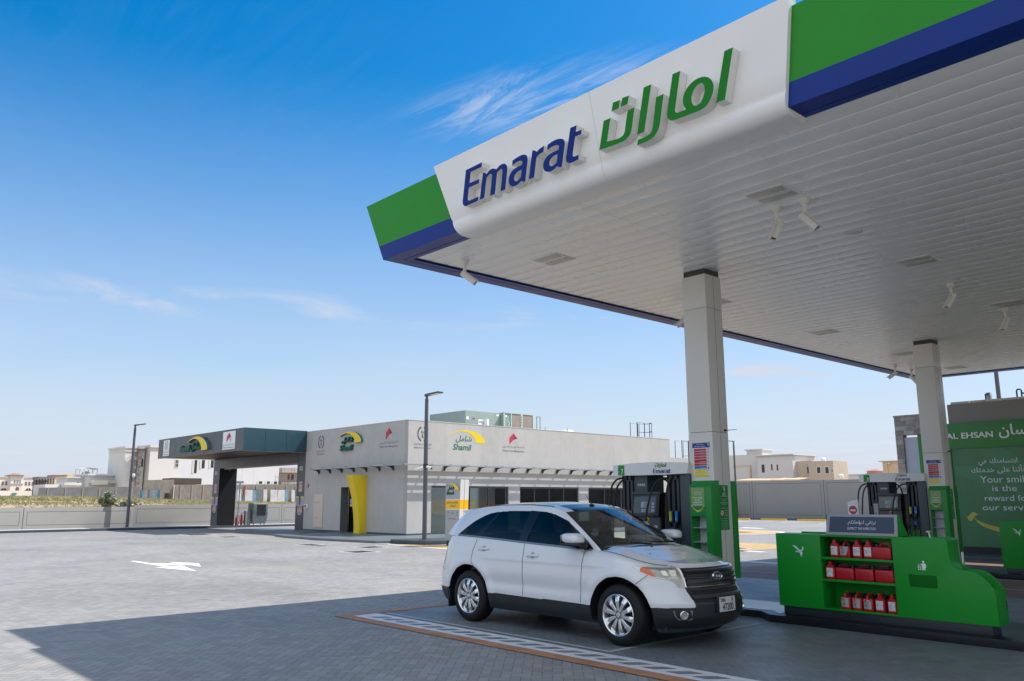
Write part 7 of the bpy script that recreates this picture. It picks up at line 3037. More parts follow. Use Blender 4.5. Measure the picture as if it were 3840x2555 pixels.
M_KITE = [mat('kite_red', (0.48, 0.03, 0.05), 0.5), mat('kite_dark_red', (0.30, 0.02, 0.07), 0.5), mat('kite_shadow', (0.40, 0.42, 0.45), 0.5), M_INKG]
AR_SAM = '\u0627\u0644\u0634\u0627\u0631\u0642\u0629 \u0644\u0625\u062F\u0627\u0631\u0629 \u0627\u0644\u0623\u0635\u0648\u0644'
AR_POL = '\u0627\u0644\u0642\u064A\u0627\u062F\u0629 \u0627\u0644\u0639\u0627\u0645\u0629 \u0644\u0634\u0631\u0637\u0629 \u0627\u0644\u0634\u0627\u0631\u0642\u0629'


def crest_sign(g, uc, v0, v1, fn):
    """laurel ring round a palm over crossed stems"""
    Hh = v1 - v0
    r = Hh * 0.48
    cz = (v0 + v1) / 2
    g.m(0)
    for s in (-1, 1):
        for k in range(13):
            a = math.radians(-68 + 136 * k / 12.0)
            cx_, cz_ = uc + s * r * 0.86 * math.cos(a), cz + r * math.sin(a)
            ta = a + math.pi / 2 + 0.5
            dx, dz = math.cos(ta) * s * 0.12 * r, math.sin(ta) * 0.12 * r
            nx, nz = -dz * 0.55, dx * 0.55
            g.add([fn(cx_ - dx, cz_ - dz), fn(cx_ + nx, cz_ + nz), fn(cx_ + dx, cz_ + dz), fn(cx_ - nx, cz_ - nz)], [(0, 1, 2, 3)], False)
            cx2, cz2 = uc + s * r * 0.72 * math.cos(a), cz + r * 0.92 * math.sin(a)
            g.add([fn(cx2 - dx, cz2 - dz), fn(cx2 + nx, cz2 + nz), fn(cx2 + dx, cz2 + dz), fn(cx2 - nx, cz2 - nz)], [(0, 1, 2, 3)], False)
    g.m(1)
    for a in (15, 50, 90, 130, 165, -10, 190):
        ra = math.radians(a)
        ex, ez = uc + 0.34 * r * math.cos(ra), cz + 0.22 * r + 0.36 * r * math.sin(ra)
        g.add([fn(uc - 0.03 * r, cz + 0.22 * r), fn((uc + ex) / 2 + 0.05 * r, (cz + 0.22 * r + ez) / 2 + 0.05 * r), fn(ex, ez), fn((uc + ex) / 2 - 0.03 * r, (cz + 0.22 * r + ez) / 2 - 0.06 * r)], [(0, 1, 2, 3)], False)
    g.m(2)
    rect(g, uc - 0.04 * r, uc + 0.04 * r, cz - 0.45 * r, cz + 0.22 * r, fn)
    for s in (-1, 1):
        g.add([fn(uc - s * 0.30 * r, cz + 0.05 * r), fn(uc - s * 0.22 * r, cz + 0.05 * r), fn(uc + s * 0.28 * r, cz - 0.62 * r), fn(uc + s * 0.18 * r, cz - 0.62 * r)], [(0, 1, 2, 3)], False)
    sheet(g, [disc_pts(uc, cz - 0.35 * r, 0.13 * r, 10)], fn)


M_CREST = [mat('crest_navy', (0.05, 0.05, 0.13), 0.5), mat('crest_green', (0.03, 0.22, 0.13), 0.5), mat('crest_brown', (0.28, 0.20, 0.13), 0.5), M_INKG]
# front (-Y) wall signs
t = thing('wall_sign', 'raised yellow arc sign above the shop doorway', 'wall sign', (-37.6, SY, 4.3))
arc_sign(t, -38.75, -36.57, 4.27, 5.25, face_y(SY, 0.14), face_y(SY, 0.002))
t = thing('wall_sign', 'red folded arrow sign with small writing on the shaded shop wall', 'wall sign', (-34.2, SY, 4.3))
g = G()
kite_sign(g, -34.52, -33.95, 4.62, 5.23, face_y(SY, 0.004))
g.m(3)
put_text(g, arabic(AR_SAM), (-35.03, -33.45, 4.42, 4.58), face_y(SY, 0.004), 0.008)
put_text(g, 'Sharjah Asset Management', (-35.03, -33.45, 4.24, 4.37), face_y(SY, 0.004), 0.008)
g.build('artwork', M_KITE, t)
t = thing('wall_sign', 'round laurel crest sign on the shaded shop wall, beside the dark canopy', 'wall sign', (-40.8, SY, 4.2))
g = G()
crest_sign(g, -40.82, 4.50, 5.24, face_y(SY, 0.004))
g.m(3)
put_text(g, arabic(AR_POL), (-41.28, -40.34, 4.30, 4.42), face_y(SY, 0.004), 0.01)
put_text(g, 'Sharjah Police Headquarters', (-41.28, -40.34, 4.16, 4.25), face_y(SY, 0.004), 0.012)
g.build('artwork', M_CREST, t)
# sunlit side (+X) signs
t = thing('wall_sign', 'flat yellow arc sign on the sunlit long wall of the shop', 'wall sign', (SX, 26.7, 4.2))
arc_sign(t, 25.64, 27.85, 4.17, 5.20, face_x(SX, 0.005))
t = thing('wall_sign', 'red folded arrow sign with small writing on the sunlit long shop wall', 'wall sign', (SX, 29.8, 4.2))
g = G()
kite_sign(g, 29.56, 30.14, 4.60, 5.20, face_x(SX, 0.005))
g.m(3)
put_text(g, arabic(AR_SAM), (29.06, 30.64, 4.40, 4.55), face_x(SX, 0.005), 0.008)
put_text(g, 'Sharjah Asset Management', (29.06, 30.64, 4.19, 4.32), face_x(SX, 0.005), 0.008)
g.build('artwork', M_KITE, t)
t = thing('wall_sign', 'round laurel crest sign partly behind the lamp post, on the sunlit shop wall', 'wall sign', (SX, 23.9, 4.2))
g = G()
crest_sign(g, 23.88, 4.50, 5.23, face_x(SX, 0.005))
g.m(3)
put_text(g, arabic(AR_POL), (23.38, 24.42, 4.30, 4.43), face_x(SX, 0.005), 0.01)
put_text(g, 'Sharjah Police Headquarters', (23.38, 24.42, 4.14, 4.25), face_x(SX, 0.005), 0.012)
g.build('artwork', M_CREST, t)

# yellow curved fin by the door
g = G()
fin = [(SY, 0.10), (SY, 2.95)]
for k in range(19):
    u = k / 18.0
    fin.append((SY - 0.37 - 0.53 * (1 - u) ** 2.1, 2.95 - 2.85 * u))
g.px(fin, -36.62, -36.1)
tag(g.build('entrance_fin', M_YELLOW, bevel=0.006), 'tall yellow curved fin beside the shop doorway', 'fin')

# roof plant
t = thing('air_conditioner', 'pale green rooftop air conditioning unit on the grey shop', 'air conditioner', (-38, 32.6, H))
M_AC = mat('ac_green', (0.25, 0.315, 0.285), 0.45, var=0.05)
ax0, ax1 = -40.6, -38.0
g = G()
g.box(ax0, ax1, 33.97, 36.52, 5.35, 7.02)
g.box(ax0 - 1.2, -38.25, 31.15, 33.96, 5.35, 6.98)
g.m(1)
g.box(ax1, ax1 + 0.05, 33.95, 36.55, 6.98, 7.06)
g.box(ax1, ax1 + 0.05, 33.95, 34.04, 5.35, 6.98)
g.box(ax1, ax1 + 0.05, 34.54, 34.62, 5.35, 6.98)
g.box(ax1, ax1 + 0.05, 35.38, 35.56, 5.35, 6.98)
g.box(ax1, ax1 + 0.05, 36.42, 36.55, 5.35, 6.98)
g.m(2)
g.box(ax1, ax1 + 0.02, 34.63, 35.37, 5.4, 6.97)
g.box(ax1, ax1 + 0.02, 35.57, 36.41, 5.4, 6.97)
g.m(3)
for k in range(7):
    g.box(ax1 + 0.05, ax1 + 0.055, 35.44, 35.50, 5.75 + k * 0.17, 5.84 + k * 0.17)
g.build('cabinet', [M_AC, mat('ac_frame', (0.42, 0.50, 0.46), 0.4), mat('ac_coil', (0.26, 0.21, 0.18), 0.7, var=0.1), M_BLACK], t, bevel=0.01)
g = G()
rect(g, 31.22, 31.40, 6.45, 6.62, face_x(-38.25, 0.004))
rect(g, 33.6, 33.8, 6.78, 6.9, face_x(-38.25, 0.004))
rect(g, 34.1, 34.25, 6.75, 6.87, face_x(ax1, 0.004))
rect(g, 32.15, 32.55, 6.12, 6.50, face_x(-38.25, 0.004))
g.m(1)
rect(g, 31.68, 31.88, 6.48, 6.56, face_x(-38.25, 0.004))
g.m(2)
put_text(g, 'club', (32.18, 32.52, 6.28, 6.45), face_x(-38.25, 0.007), 0.01)
g.build('labels', [M_POSTER, M_PRED, M_INKBLUE], t)
g = G()
g.rbox(-38.2, -37.9, 32.55, 32.72, 5.4, 6.5, 0.04)
g.tube([(-38.0, 34.3, 5.5), (-37.93, 34.34, 6.1), (-37.95, 34.4, 6.4), (-38.0, 34.36, 6.5)], 0.02, 6)
g.build('duct_cover', M_WHITE, t)
t = thing('roof_duct', 'low white insulated duct behind the rooftop unit', 'duct', (-38, 38, H))
g = G()
g.box(-39.5, -38.4, 36.7, 40.2, 5.35, 6.22)
g.lathe([(0.5, 0.0), (0.5, 0.85), (0.42, 0.98), (0.0, 1.02)], (-39, 40.6, 5.35), n=18)
g.build('duct', M_WHITE, t, bevel=0.05)
g = G()
for y_, z_ in ((36.8, 6.95), (37.1, 6.95), (37.55, 6.3), (39.6, 6.35)):
    g.box(-38.0, -37.95, y_ - 0.03, y_ + 0.03, 5.4, z_)
g.box(-38.0, -37.95, 36.8, 37.1, 6.9, 6.95)
g.build('stands', M_STEEL, t)


def ladder_hoops(X, y0, y1, z0, z1, label, lower):
    t = thing('roof_ladder', label, 'ladder', (X, y0, z0), 'roof access ladders')
    g = G()
    r = 0.022
    for x in (X, X - 0.55):
        g.tube([(x, y0, z0), (x, y0, z1), (x, y0 + 0.75, z1), (x, y0 + 0.75, z0)], r, 6)
    for k in range(5):
        a = math.pi * k / 4
        g.tube([(X + 0.25 - 0.28 + 0.42 * math.cos(a), y0 + 0.75 + 0.55 * math.sin(a), z0), (X + 0.25 - 0.28 + 0.42 * math.cos(a), y0 + 0.75 + 0.55 * math.sin(a), z1 - 0.02)], r * 0.8, 6)
    for z in ((z1 - 0.02), (z0 + z1) / 2):
        g.tube([(X - 0.03 + 0.42 * math.cos(math.pi * k / 10), y0 + 0.75 + 0.55 * math.sin(math.pi * k / 10), z) for k in range(11)], r * 0.8, 6)
    g.build('hoops', M_BLACK, t)
    return t


ladder_hoops(-33.4, 41.2, 42.6, H - 0.1, 6.52, 'black ladder hoops standing on the grey shop roof edge', 0)
ladder_hoops(-33.0, 45.3, 46.6, 3.6, 5.55, 'black caged ladder behind the white column, at the low shop annexe', 0)

# ================================================================ DARK LANE CANOPY
lane = thing('inspection_lane', 'dark anthracite drive through lane canopy attached to the grey shop', 'canopy', (-42.46, 19.35, 0))
LX0, LX1, LY0 = -55.0, -42.46, 19.35
g = G()
z0, z1 = 4.35, 5.57
g.box(LX0, LX1, LY0, 24.3, z0 + 0.05, z1 - 0.02)
g.build('roof_box', M_SOFFD, lane)
g = G()
n = 13
for k in range(n):
    a = LX0 + (LX1 - LX0) * k / n
    b = LX0 + (LX1 - LX0) * (k + 1) / n
    g.box(a + 0.008, b - 0.008, LY0 - 0.03, LY0, z0, z1)
g.build('front_fascia', M_ANTH, lane)
g = G()
for a, b in ((LY0 - 0.03, 20.55), (20.56, 21.8), (21.81, SY)):
    g.box(LX1, LX1 + 0.03, a, b - 0.005, z0, z1)
g.build('side_fascia', M_ANTHB, lane)
g = G()
g.box(LX0, LX1, LY0 + 0.02, LY0 + 0.26, z0 + 0.03, z0 + 0.055)
g.box(LX1 - 0.02, LX1 + 0.01, LY0 - 0.02, SY, z0 - 0.012, z0 - 0.001)
g.build('soffit_edge', mat('warm_aluminium', (0.55, 0.42, 0.30), 0.4), lane)
# portal: two piers and a beam
g = G()
for k in range(10):
    a = -54.0 + (-43.42 + 54.0) * k / 10
    b = -54.0 + (-43.42 + 54.0) * (k + 1) / 10
    g.box(a + 0.006, b - 0.006, SY, SY + 0.3, 3.80, 4.40)
g.box(-55.0, -54.0, SY, 24.22, 0.08, 4.40)
g.box(-43.40, -42.465, SY - 0.002, 24.2, 0.06, 4.40)
g.m(1)
g.box(-53.998, -53.97, SY + 0.02, 24.23, 0.0, 3.80)
g.box(-54.0, -43.4, SY + 0.3, 24.25, 3.85, 4.3)
g.m(2)
g.box(-53.4, -43.45, SY + 0.05, SY + 0.14, 3.72, 3.80)
g.build('portal', [M_ANTH, M_SOFFD, mat('door_track', (0.30, 0.24, 0.19), 0.5)], lane)
g = G()
put_text(g, '01', (-54.72, -54.38, 3.38, 3.64), face_y(SY, 0.004), 0.015)
put_text(g, '02', (-43.12, -42.76, 3.38, 3.60), face_y(SY, 0.006), 0.015)
g.build('lane_numbers', M_INKW, lane)
g = G()
g.px([(SY + 0.4, 3.8), (SY + 0.4, 3.62), (SY + 0.75, 3.75), (SY + 0.75, 3.8)], -53.7, -53.2)
g.build('floodlight', M_BLACK, lane)


def lane_notices(xa, lab):
    """stop octagon, lane notices and wayfinding plate on a dark pier; xa is the pier's centre"""
    f = lambda e: face_y(SY, 0.004 + e)
    t = thing('stop_sign', 'red octagonal stop sign ' + lab, 'stop sign', (xa, SY, 1.0), 'stop signs on the dark piers')
    g = G()
    oc = [(xa + 0.02 + 0.27 * math.cos(math.radians(22.5 + 45 * k)), 1.20 + 0.29 * math.sin(math.radians(22.5 + 45 * k))) for k in range(8)]
    sheet(g, [oc], f(0.004))
    g.m(1)
    oc2 = [(xa + 0.02 + 0.235 * math.cos(math.radians(22.5 + 45 * k)), 1.20 + 0.255 * math.sin(math.radians(22.5 + 45 * k))) for k in range(8)]
    sheet(g, [oc2], f(0.007))
    g.m(0)
    put_text(g, 'STOP', (xa - 0.15, xa + 0.19, 1.04, 1.18), f(0.010), 0.02)
    put_text(g, arabic('\u0642\u0641'), (xa - 0.10, xa + 0.14, 1.20, 1.38), f(0.010), 0.02)
    g.build('plate', [M_INKW, mat('stop_red', (0.50, 0.02, 0.03), 0.4)], t)
    for u0, u1, tint, nm in ((xa - 0.47, xa - 0.13, (0.45, 0.36, 0.40), 'pinkish notice left of centre '), (xa + 0.10, xa + 0.44, (0.42, 0.46, 0.52), 'bluish notice right of centre ')):
        t = thing('lane_notice', nm + lab, 'notice', ((u0 + u1) / 2, SY, 1.4), 'lane notices on the dark piers')
        g = G()
        slab(g, u0, u1, 1.42, 1.94, f(0.004), f(0.0))
        g.m(1)
        rect(g, u0, u1, 1.87, 1.94, f(0.006))
        g.m(2)
        for k in range(8):
            rect(g, u0 + 0.03, u1 - 0.03 - 0.05 * (k % 3), 1.80 - k * 0.045, 1.812 - k * 0.045, f(0.006))
        g.build('sheet', [mat('notice_' + nm.split()[0], tint, 0.5), M_YELLOW, M_INKG], t)
    t = thing('lane_plate', 'tall plate with four red pictograms ' + lab, 'sign', (xa, SY, 2.2), 'pictogram plates on the dark piers')
    g = G()
    slab(g, xa - 0.18, xa + 0.20, 2.20, 2.76, f(0.004), f(0.0))
    g.m(1)
    rect(g, xa - 0.18, xa + 0.20, 2.20, 2.26, f(0.006))
    g.m(2)
    for a in range(2):
        for b in range(2):
            c = (xa - 0.07 + a * 0.17, 2.42 + b * 0.20)
            sheet(g, [disc_pts(c[0], c[1], 0.065, 14), disc_pts(c[0], c[1], 0.035, 14)[::-1]], f(0.006))
    g.build('plate', [mat('plate_pink', (0.55, 0.45, 0.47), 0.5), M_YELLOW, M_PRED], t)


lane_notices(-54.5, 'on the left pier of the dark lane')
lane_notices(-42.93, 'on the right pier of the dark lane')
# lane fascia signs
FY = LY0 - 0.03
t = thing('fascia_sign', 'raised yellow arc sign on the dark lane canopy', 'sign', (-49.0, FY, 4.6))
g = G()
solid(g, [swoosh_pts(-49.85, -46.85, 4.58, 5.42)], face_y(FY, 0.16), face_y(FY, 0.0), 1, 0)
g.build('arc', [mat('sign_yellow', (0.74, 0.56, 0.01), 0.4), mat('arc_return', (0.06, 0.13, 0.18), 0.4)], t)
g = G()
put_text(g, 'Shamil', (-51.1, -49.55, 4.60, 4.98), face_y(FY, 0.12), 0.025, 0.22, fnb=face_y(FY, 0.0), mside=1)
g.build('lettering', [M_INKGREEN, mat('letter_return_green', (0.012, 0.07, 0.05), 0.5)], t)
g = G()
put_text(g, arabic(AR_SH), (-49.45, -47.95, 4.56, 5.08), face_y(FY, 0.12), 0.02, 0.25, fnb=face_y(FY, 0.0), mside=1)
g.build('lettering', [M_INKGREEN, mat('letter_return_green', (0.012, 0.07, 0.05), 0.5)], t)
t = thing('fascia_sign', 'white plate with a red folded arrow on the dark lane canopy', 'sign', (-44.2, FY, 4.5))
g = G()
g.box(-45.05, -43.47, FY - 0.025, FY - 0.001, 4.48, 5.46)
g.build('plate', M_POSTER, t)
g = G()
kite_sign(g, -44.55, -43.98, 4.86, 5.40, face_y(FY, 0.029))
g.m(3)
put_text(g, arabic(AR_SAM), (-45.0, -43.52, 4.66, 4.80), face_y(FY, 0.029), 0.008)
put_text(g, 'Sharjah Asset Management', (-45.0, -43.52, 4.53, 4.63), face_y(FY, 0.029), 0.008)
g.build('artwork', M_KITE, t)
t = thing('fascia_sign', 'white plate with a laurel crest at the far left of the dark canopy', 'sign', (-53.5, FY, 4.5))
g = G()
g.box(-54.05, -53.07, FY - 0.025, FY - 0.001, 4.48, 5.47)
g.build('plate', M_POSTER, t)
g = G()
crest_sign(g, -53.55, 4.84, 5.42, face_y(FY, 0.029))
g.m(3)
put_text(g, arabic(AR_POL), (-53.98, -53.14, 4.67, 4.78), face_y(FY, 0.029), 0.01)
put_text(g, 'Sharjah Police Headquarters', (-53.98, -53.14, 4.53, 4.61), face_y(FY, 0.029), 0.015)
g.build('artwork', M_CREST, t)

# things standing in the lane
t = thing('sign_post', 'thin post with a flat head, behind the dark left pier', 'post', (-54.5, 24.78, 0.08))
g = G()
g.cyl((-54.5, 24.7, 0.05), (-54.5, 24.74, 2.85), 0.045)
g.box(-54.6, -54.4, 24.3, 24.95, 2.85, 3.0)
g.tube([(-54.5, 24.75, 2.25), (-54.45, 24.95, 2.25)], 0.02, 6)
g.build('post', M_STEEL, t)
g = G()
g.tube([(-54.45, 24.98, 1.85), (-54.45, 25.03, 2.25), (-54.45, 25.05, 2.6), (-54.45, 25.10, 2.68)], [0.045, 0.06, 0.075, 0.06], 10)
tag(g.build('scrub_brush', mat('orange_brown', (0.36, 0.11, 0.03), 0.6)), 'orange brown brush hanging from the thin post', 'brush')
for y_, lab in ((24.98, 'red fire extinguisher with a hose, right of the thin post'), (24.62, 'red fire extinguisher half hidden left of the thin post')):
    t = thing('fire_extinguisher', lab, 'fire extinguisher', (-54.5, y_, 0.08), 'fire extinguishers by the lane')
    hh = 0.72 if y_ > 24.9 else 0.55
    g = G()
    g.lathe([(0.0, 0.0), (0.075, 0.0), (0.08, 0.02), (0.08, hh - 0.1), (0.06, hh - 0.03), (0.028, hh), (0.028, hh + 0.06), (0, hh + 0.06)], (-54.5, y_, 0.08), n=18)
    g.build('cylinder', mat('extinguisher_red', (0.20, 0.006, 0.012), 0.4), t)
    g = G()
    z_ = 0.08 + hh
    g.tube([(-54.5, y_, z_ + 0.05), (-54.47, y_ + 0.08, z_ + 0.10), (-54.46, y_ + 0.18, z_ + 0.06), (-54.46, y_ + 0.20, z_ - 0.15), (-54.46, y_ + 0.14, z_ - 0.45), (-54.46, y_ + 0.10, z_ - 0.55)], [0.014, 0.014, 0.014, 0.016, 0.024, 0.035], 8)
    g.box(-54.52, -54.48, y_ - 0.06, y_ + 0.03, z_ + 0.05, z_ + 0.075)
    g.build('hose', M_BLACK, t)
g = G()
g.box(-54.7, -54.4, 25.22, 25.56, 0.07, 1.02)
tag(g.build('concrete_bollard', mat('grey_concrete', (0.20, 0.20, 0.20), 0.8, var=0.1), bevel=0.02), 'square grey concrete post beside the fire extinguishers', 'bollard')
t = thing('air_cooler', 'grey wheeled evaporative air cooler in front of the boundary wall', 'air cooler', (-54.5, 26.2, 0.08))
g = G()
M_COOL = mat('cooler_grey', (0.10, 0.125, 0.135), 0.5, var=0.06)
X1_ = -54.2
g.rbox(-55.0, X1_, 25.62, 26.72, 0.82, 1.52, 0.06)
rows = []
for z, i in ((0.84, 0.0), (0.5, 0.03), (0.2, 0.09), (0.18, 0.15)):
    rows.append([(-55.0 + i, 25.62 + i, z), (X1_ - i, 25.62 + i, z), (X1_ - i, 26.72 - i, z), (-55.0 + i, 26.72 - i, z)])
g.grid(rows, closed_u=True, smooth=False)
g.build('cabinet', M_COOL, t)
g = G()
g.box(X1_, X1_ + 0.012, 25.92, 26.55, 0.72, 1.42)
g.m(1)
for k in range(9):
    g.box(X1_ + 0.012, X1_ + 0.02, 25.92, 26.55, 0.76 + k * 0.075, 0.775 + k * 0.075)
g.build('grille', [M_BLACK, M_DARKMETAL], t)
for x_, y_ in ((-54.9, 25.78), (-54.35, 25.78), (-54.9, 26.55), (-54.35, 26.55)):
    g = G()
    g.lathe([(0.0, -0.02), (0.05, -0.02), (0.055, 0.0), (0.05, 0.02), (0.0, 0.02)], (x_, y_, 0.13), axis='y', n=12)
    g.cyl((x_, y_, 0.13), (x_, y_, 0.22), 0.015)
    g.build('castor', mat('castor_teal', (0.05, 0.12, 0.14), 0.5), t)

# ================================================================ PYLON SIGN
t = thing('pylon_sign', 'silver totem sign with a yellow band, just behind the car', 'pylon sign', (-25.3, 20.2, 0))
M_SILV = mat('silver_panel', (0.36, 0.37, 0.39), 0.4, metal=0.2, var=0.04)
M_SILVL = mat('silver_edge', (0.62, 0.64, 0.65), 0.4, var=0.03)
PX0, PX1, PY_ = -25.98, -25.06, 20.2
top = [(PX0 - 0.0, 2.50), (PX1 + 0.0, 2.50)]
g = G()


def pylon_x(z, s):
    """the totem narrows a little towards its foot"""
    k = (2.5 - z) / 2.3
    return (PX0, PX1 - 0.10 * k)[s]


zs = [0.2, 1.36, 1.39, 1.73, 1.76, 2.5]
rows = [[(pylon_x(z, 0), PY_, z), (pylon_x(z, 1), PY_, z)] for z in zs]
for i, m_ in enumerate((0, 1, 2, 1, 0)):
    g.m(m_)
    g.add([rows[i][0], rows[i][1], rows[i + 1][1], rows[i + 1][0]], [(0, 1, 2, 3)], False)
for i, m_ in enumerate((1, 1, 2, 1, 1)):
    z0, z1 = zs[i], zs[i + 1]
    for ya, yb in ((PY_, PY_ + 0.20), (PY_ + 0.215, PY_ + 0.42)):
        g.m(m_)
        g.add([(pylon_x(z0, 1), ya, z0), (pylon_x(z0, 1), yb, z0), (pylon_x(z1, 1), yb, z1), (pylon_x(z1, 1), ya, z1)], [(0, 1, 2, 3)], False)
    g.m(3)
    g.add([(pylon_x(z0, 1) - 0.01, PY_ + 0.20, z0), (pylon_x(z0, 1) - 0.01, PY_ + 0.215, z0), (pylon_x(z1, 1) - 0.01, PY_ + 0.215, z1), (pylon_x(z1, 1) - 0.01, PY_ + 0.20, z1)], [(0, 1, 2, 3)], False)
g.m(1)
g.add([(PX0, PY_, 2.5), (PX1, PY_, 2.5), (PX1, PY_ + 0.42, 2.5), (PX0, PY_ + 0.42, 2.5)], [(0, 1, 2, 3)], False)
g.add([(PX0, PY_, 0.2), (PX0, PY_ + 0.42, 0.2), (PX0, PY_ + 0.42, 2.5), (PX0, PY_, 2.5)], [(0, 1, 2, 3)], False)
g.add([(PX1 - 0.1, PY_ + 0.42, 0.2), (PX0, PY_ + 0.42, 0.2), (PX0, PY_ + 0.42, 2.5), (PX1, PY_ + 0.42, 2.5)], [(0, 1, 2, 3)], False)
g.m(3)
g.box(PX0 + 0.03, PX1 - 0.14, PY_ + 0.04, PY_ + 0.38, 0.0, 0.2)
g.build('cabinet', [M_SILV, M_SILVL, mat('pylon_yellow', (0.80, 0.46, 0.005), 0.4), M_BLACK], t)
arc_sign(t, PX0 + 0.03, PX1 - 0.07, 1.93, 2.36, face_y(PY_, 0.03), face_y(PY_, 0.0))
g = G()
f = face_y(PY_, 0.004)
put_text(g, arabic('\u0645\u0631\u0643\u0632 \u0641\u062D\u0635 \u0648 \u062A\u0633\u062C\u064A\u0644'), (PX0 + 0.08, PX1 - 0.14, 1.58, 1.69), f, 0.015)
put_text(g, arabic('\u0627\u0644\u0645\u0631\u0643\u0628\u0627\u062A'), (PX0 + 0.27, PX1 - 0.30, 1.45, 1.56), f, 0.015)
g.m(1)
put_text(g, arabic('\u0634\u0627\u0645\u0644 \u0647\u0630\u0627 \u0627\u0644\u0631\u0642\u0645'), (PX0 + 0.17, PX1 - 0.28, 0.98, 1.05), f, 0.02)
g.build('lettering', [mat('dark_brown_ink', (0.06, 0.045, 0.03), 0.5), mat('olive_ink', (0.06, 0.09, 0.03), 0.5)], t)
g = G()
kite_sign(g, PX0 + 0.14, PX0 + 0.24, 1.20, 1.30, f)
g.m(3)
rect(g, PX0 + 0.06, PX0 + 0.32, 1.14, 1.15, f)
g.build('small_arrow', M_KITE, t)
g = G()
crest_sign(g, PX0 + 0.45, 1.17, 1.30, f)
g.build('small_crest', M_CREST, t)
g = G()
falcon(g, (PX0 + 0.64, PX0 + 0.76, 1.19, 1.30), f)
rect(g, PX0 + 0.62, PX0 + 0.77, 1.14, 1.155, f)
g.build('small_bird', mat('bird_blue', (0.03, 0.18, 0.35), 0.5), t)

# ================================================================ LAMP POSTS
M_POST = mat('lamp_post_grey', (0.075, 0.085, 0.10), 0.45, var=0.05)


def lamp_post(x, y, z, h, ang, label, cams=(), band=None, L=0.72, head_up=0.10):
    t = thing('lamp_post', label, 'lamp post', (x, y, z), 'lamp posts')
    g = G()
    g.cyl((x, y, z), (x, y, z + h * 0.48), 0.095, 0.09, 16)
    g.cyl((x, y, z + h * 0.48), (x, y, z + h - 0.18), 0.09, 0.075, 16)
    g.cyl((x, y, z + h - 0.18), (x, y, z + h), 0.05, 0.05, 12)
    g.box(x - 0.17, x + 0.17, y - 0.17, y + 0.17, z, z + 0.02)
    g.build('pole', M_POST, t)
    d = Vector((math.cos(ang), math.sin(ang), 0))
    s = Vector((-d.y, d.x, 0))
    p0 = Vector((x, y, z + h - 0.02))
    rows = []
    for q, w, hh in ((-0.08, 0.06, 0.10), (0.06, 0.07, 0.10), (0.16, 0.15, 0.07), (L, 0.15, 0.055), (L + 0.02, 0.13, 0.03)):
        c = p0 + d * q + Vector((0, 0, head_up * q / L))
        rows.append([c + s * w + Vector((0, 0, hh * 0.5)), c - s * w + Vector((0, 0, hh * 0.5)), c - s * w - Vector((0, 0, hh * 0.5)), c + s * w - Vector((0, 0, hh * 0.5))])
    g = G()
    g.grid(rows, closed_u=True, smooth=False)
    g.add(rows[0] + rows[-1], [(3, 2, 1, 0), (4, 5, 6, 7)], False)
    hd = g.build('lamp_head', M_POST, t, bevel=0.008)
    g = G()
    a, b = p0 + d * 0.2 + Vector((0, 0, head_up * 0.2 / L - 0.040)), p0 + d * (L - 0.06) + Vector((0, 0, head_up * (L - 0.06) / L - 0.034))
    g.add([a + s * 0.11, a - s * 0.11, b - s * 0.11, b + s * 0.11], [(0, 1, 2, 3)], False)
    g.build('lens', mat('lamp_lens_pale', (0.75, 0.66, 0.55), 0.3), hd)
    if band:
        g = G()
        g.cyl((x, y, band - 0.09), (x, y, band + 0.09), 0.105, 0.105, 16)
        g.build('camera_band', M_BLACK, t)
    return t


lamp_post(-27.5, 20.33, 0.15, 5.86, math.radians(8), 'tall grey lamp post with two cameras in front of the shop corner', band=3.08, L=0.80, head_up=0.06)
lamp_post(-56.45, 18.25, 0.055, 6.52, math.radians(68), 'tall grey lamp post at the left, in front of the low pale wall', L=0.62)
lamp_post(-41.72, 65.0, 0.1, 6.72, math.radians(190), 'lamp post by the tall grey rear wall, right of the near column', L=0.55, head_up=0.08)
lamp_post(-11.0, 36.0, 0.0, 7.0, math.radians(180), 'dark lamp post standing behind the green shop roof', L=1.2, head_up=0.02)


def bullet(x, y, z, ang, label, par=None):
    t = thing('security_camera', label, 'security camera', (x, y, z), 'cameras on lamp posts')
    d = Vector((math.cos(ang), math.sin(ang), -0.22)).normalized()
    p = Vector((x, y, z))
    g = G()
    g.tube([p, p + d * 0.12], 0.03, 8)
    g.tube([p + d * 0.10, p + d * 0.40], 0.06, 12)
    g.build('housing', M_CAMW, t)
    g = G()
    g.tube([p + d * 0.401, p + d * 0.41], 0.045, 12)
    g.build('lens', M_CAMD, t)


bullet(-27.41, 20.30, 3.06, math.radians(-5), 'white camera pointing right on the middle lamp post')
bullet(-27.59, 20.33, 3.04, math.radians(200), 'white camera pointing left on the middle lamp post')
t = thing('security_camera', 'white dome camera on the leftmost lamp post', 'security camera', (-56.4, 18.32, 3.2), 'cameras on lamp posts')
g = G()
g.lathe([(0.0, -0.12), (0.06, -0.10), (0.09, -0.03), (0.10, 0.05), (0.08, 0.12), (0.0, 0.14)], (-56.31, 18.35, 3.30), n=16)
g.tube([(-56.43, 18.27, 3.33), (-56.33, 18.33, 3.33)], 0.03, 8)
g.build('housing', M_CAMW, t)

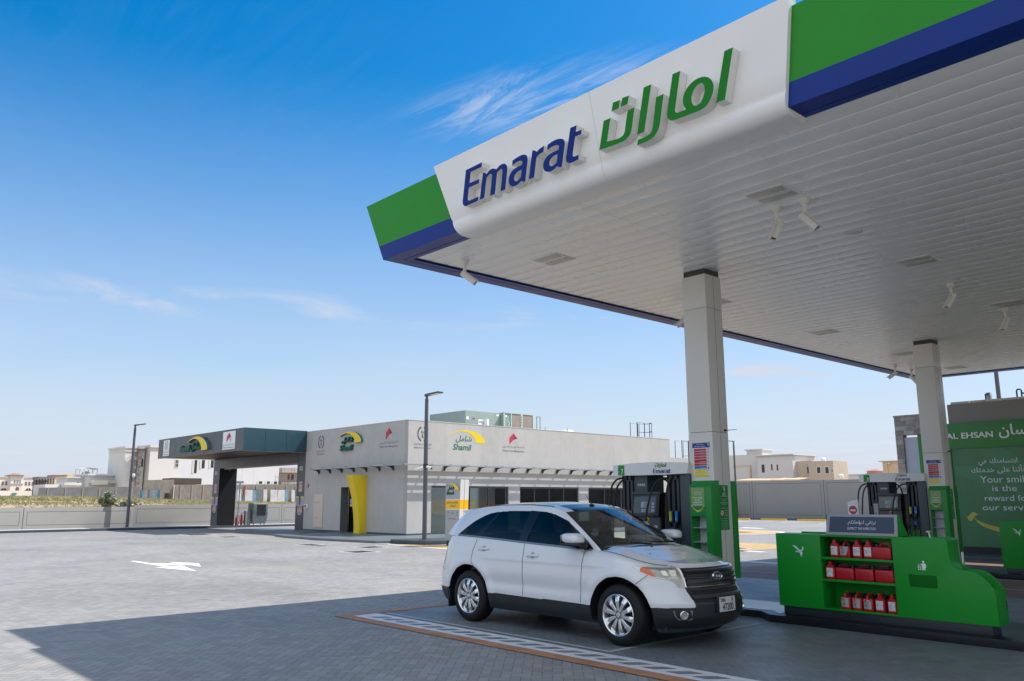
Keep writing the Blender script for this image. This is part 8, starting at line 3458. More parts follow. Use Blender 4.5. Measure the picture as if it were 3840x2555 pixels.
# ================================================================ GREEN SHOP ON THE RIGHT
store = thing('convenience_shop', 'shop with green portal, big smile poster and grey parapet, behind the canopy', 'building', (-10, 28.0, 0))
YS = 28.0
M_PARA = mat('parapet_render', (0.245, 0.24, 0.225), 0.8, var=0.06, vscale=0.6, bump=0.1)
M_SGREEN = mat('shop_green', (0.006, 0.185, 0.012), 0.36, var=0.03)
M_PANEL = mat('poster_green_light', (0.018, 0.155, 0.052), 0.30, var=0.10, vscale=0.5)
g = G()
g.box(-10.12, 14, YS + 0.12, YS + 9, 0.09, 4.69)
g.build('walls', M_PARA, store)
g = G()
g.box(-11.1, -10.16, YS + 0.05, YS + 1.6, 0.09, 4.08)
g.box(-10.16, 14, YS, YS + 0.45, 3.28, 4.075)
g.box(-10.16, -10.10, YS, YS + 0.45, 0.30, 3.28)
g.build('green_portal', M_SGREEN, store, bevel=0.008)
g = G()
g.box(-10.10, 14, YS + 0.04, YS + 0.12, 0.29, 3.28)
g.m(1)
g.box(-10.10, 14, YS + 0.02, YS + 0.12, 0.09, 0.29)
g.build('poster_wall', [M_PANEL, M_KERB], store)
# lighter sweeps in the poster artwork
g = G()
fp = face_y(YS + 0.04, 0.004)
sw = smooth_outline([(-10.05, 3.24), (-9.3, 3.20), (-8.7, 2.4, 1), (-8.3, 1.5, 1), (-8.1, 0.6), (-7.2, 0.6), (-7.6, 1.9, 1), (-8.2, 2.9, 1), (-8.6, 3.24)], 5)
sheet(g, [sw], fp)
sw = smooth_outline([(-10.05, 2.75), (-9.5, 2.7, 1), (-9.1, 2.2, 1), (-9.0, 1.7, 1), (-9.4, 2.2, 1), (-10.05, 2.5)], 5)
sheet(g, [sw], face_y(YS + 0.04, 0.006))
g.build('poster_sweep', mat('poster_green_sweep', (0.026, 0.185, 0.066), 0.3), store)
g = G()
fn = face_y(YS, 0.006)
put_text(g, 'AL EHSAN', (-10.19, -8.83, 3.585, 3.765), face_y(YS, 0.03), 0.02, fnb=face_y(YS, 0.0))
put_text(g, arabic('\u0627\u0644\u0625\u062D\u0633\u0627\u0646'), (-8.66, -7.25, 3.50, 3.95), face_y(YS, 0.03), 0.015, fnb=face_y(YS, 0.0))
g.build('shop_lettering', M_INKW, store)
g = G()
f2 = face_y(YS + 0.04, 0.009)
for s_, x0, x1, z0, z1 in (('Your smile', -9.34, -7.99, 2.21, 2.41), ('is the', -9.03, -8.36, 1.955, 2.13), ('reward for', -9.27, -8.02, 1.665, 1.84), ('our service!', -9.36, -7.80, 1.385, 1.56)):
    put_text(g, s_, (x0, x1, z0, z1), f2, 0.004)
put_text(g, arabic('\u0627\u0628\u062A\u0633\u0627\u0645\u062A\u0643 \u0647\u064A'), (-9.34, -8.26, 2.72, 2.95), f2, 0.01)
put_text(g, arabic('\u0645\u0643\u0627\u0641\u0623\u062A\u0646\u0627 \u0639\u0644\u0649 \u062E\u062F\u0645\u062A\u0643'), (-9.57, -7.75, 2.48, 2.74), f2, 0.01)
g.m(1)
sm = smooth_outline([(-9.68, 1.24), (-9.55, 1.10, 1), (-9.3, 0.98, 1), (-9.0, 0.90, 1), (-8.6, 0.87, 1), (-8.2, 0.92, 1), (-7.9, 1.02, 1), (-7.62, 1.24), (-7.72, 1.0, 1), (-8.0, 0.82, 1), (-8.4, 0.72, 1), (-8.8, 0.72, 1), (-9.2, 0.82, 1), (-9.5, 0.97, 1)], 5)
sheet(g, [sm], f2)
g.add([f2(-9.83, 1.18), f2(-9.64, 1.34), f2(-9.50, 1.26), f2(-9.60, 1.20), f2(-9.68, 1.08), f2(-9.78, 1.06)], [(0, 1, 2, 3, 4, 5)], False)
g.add([f2(-9.01, 0.66), f2(-8.6, 0.54), f2(-8.6, 0.57), f2(-9.0, 0.68)], [(0, 1, 2, 3)], False)
g.build('poster_lettering', [mat('poster_white_ink', (0.55, 0.66, 0.66), 0.4), mat('poster_yellow_ink', (0.42, 0.40, 0.05), 0.4)], store)
# stone clad return with a tall window
M_STONE = mat('ledge_stone', (0.30, 0.275, 0.265), 0.7, var=0.30, vscale=5.0, bump=0.6, bscale=14)
g = G()
rs = random.Random(9)
for z in range(28):
    zz0 = 0.1 + z * 0.154
    x = -11.78
    while x < -10.9:
        w = rs.uniform(0.16, 0.38)
        d = rs.uniform(0.0, 0.02)
        x2 = min(x + w, -10.9)
        inside = (x > -11.56 and zz0 < 3.68)
        if not inside:
            xx1 = x2
            if x < -11.53 < x2 and zz0 < 3.68:
                xx1 = -11.53
            g.m(rs.randint(0, 2))
            g.box(x, xx1 - 0.004, 28.0 - d, 28.3, zz0, zz0 + 0.150)
        x = x2
g.box(-11.80, -10.9, 27.97, 28.3, 4.40, 4.45)
stone = g.build('stone_surround', [M_STONE, mat('ledge_stone_pale', (0.37, 0.35, 0.34), 0.7, var=0.2, vscale=6, bump=0.5, bscale=14), mat('ledge_stone_dark', (0.23, 0.215, 0.21), 0.7, var=0.2, vscale=6, bump=0.5, bscale=14)], store)
g = G()
g.box(-11.53, -10.9, 28.06, 28.08, 0.1, 3.72)
g.build('window_film', mat('pale_window_film', (0.40, 0.46, 0.56), 0.4, var=0.08, vscale=3), store)
# roof services
t = thing('cable_tray', 'pale perforated cable tray along the shop parapet', 'cable tray', (-9, 28.4, 4.7))
g = G()
for x_ in range(24):
    a = -10.08 + x_ * 0.5
    g.box(a, a + 0.46, 28.32, 28.36, 4.70 + 0.004 * x_, 4.745 + 0.004 * x_)
g.box(-10.1, 4, 28.40, 28.44, 4.70, 4.79)
g.box(-9.74, -9.50, 28.25, 28.5, 4.68, 4.76)
g.build('tray', mat('tray_grey', (0.45, 0.45, 0.43), 0.5), t)
g = G()
g.lathe([(0.0, 0.0), (0.10, 0.0), (0.10, 0.16), (0.085, 0.20), (0.085, 0.26), (0.0, 0.27)], (-8.98, 28.45, 4.74), n=14)
g.m(1)
g.box(-9.06, -8.95, 28.36, 28.40, 4.78, 4.96)
tag(g.build('roof_valve', [M_STEEL, M_DARKMETAL]), 'small grey roof vent with valve on the shop parapet', 'vent')
t = thing('roof_handrail', 'blue roof handrail at the right edge of the shop parapet', 'handrail', (-8.2, 28.5, 4.7))
g = G()
g.tube([(-8.20, 28.5, 4.7), (-8.20, 28.5, 5.0), (-8.17, 28.5, 5.03), (-8.10, 28.5, 5.03), (-8.07, 28.5, 5.0), (-8.07, 28.5, 4.7)], 0.025, 8)
g.tube([(-8.07, 28.5, 4.90), (-7.0, 28.5, 4.95)], 0.025, 8)
g.tube([(-7.6, 28.5, 4.7), (-7.6, 28.5, 4.92)], 0.022, 8)
g.build('rail', mat('handrail_blue', (0.02, 0.06, 0.13), 0.4), t)
# ================================================================ HOUSES AND WALLS BEYOND
M_VW = mat('villa_white', (0.58, 0.58, 0.575), 0.7, var=0.04, vscale=0.15, dirt=0.06)
M_VS = mat('villa_trim', (0.56, 0.55, 0.53), 0.7)
M_VB = mat('villa_beige', (0.58, 0.45, 0.30), 0.75, var=0.05, vscale=0.15)
M_VP = mat('villa_sand', (0.50, 0.415, 0.335), 0.75, var=0.05, vscale=0.15)
M_VGREY = mat('villa_grey', (0.46, 0.44, 0.42), 0.75, var=0.06, vscale=0.3)
M_WDARK = mat('dark_glazing', (0.02, 0.028, 0.032), 0.12)
M_BLOCK = mat('concrete_blockwork', (0.20, 0.185, 0.165), 0.9, var=0.22, vscale=1.2, bump=0.4, bscale=6, dirt=0.3)
M_BLOCKD = mat('dark_blockwork', (0.145, 0.15, 0.155), 0.9, var=0.2, vscale=0.6, bump=0.4, bscale=6)
M_BROWNB = mat('brown_blockwork', (0.075, 0.06, 0.05), 0.9, var=0.2, vscale=0.8)
M_ROOFT = mat('tile_roof', (0.26, 0.17, 0.12), 0.8, var=0.1)


def gz(z, k):
    """height of a far point from its height on the survey plane"""
    return CAM_H + (z - CAM_H) * k


def pane(par, X, y0, y1, z0, z1, arched=False, frame=True, trim=None):
    """window on a +X facade: recessed glazing with frame bars"""
    w, h = y1 - y0, z1 - z0
    pts = [(y0, z0), (y1, z0)]
    if arched:
        for k in range(9):
            a = math.pi * k / 8
            pts.append(((y0 + y1) / 2 + w / 2 * math.cos(a), z1 - w / 2 + w / 2 * math.sin(a)))
    else:
        pts += [(y1, z1), (y0, z1)]
    g = G()
    if trim:
        c = ((y0 + y1) / 2, (z0 + z1) / 2)
        big = [(c[0] + (p[0] - c[0]) * 1.45, c[1] + (p[1] - c[1]) * 1.22) for p in pts]
        g.px(big, X, X + 0.09)
        g.m(1)
        sheet(g, [pts], face_x(X, 0.10))
        g.m(2)
        if frame:
            rect(g, (y0 + y1) / 2 - w * 0.05, (y0 + y1) / 2 + w * 0.05, z0, z1, face_x(X, 0.12))
            rect(g, y0, y1, z0 + h * 0.48, z0 + h * 0.54, face_x(X, 0.12))
        return g.build('window', [trim, M_WDARK, M_VW], par)
    g.m(1)
    sheet(g, [pts], face_x(X, 0.02))
    g.m(0)
    g.px([(y0 - 0.08, z0 - 0.1), (y1 + 0.08, z0 - 0.1), (y1 + 0.08, z0), (y0 - 0.08, z0)], X, X + 0.12)
    return g.build('window', [M_VS, M_WDARK], par)


# tall white villa with an outside spiral stair
K = 2.4
X = -92 * K
vb = thing('villa', 'tall white villa with a dark spiral stair on its shaded side', 'house', (X, 31 * K, 3.0))
z0 = 2.0
g = G()
# rear wing (left), front wing (right), their cornices
g.box(X - 16, X - 3.0, 29.35 * K, 31.35 * K, z0, gz(7.2, K))
g.box(X - 14, X, 31.50 * K, 34.80 * K, z0, gz(7.3, K))
g.build('walls', M_VW, vb)
g = G()
g.box(X - 16.2, X - 2.8, 29.30 * K, 31.36 * K, gz(6.85, K), gz(7.02, K))
g.box(X - 16.4, X - 2.6, 29.25 * K, 31.37 * K, gz(7.2, K), gz(7.42, K))
g.box(X - 14.2, X + 0.2, 31.45 * K, 34.85 * K, gz(7.08, K), gz(7.2, K))
g.box(X - 14.4, X + 0.4, 31.40 * K, 34.90 * K, gz(7.3, K), gz(7.58, K))
g.build('cornice', M_VS, vb)
pane(vb, X - 3.0, 31.08 * K, 31.26 * K, gz(5.28, K), gz(6.15, K), True)
pane(vb, X, 34.25 * K, 34.55 * K, gz(5.3, K), gz(6.05, K), False, True, M_VS)
pane(vb, X - 3.0, 30.55 * K, 30.70 * K, gz(5.3, K), gz(5.9, K))
st = thing('spiral_stair', 'dark steel spiral stair climbing the white villa', 'stair', (X, 30.4 * K, 3.2))
cy, cx = 30.42 * K, X - 1.6
zb_, zt_ = gz(3.2, K), gz(7.05, K)
g = G()
g.cyl((cx, cy, zb_ - 0.5), (cx, cy, zt_ + 1.1), 0.11, n=8)
nst = 44
R_ = 1.05
for k in range(nst):
    a = 2 * math.pi * 4.3 * k / nst - 0.6
    z = zb_ + (zt_ - zb_) * k / nst
    a2 = a + 2 * math.pi * 4.3 / nst
    g.add([(cx, cy, z), (cx + R_ * math.cos(a), cy + R_ * math.sin(a), z), (cx + R_ * math.cos(a2), cy + R_ * math.sin(a2), z), (cx, cy, z + 0.07), (cx + R_ * math.cos(a), cy + R_ * math.sin(a), z + 0.07), (cx + R_ * math.cos(a2), cy + R_ * math.sin(a2), z + 0.07)],
          [(0, 2, 1), (3, 4, 5), (0, 1, 4, 3), (1, 2, 5, 4), (2, 0, 3, 5)], False)
    g.tube([(cx + R_ * math.cos(a), cy + R_ * math.sin(a), z), (cx + R_ * math.cos(a), cy + R_ * math.sin(a), z + 0.95)], 0.03, 4)
g.build('steps', mat('stair_steel', (0.13, 0.11, 0.105), 0.6), st)
g = G()
for dz in (0.95, 0.0):
    g.tube([(cx + R_ * math.cos(2 * math.pi * 4.3 * k / nst - 0.6), cy + R_ * math.sin(2 * math.pi * 4.3 * k / nst - 0.6), zb_ + (zt_ - zb_) * k / nst + dz) for k in range(nst + 1)], 0.045, 5)
g.box(cx - 1.4, cx + 0.4, cy + 0.2, cy + 1.9, zt_ - 0.05, zt_ + 0.05)
for q in range(6):
    g.tube([(cx + 0.4, cy + 0.2 + q * 0.33, zt_), (cx + 0.4, cy + 0.2 + q * 0.33, zt_ + 1.0)], 0.03, 4)
g.tube([(cx + 0.4, cy + 0.2, zt_ + 1.0), (cx + 0.4, cy + 1.9, zt_ + 1.0)], 0.03, 4)
g.build('handrail', mat('stair_steel', (0.13, 0.11, 0.105), 0.6), st)

# white shed-like block with slot windows
X2 = X - 0.5
wb = thing('white_block', 'long white building with tall slot windows right of the villa', 'house', (X2, 40 * K, 2.5))
g = G()
g.box(X2 - 22, X2, 34.85 * K, 46.6 * K, 1.0, gz(6.32, K))
g.build('walls', mat('white_sheeting', (0.56, 0.575, 0.60), 0.6, var=0.03, vscale=0.4), wb)
for a, b, c, d in ((36.40, 36.72, 4.68, 6.12), (37.22, 37.58, 5.22, 6.14), (38.25, 38.60, 5.32, 6.16), (44.10, 44.55, 3.60, 3.88), (45.12, 45.5, 3.60, 3.88), (46.0, 46.4, 3.60, 3.88), (40.4, 41.9, 3.62, 3.85)):
    g = G()
    g.box(X2, X2 + 0.04, a * K, b * K, gz(c, K), gz(d, K))
    g.m(1)
    g.box(X2, X2 + 0.10, a * K - 0.5, a * K, gz(c, K) - 0.1, gz(d, K))
    g.build('window', [M_WDARK, M_VS], wb)
g = G()
for y_ in (42.05, 43.4):
    g.box(X2, X2 + 0.03, y_ * K, y_ * K + 0.10, gz(3.6, K), gz(6.2, K))
g.build('downpipe', M_VS, wb)
# half-built block with scaffolding
sc = thing('unfinished_house', 'unfinished concrete house behind scaffolding, seen through the dark lane', 'house', (X2, 48 * K, 2))
g = G()
g.box(X2 - 20, X2 - 2, 47.0 * K, 53 * K, 1.0, gz(5.0, K))
g.box(X2 - 2, X2, 47.0 * K, 53 * K, gz(3.62, K), gz(3.85, K))
g.box(X2 - 2, X2, 47.0 * K, 53 * K, gz(4.95, K), gz(5.5, K))
g.build('concrete_frame', mat('raw_concrete', (0.36, 0.355, 0.345), 0.9, var=0.1, vscale=0.3), sc)
for a, b in ((48.15, 48.4), (48.6, 48.95), (49.6, 50.4)):
    g = G()
    g.box(X2 - 2, X2 - 1.9, a * K, b * K, gz(4.1, K), gz(4.8, K))
    g.build('opening', M_WDARK, sc)
g = G()
for q in range(5):
    y_ = (46.75 + 0.42 * q) * K
    g.cyl((X2 + 0.8, y_, 2.0), (X2 + 0.8, y_, gz(5.6, K)), 0.05, n=5)
for q in range(4):
    g.cyl((X2 + 0.8, 46.7 * K, gz(3.5 + 0.6 * q, K)), (X2 + 0.8, 48.7 * K, gz(3.5 + 0.6 * q, K)), 0.035, n=5)
g.build('scaffolding', mat('rusty_tubes', (0.30, 0.12, 0.07), 0.7), sc)

# white bungalow with pergola, garage block, carport sheet
K = 2.2
X = -105 * K
bg_ = thing('bungalow', 'low white bungalow with stepped cornices and a roof pergola', 'house', (X, 29.5 * K, 3.3))
g = G()
g.box(X - 14, X - 4, 27.45 * K, 29.25 * K, 2.5, gz(4.30, K))
g.box(X - 12, X, 29.25 * K, 32.95 * K, 2.5, gz(4.50, K))
g.build('walls', M_VW, bg_)
g = G()
g.box(X - 14.4, X - 3.6, 27.35 * K, 29.24 * K, gz(4.30, K), gz(4.46, K))
g.box(X - 12.4, X + 0.5, 29.15 * K, 33.0 * K, gz(4.50, K), gz(4.60, K))
g.box(X - 12.8, X + 0.9, 29.05 * K, 33.05 * K, gz(4.60, K), gz(4.78, K))
g.build('cornice', M_VW, bg_)
g = G()
g.box(X, X + 3, 29.3 * K, 31.0 * K, gz(3.72, K), gz(4.02, K))
g.m(1)
g.box(X, X + 2.5, 31.0 * K, 32.8 * K, gz(3.70, K), gz(4.02, K))
g.m(0)
g.px([(29.2 * K, gz(3.72, K)), (31.0 * K, gz(3.72, K)), (31.0 * K, gz(3.55, K)), (29.2 * K, gz(3.50, K))], X + 3, X + 3.1)
g.build('porch', [M_VS, M_VGREY], bg_)
pane(bg_, X - 4, 28.55 * K, 28.70 * K, gz(3.35, K), gz(3.85, K))
g = G()
for y_ in (28.88, 29.32, 30.28, 30.75):
    g.cyl((X - 5, y_ * K, gz(4.7, K)), (X - 5, y_ * K, gz(5.36, K)), 0.10, n=6)
    g.cyl((X - 9, y_ * K, gz(4.7, K)), (X - 9, y_ * K, gz(5.36, K)), 0.10, n=6)
rows = []
for k in range(13):
    u = k / 12.0
    y_ = (28.85 + 1.95 * u) * K
    z_ = gz(5.37, K) + 0.42 * math.sin(math.pi * u)
    rows.append([(X - 4.6, y_, z_), (X - 9.4, y_, z_), (X - 9.4, y_, z_ + 0.1), (X - 4.6, y_, z_ + 0.1)])
g.grid(rows, closed_u=True)
g.build('pergola', mat('pergola_white', (0.62, 0.60, 0.57), 0.6), bg_)
g = G()
g.lathe([(1.15, 0.0), (1.05, 0.35), (0.75, 0.65), (0.3, 0.82), (0, 0.86)], (X - 7, 29.78 * K, gz(4.76, K)), n=18)
g.build('roof_dome', M_VGREY, bg_)
gb_ = thing('garage', 'low white flat roofed garage in front of the beige house', 'garage', (X + 8, 26.7 * K, 3))
g = G()
XG = X + 8
KG = K * (XG / X)
g.box(XG - 8, XG, 26.75 * KG, 28.4 * KG, 2.0, gz(3.48, KG))
g.box(XG - 8.2, XG + 0.3, 26.7 * KG, 28.5 * KG, gz(3.42, KG), gz(3.72, KG))
g.box(XG - 14, XG - 3, 25.1 * KG, 26.7 * KG, 2.0, gz(3.54, KG))
g.build('walls', M_VW, gb_, bevel=0.05)

# beige house with arched dormer
K = 3.0
X = -150 * K
bh = thing('beige_house', 'small beige house with dark cornice and arched window', 'house', (X, 38 * K, 5))
g = G()
g.box(X - 12, X, 36.62 * K, 38.4 * K, 3, gz(5.62, K))
g.box(X - 16, X - 4, 38.4 * K, 39.3 * K, 3, gz(5.6, K))
g.m(1)
g.box(X - 12.5, X + 0.6, 36.5 * K, 38.5 * K, gz(5.62, K), gz(5.8, K))
g.m(0)
rows = [(39.0 * K, gz(5.5, K)), (40.9 * K, gz(5.5, K)), (40.9 * K, gz(5.95, K))] + [((39.95 + 0.75 * math.cos(math.pi * k / 10)) * K, gz(5.92 + 0.26 * math.sin(math.pi * k / 10), K)) for k in range(11)] + [(39.0 * K, gz(5.95, K))]
g.px(rows, X - 24, X - 10)
g.build('walls', [M_VB, mat('brown_cornice', (0.20, 0.13, 0.09), 0.7)], bh)
pane(bh, X, 37.35 * K, 37.85 * K, gz(4.55, K), gz(5.15, K), True, True, mat('brown_surround', (0.24, 0.15, 0.10), 0.7))
pane(bh, X - 4, 38.75 * K, 38.95 * K, gz(4.6, K), gz(5.05, K))
# open steel frame
K = 2.8
X = -130 * K
fr_ = thing('steel_frame_shed', 'dark open steel frame shed between the far villa and the beige house', 'shed', (X, 30.7 * K, 4))
g = G()
for q in range(6):
    y_ = (29.85 + 0.37 * q) * K
    for xx in (X, X - 8):
        g.box(xx - 0.16, xx + 0.16, y_ - 0.16, y_ + 0.16, 3.0, gz(4.66, K))
g.build('posts', M_DARKMETAL, fr_)
g = G()
g.box(X - 9, X + 0.5, 29.72 * K, 31.8 * K, gz(4.66, K), gz(4.98, K))
g.build('roof', mat('grey_sheet_roof', (0.15, 0.15, 0.155), 0.6, var=0.15), fr_)
g = G()
g.box(X - 9, X - 8.6, 30.0 * K, 31.8 * K, 3.0, gz(4.6, K))
g.build('rear_wall', M_VGREY, fr_)
# far villa with pyramid roofed centre bay
K = 3.0
X = -160 * K
fv = thing('villa', 'broad cream villa with a small pyramid roof, farthest left', 'house', (X, 33.5 * K, 5))
g = G()
g.box(X - 16, X, 29.5 * K, 36.65 * K, 3.5, gz(5.58, K))
g.box(X - 14, X + 2.5, 32.38 * K, 34.22 * K, 3.5, gz(5.82, K))
g.build('walls', mat('cream_render', (0.70, 0.655, 0.61), 0.75, var=0.03, vscale=0.1), fv)
g = G()
g.box(X - 16.4, X + 0.5, 29.4 * K, 36.7 * K, gz(5.54, K), gz(5.66, K))
g.box(X + 2.5, X + 3.0, 32.3 * K, 34.3 * K, gz(4.5, K), gz(4.58, K))
g.build('cornice', M_VS, fv)
g = G()
ap = (X - 5, 33.28 * K, gz(6.30, K))
e = [(X + 3.6, 32.16 * K, gz(5.86, K)), (X + 3.6, 34.36 * K, gz(5.86, K)), (X - 13, 34.36 * K, gz(5.86, K)), (X - 13, 32.16 * K, gz(5.86, K))]
g.add(e + [ap], [(0, 1, 4), (1, 2, 4), (2, 3, 4), (3, 0, 4), (3, 2, 1, 0)], False)
g.build('roof', M_ROOFT, fv)
for a in (31.38, 31.92, 34.82, 35.32, 35.84):
    pane(fv, X, (a - 0.14) * K, (a + 0.14) * K, gz(4.25, K), gz(4.88, K), True, True, M_VW)
for a in (32.96, 33.36, 33.74):
    pane(fv, X + 2.5, (a - 0.09) * K, (a + 0.09) * K, gz(4.5, K), gz(5.02, K), True, True, M_VW)
for a in (31.65, 35.28):
    pane(fv, X, (a - 0.40) * K, (a + 0.40) * K, gz(3.48, K), gz(3.80, K), True, True, M_VW)
g = G()
dp = [((33.45 + 0.26 * math.cos(math.pi * k / 10)) * K, gz(3.72, K) + 0.26 * K * math.sin(math.pi * k / 10)) for k in range(11)] + [(33.19 * K, 4.0), (33.71 * K, 4.0)]
sheet(g, [dp], face_x(X + 2.5, 0.1))
g.build('door', mat('door_brown', (0.20, 0.09, 0.06), 0.6), fv)
t = thing('garden_wall', 'long cream garden wall in front of the far cream villa', 'wall', (X + 20, 33 * K, 4))
g = G()
kx = (X + 20) / -160.0
g.box(X + 20, X + 20.3, -60, 37.2 * -kx * -1, 2.0, gz(3.36, -kx * -1))
g.build('wall_body', mat('cream_wall', (0.66, 0.62, 0.57), 0.8, var=0.05, vscale=0.1), t)
# bins at its gate
for y_, c_, lab in ((33.0, (0.04, 0.28, 0.05), 'small green bin at the cream garden wall'), (33.35, (0.02, 0.16, 0.35), 'small blue bin at the cream garden wall')):
    t = thing('bin', lab, 'bin', (X + 21, y_ * K, 4), 'bins at the garden wall')
    g = G()
    g.box(X + 20.4, X + 21.4, y_ * 2.875 - 0.5, y_ * 2.875 + 0.5, gz(2.7, 2.875), gz(2.98, 2.875))
    g.build('bin_body', mat('bin_' + lab.split()[1], c_, 0.5), t, bevel=0.08)

# blockwork walls across the plot
def block_wall(X, y0, y1, zt0, zt1, m, label, piers=0, th=0.25, group='blockwork plot walls'):
    t = thing('block_wall', label, 'wall', (X, y0, 1.5), group)
    g = G()
    g.prism([(y0, 0.0), (y1, 0.0), (y1, zt1), (y0, zt0)], lambda a, b: (X, a, b), lambda a, b: (X - th, a, b))
    for q in range(piers):
        y_ = y0 + (y1 - y0) * (q + 0.5) / piers
        g.m(1)
        g.box(X, X + 0.10, y_ - 0.12, y_ + 0.12, 0.0, min(zt0, zt1) - 0.02)
    g.build('wall_body', [m, mat('pier_mortar', (0.25, 0.23, 0.21), 0.9, var=0.1)], t)
    return t


K = 2.5
block_wall(-82 * K, 18.9 * K, 27.4 * K, gz(2.84, K), gz(3.0, K), M_BLOCKD, 'long low dark block wall across the grassy plot, left part', 6)
K = 2.0
t = block_wall(-78 * K, 26.42 * K, 29.05 * K, gz(3.52, K), gz(3.62, K), M_BLOCK, 'taller grey block wall stub with a brown top course', 0)
g = G()
g.box(-78 * K - 6, -78 * K - 0.26, 29.02 * K, 31.65 * K, gz(3.2, K), gz(3.76, K))
g.build('brown_return', M_BROWNB, t)
block_wall(-78 * K + 0.4, 29.08 * K, 46 * K, gz(3.14, K), gz(3.36, K), M_BLOCK, 'long grey brown block wall running behind the dark lane', 16)
# painted corrugated sheets leaning at the wall
M_SHEETS = [mat('sheet_blue', (0.16, 0.27, 0.36), 0.6, var=0.2, vscale=1.0), mat('sheet_white', (0.52, 0.54, 0.55), 0.6, var=0.15, vscale=0.8, dirt=0.4), mat('sheet_rust', (0.22, 0.12, 0.09), 0.8, var=0.2), mat('sheet_teal', (0.10, 0.17, 0.19), 0.6, var=0.2), mat('sheet_grey', (0.28, 0.29, 0.30), 0.6, var=0.2)]


def sheet_fence(X, K, y0, y1, n, zb, zt, seq, label, gaps=0.0, seed=1):
    t = thing('sheet_fence', label, 'fence', (X, y0, 2.0), 'patched sheet metal fences')
    r = random.Random(seed)
    for q in range(n):
        a = y0 + (y1 - y0) * q / n
        b = y0 + (y1 - y0) * (q + 1) / n
        if r.random() < gaps:
            continue
        g = G()
        h = zt + r.uniform(-0.12, 0.12) * K * 0.5
        pts = []
        for k in range(9):
            pts.append((a + (b - a) * k / 8, 0.05 * (k % 2)))
        ln = r.uniform(-0.1, 0.1)
        g.grid([[(X + d, y_, zb) for y_, d in pts], [(X + d - 0.1, y_ + ln, h) for y_, d in pts]], smooth=False)
        g.build('metal_sheet', M_SHEETS[seq[q % len(seq)]], t)


sheet_fence(-78 * 2.0 + 1.2, 2.0, 25.9 * 2.0, 27.85 * 2.0, 9, 1.4, gz(2.62, 2.0), [3, 0, 4, 2, 0, 4, 0, 3, 4], 'blue and rust metal sheets leaning at the block wall, left of the dark canopy', 0.0, 3)
sheet_fence(-78 * 2.0 + 1.2, 2.0, 34.2 * 2.0, 42.5 * 2.0, 22, 1.0, gz(2.72, 2.0), [0, 4, 1, 3, 1, 1, 0, 3, 3, 1, 1, 1, 1, 1, 1], 'weathered white metal sheets seen through the dark lane', 0.12, 6)
g = G()
g.lathe([(0.55, 0.0), (0.6, 0.05), (0.55, 0.7), (0.58, 0.75), (0.55, 1.4), (0.0, 1.4)], (-78 * 2.0 + 2.0, 28.2 * 2.0, 1.6), n=14)
tag(g.build('rusty_drum', mat('rusty_drum_brown', (0.06, 0.035, 0.028), 0.8, var=0.3)), 'dark rusty drum against the block wall', 'drum')

# ---- houses beyond the rear wall on the right
K = 2.5
Y = 95 * K
M_WGR = mat('villa_grey_side', (0.42, 0.41, 0.40), 0.8, var=0.05, vscale=0.2)


def pane_y(par, x0, x1, z0, z1, trim=None):
    g = G()
    if trim:
        g.py([(x0 - 0.3, z0 - 0.3), (x1 + 0.3, z0 - 0.3), (x1 + 0.3, z1 + 0.25), (x0 - 0.3, z1 + 0.25)], Y - 0.08, Y)
    g.m(1)
    rect(g, x0, x1, z0, z1, face_y(Y - (0.08 if trim else 0), 0.03))
    return g.build('window', [trim or M_VS, M_WDARK], par)


hr = thing('villa', 'white villa with small dark windows beyond the rear wall', 'house', (-57 * K, Y, 3))
g = G()
g.box(-57.6 * K, -52.75 * K, Y, Y + 14, 1.0, gz(6.95, K))
g.box(-65 * K, -57.6 * K, Y + 3, Y + 14, 1.0, gz(7.40, K))
g.build('walls', M_VW, hr)
g = G()
g.box(-57.75 * K, -52.6 * K, Y - 0.3, Y + 14, gz(6.95, K), gz(7.02, K))
g.box(-57.9 * K, -52.5 * K, Y - 0.6, Y + 14, gz(7.05, K), gz(7.2, K))
g.box(-60.1 * K, -57.8 * K, Y + 4, Y + 10, gz(7.4, K), gz(7.95, K))
g.box(-60.35 * K, -57.65 * K, Y + 3.6, Y + 10.4, gz(7.95, K), gz(8.1, K))
g.build('cornice', M_VS, hr)
pane_y(hr, -57.05 * K, -56.65 * K, gz(5.0, K), gz(6.0, K))
pane_y(hr, -55.72 * K, -55.52 * K, gz(5.25, K), gz(6.0, K))
pane_y(hr, -54.95 * K, -54.75 * K, gz(5.2, K), gz(5.92, K))
g = G()
g.box(-62 * K, -59.5 * K, Y + 2.6, Y + 2.8, gz(4.1, K), gz(5.85, K))
g.m(1)
g.box(-62 * K, -59.3 * K, Y + 2.5, Y + 3, gz(5.85, K), gz(6.0, K))
g.box(-59.5 * K, -59.3 * K, Y + 2.5, Y + 3, gz(4.1, K), gz(5.85, K))
g.build('ochre_gate_surround', [M_VW, M_VB], hr)
t = thing('roof_tent', 'row of low sand coloured awnings above the rear wall', 'awning', (-57 * K, Y - 20, 6), 'low awnings beyond the rear wall')
k2 = (Y - 20) / 95.0
g = G()
for a, b in ((-61.2, -56.0), (-56.0, -54.0), (-54.0, -52.0)):
    g.add([(a * k2, Y - 20, gz(4.10, k2)), (b * k2, Y - 20, gz(4.05, k2)), (b * k2, Y - 14, gz(4.28, k2)), (a * k2 + 1, Y - 14, gz(4.35, k2)), (a * k2, Y - 20, 3), (b * k2, Y - 20, 3)], [(0, 1, 2, 3), (4, 5, 1, 0)], False)
g.build('awning', mat('awning_sand', (0.60, 0.43, 0.27), 0.8), t)
hs_ = thing('sand_house', 'plain sand coloured house with green glazed windows and a rooftop tank', 'house', (-50 * K, Y, 3))
g = G()
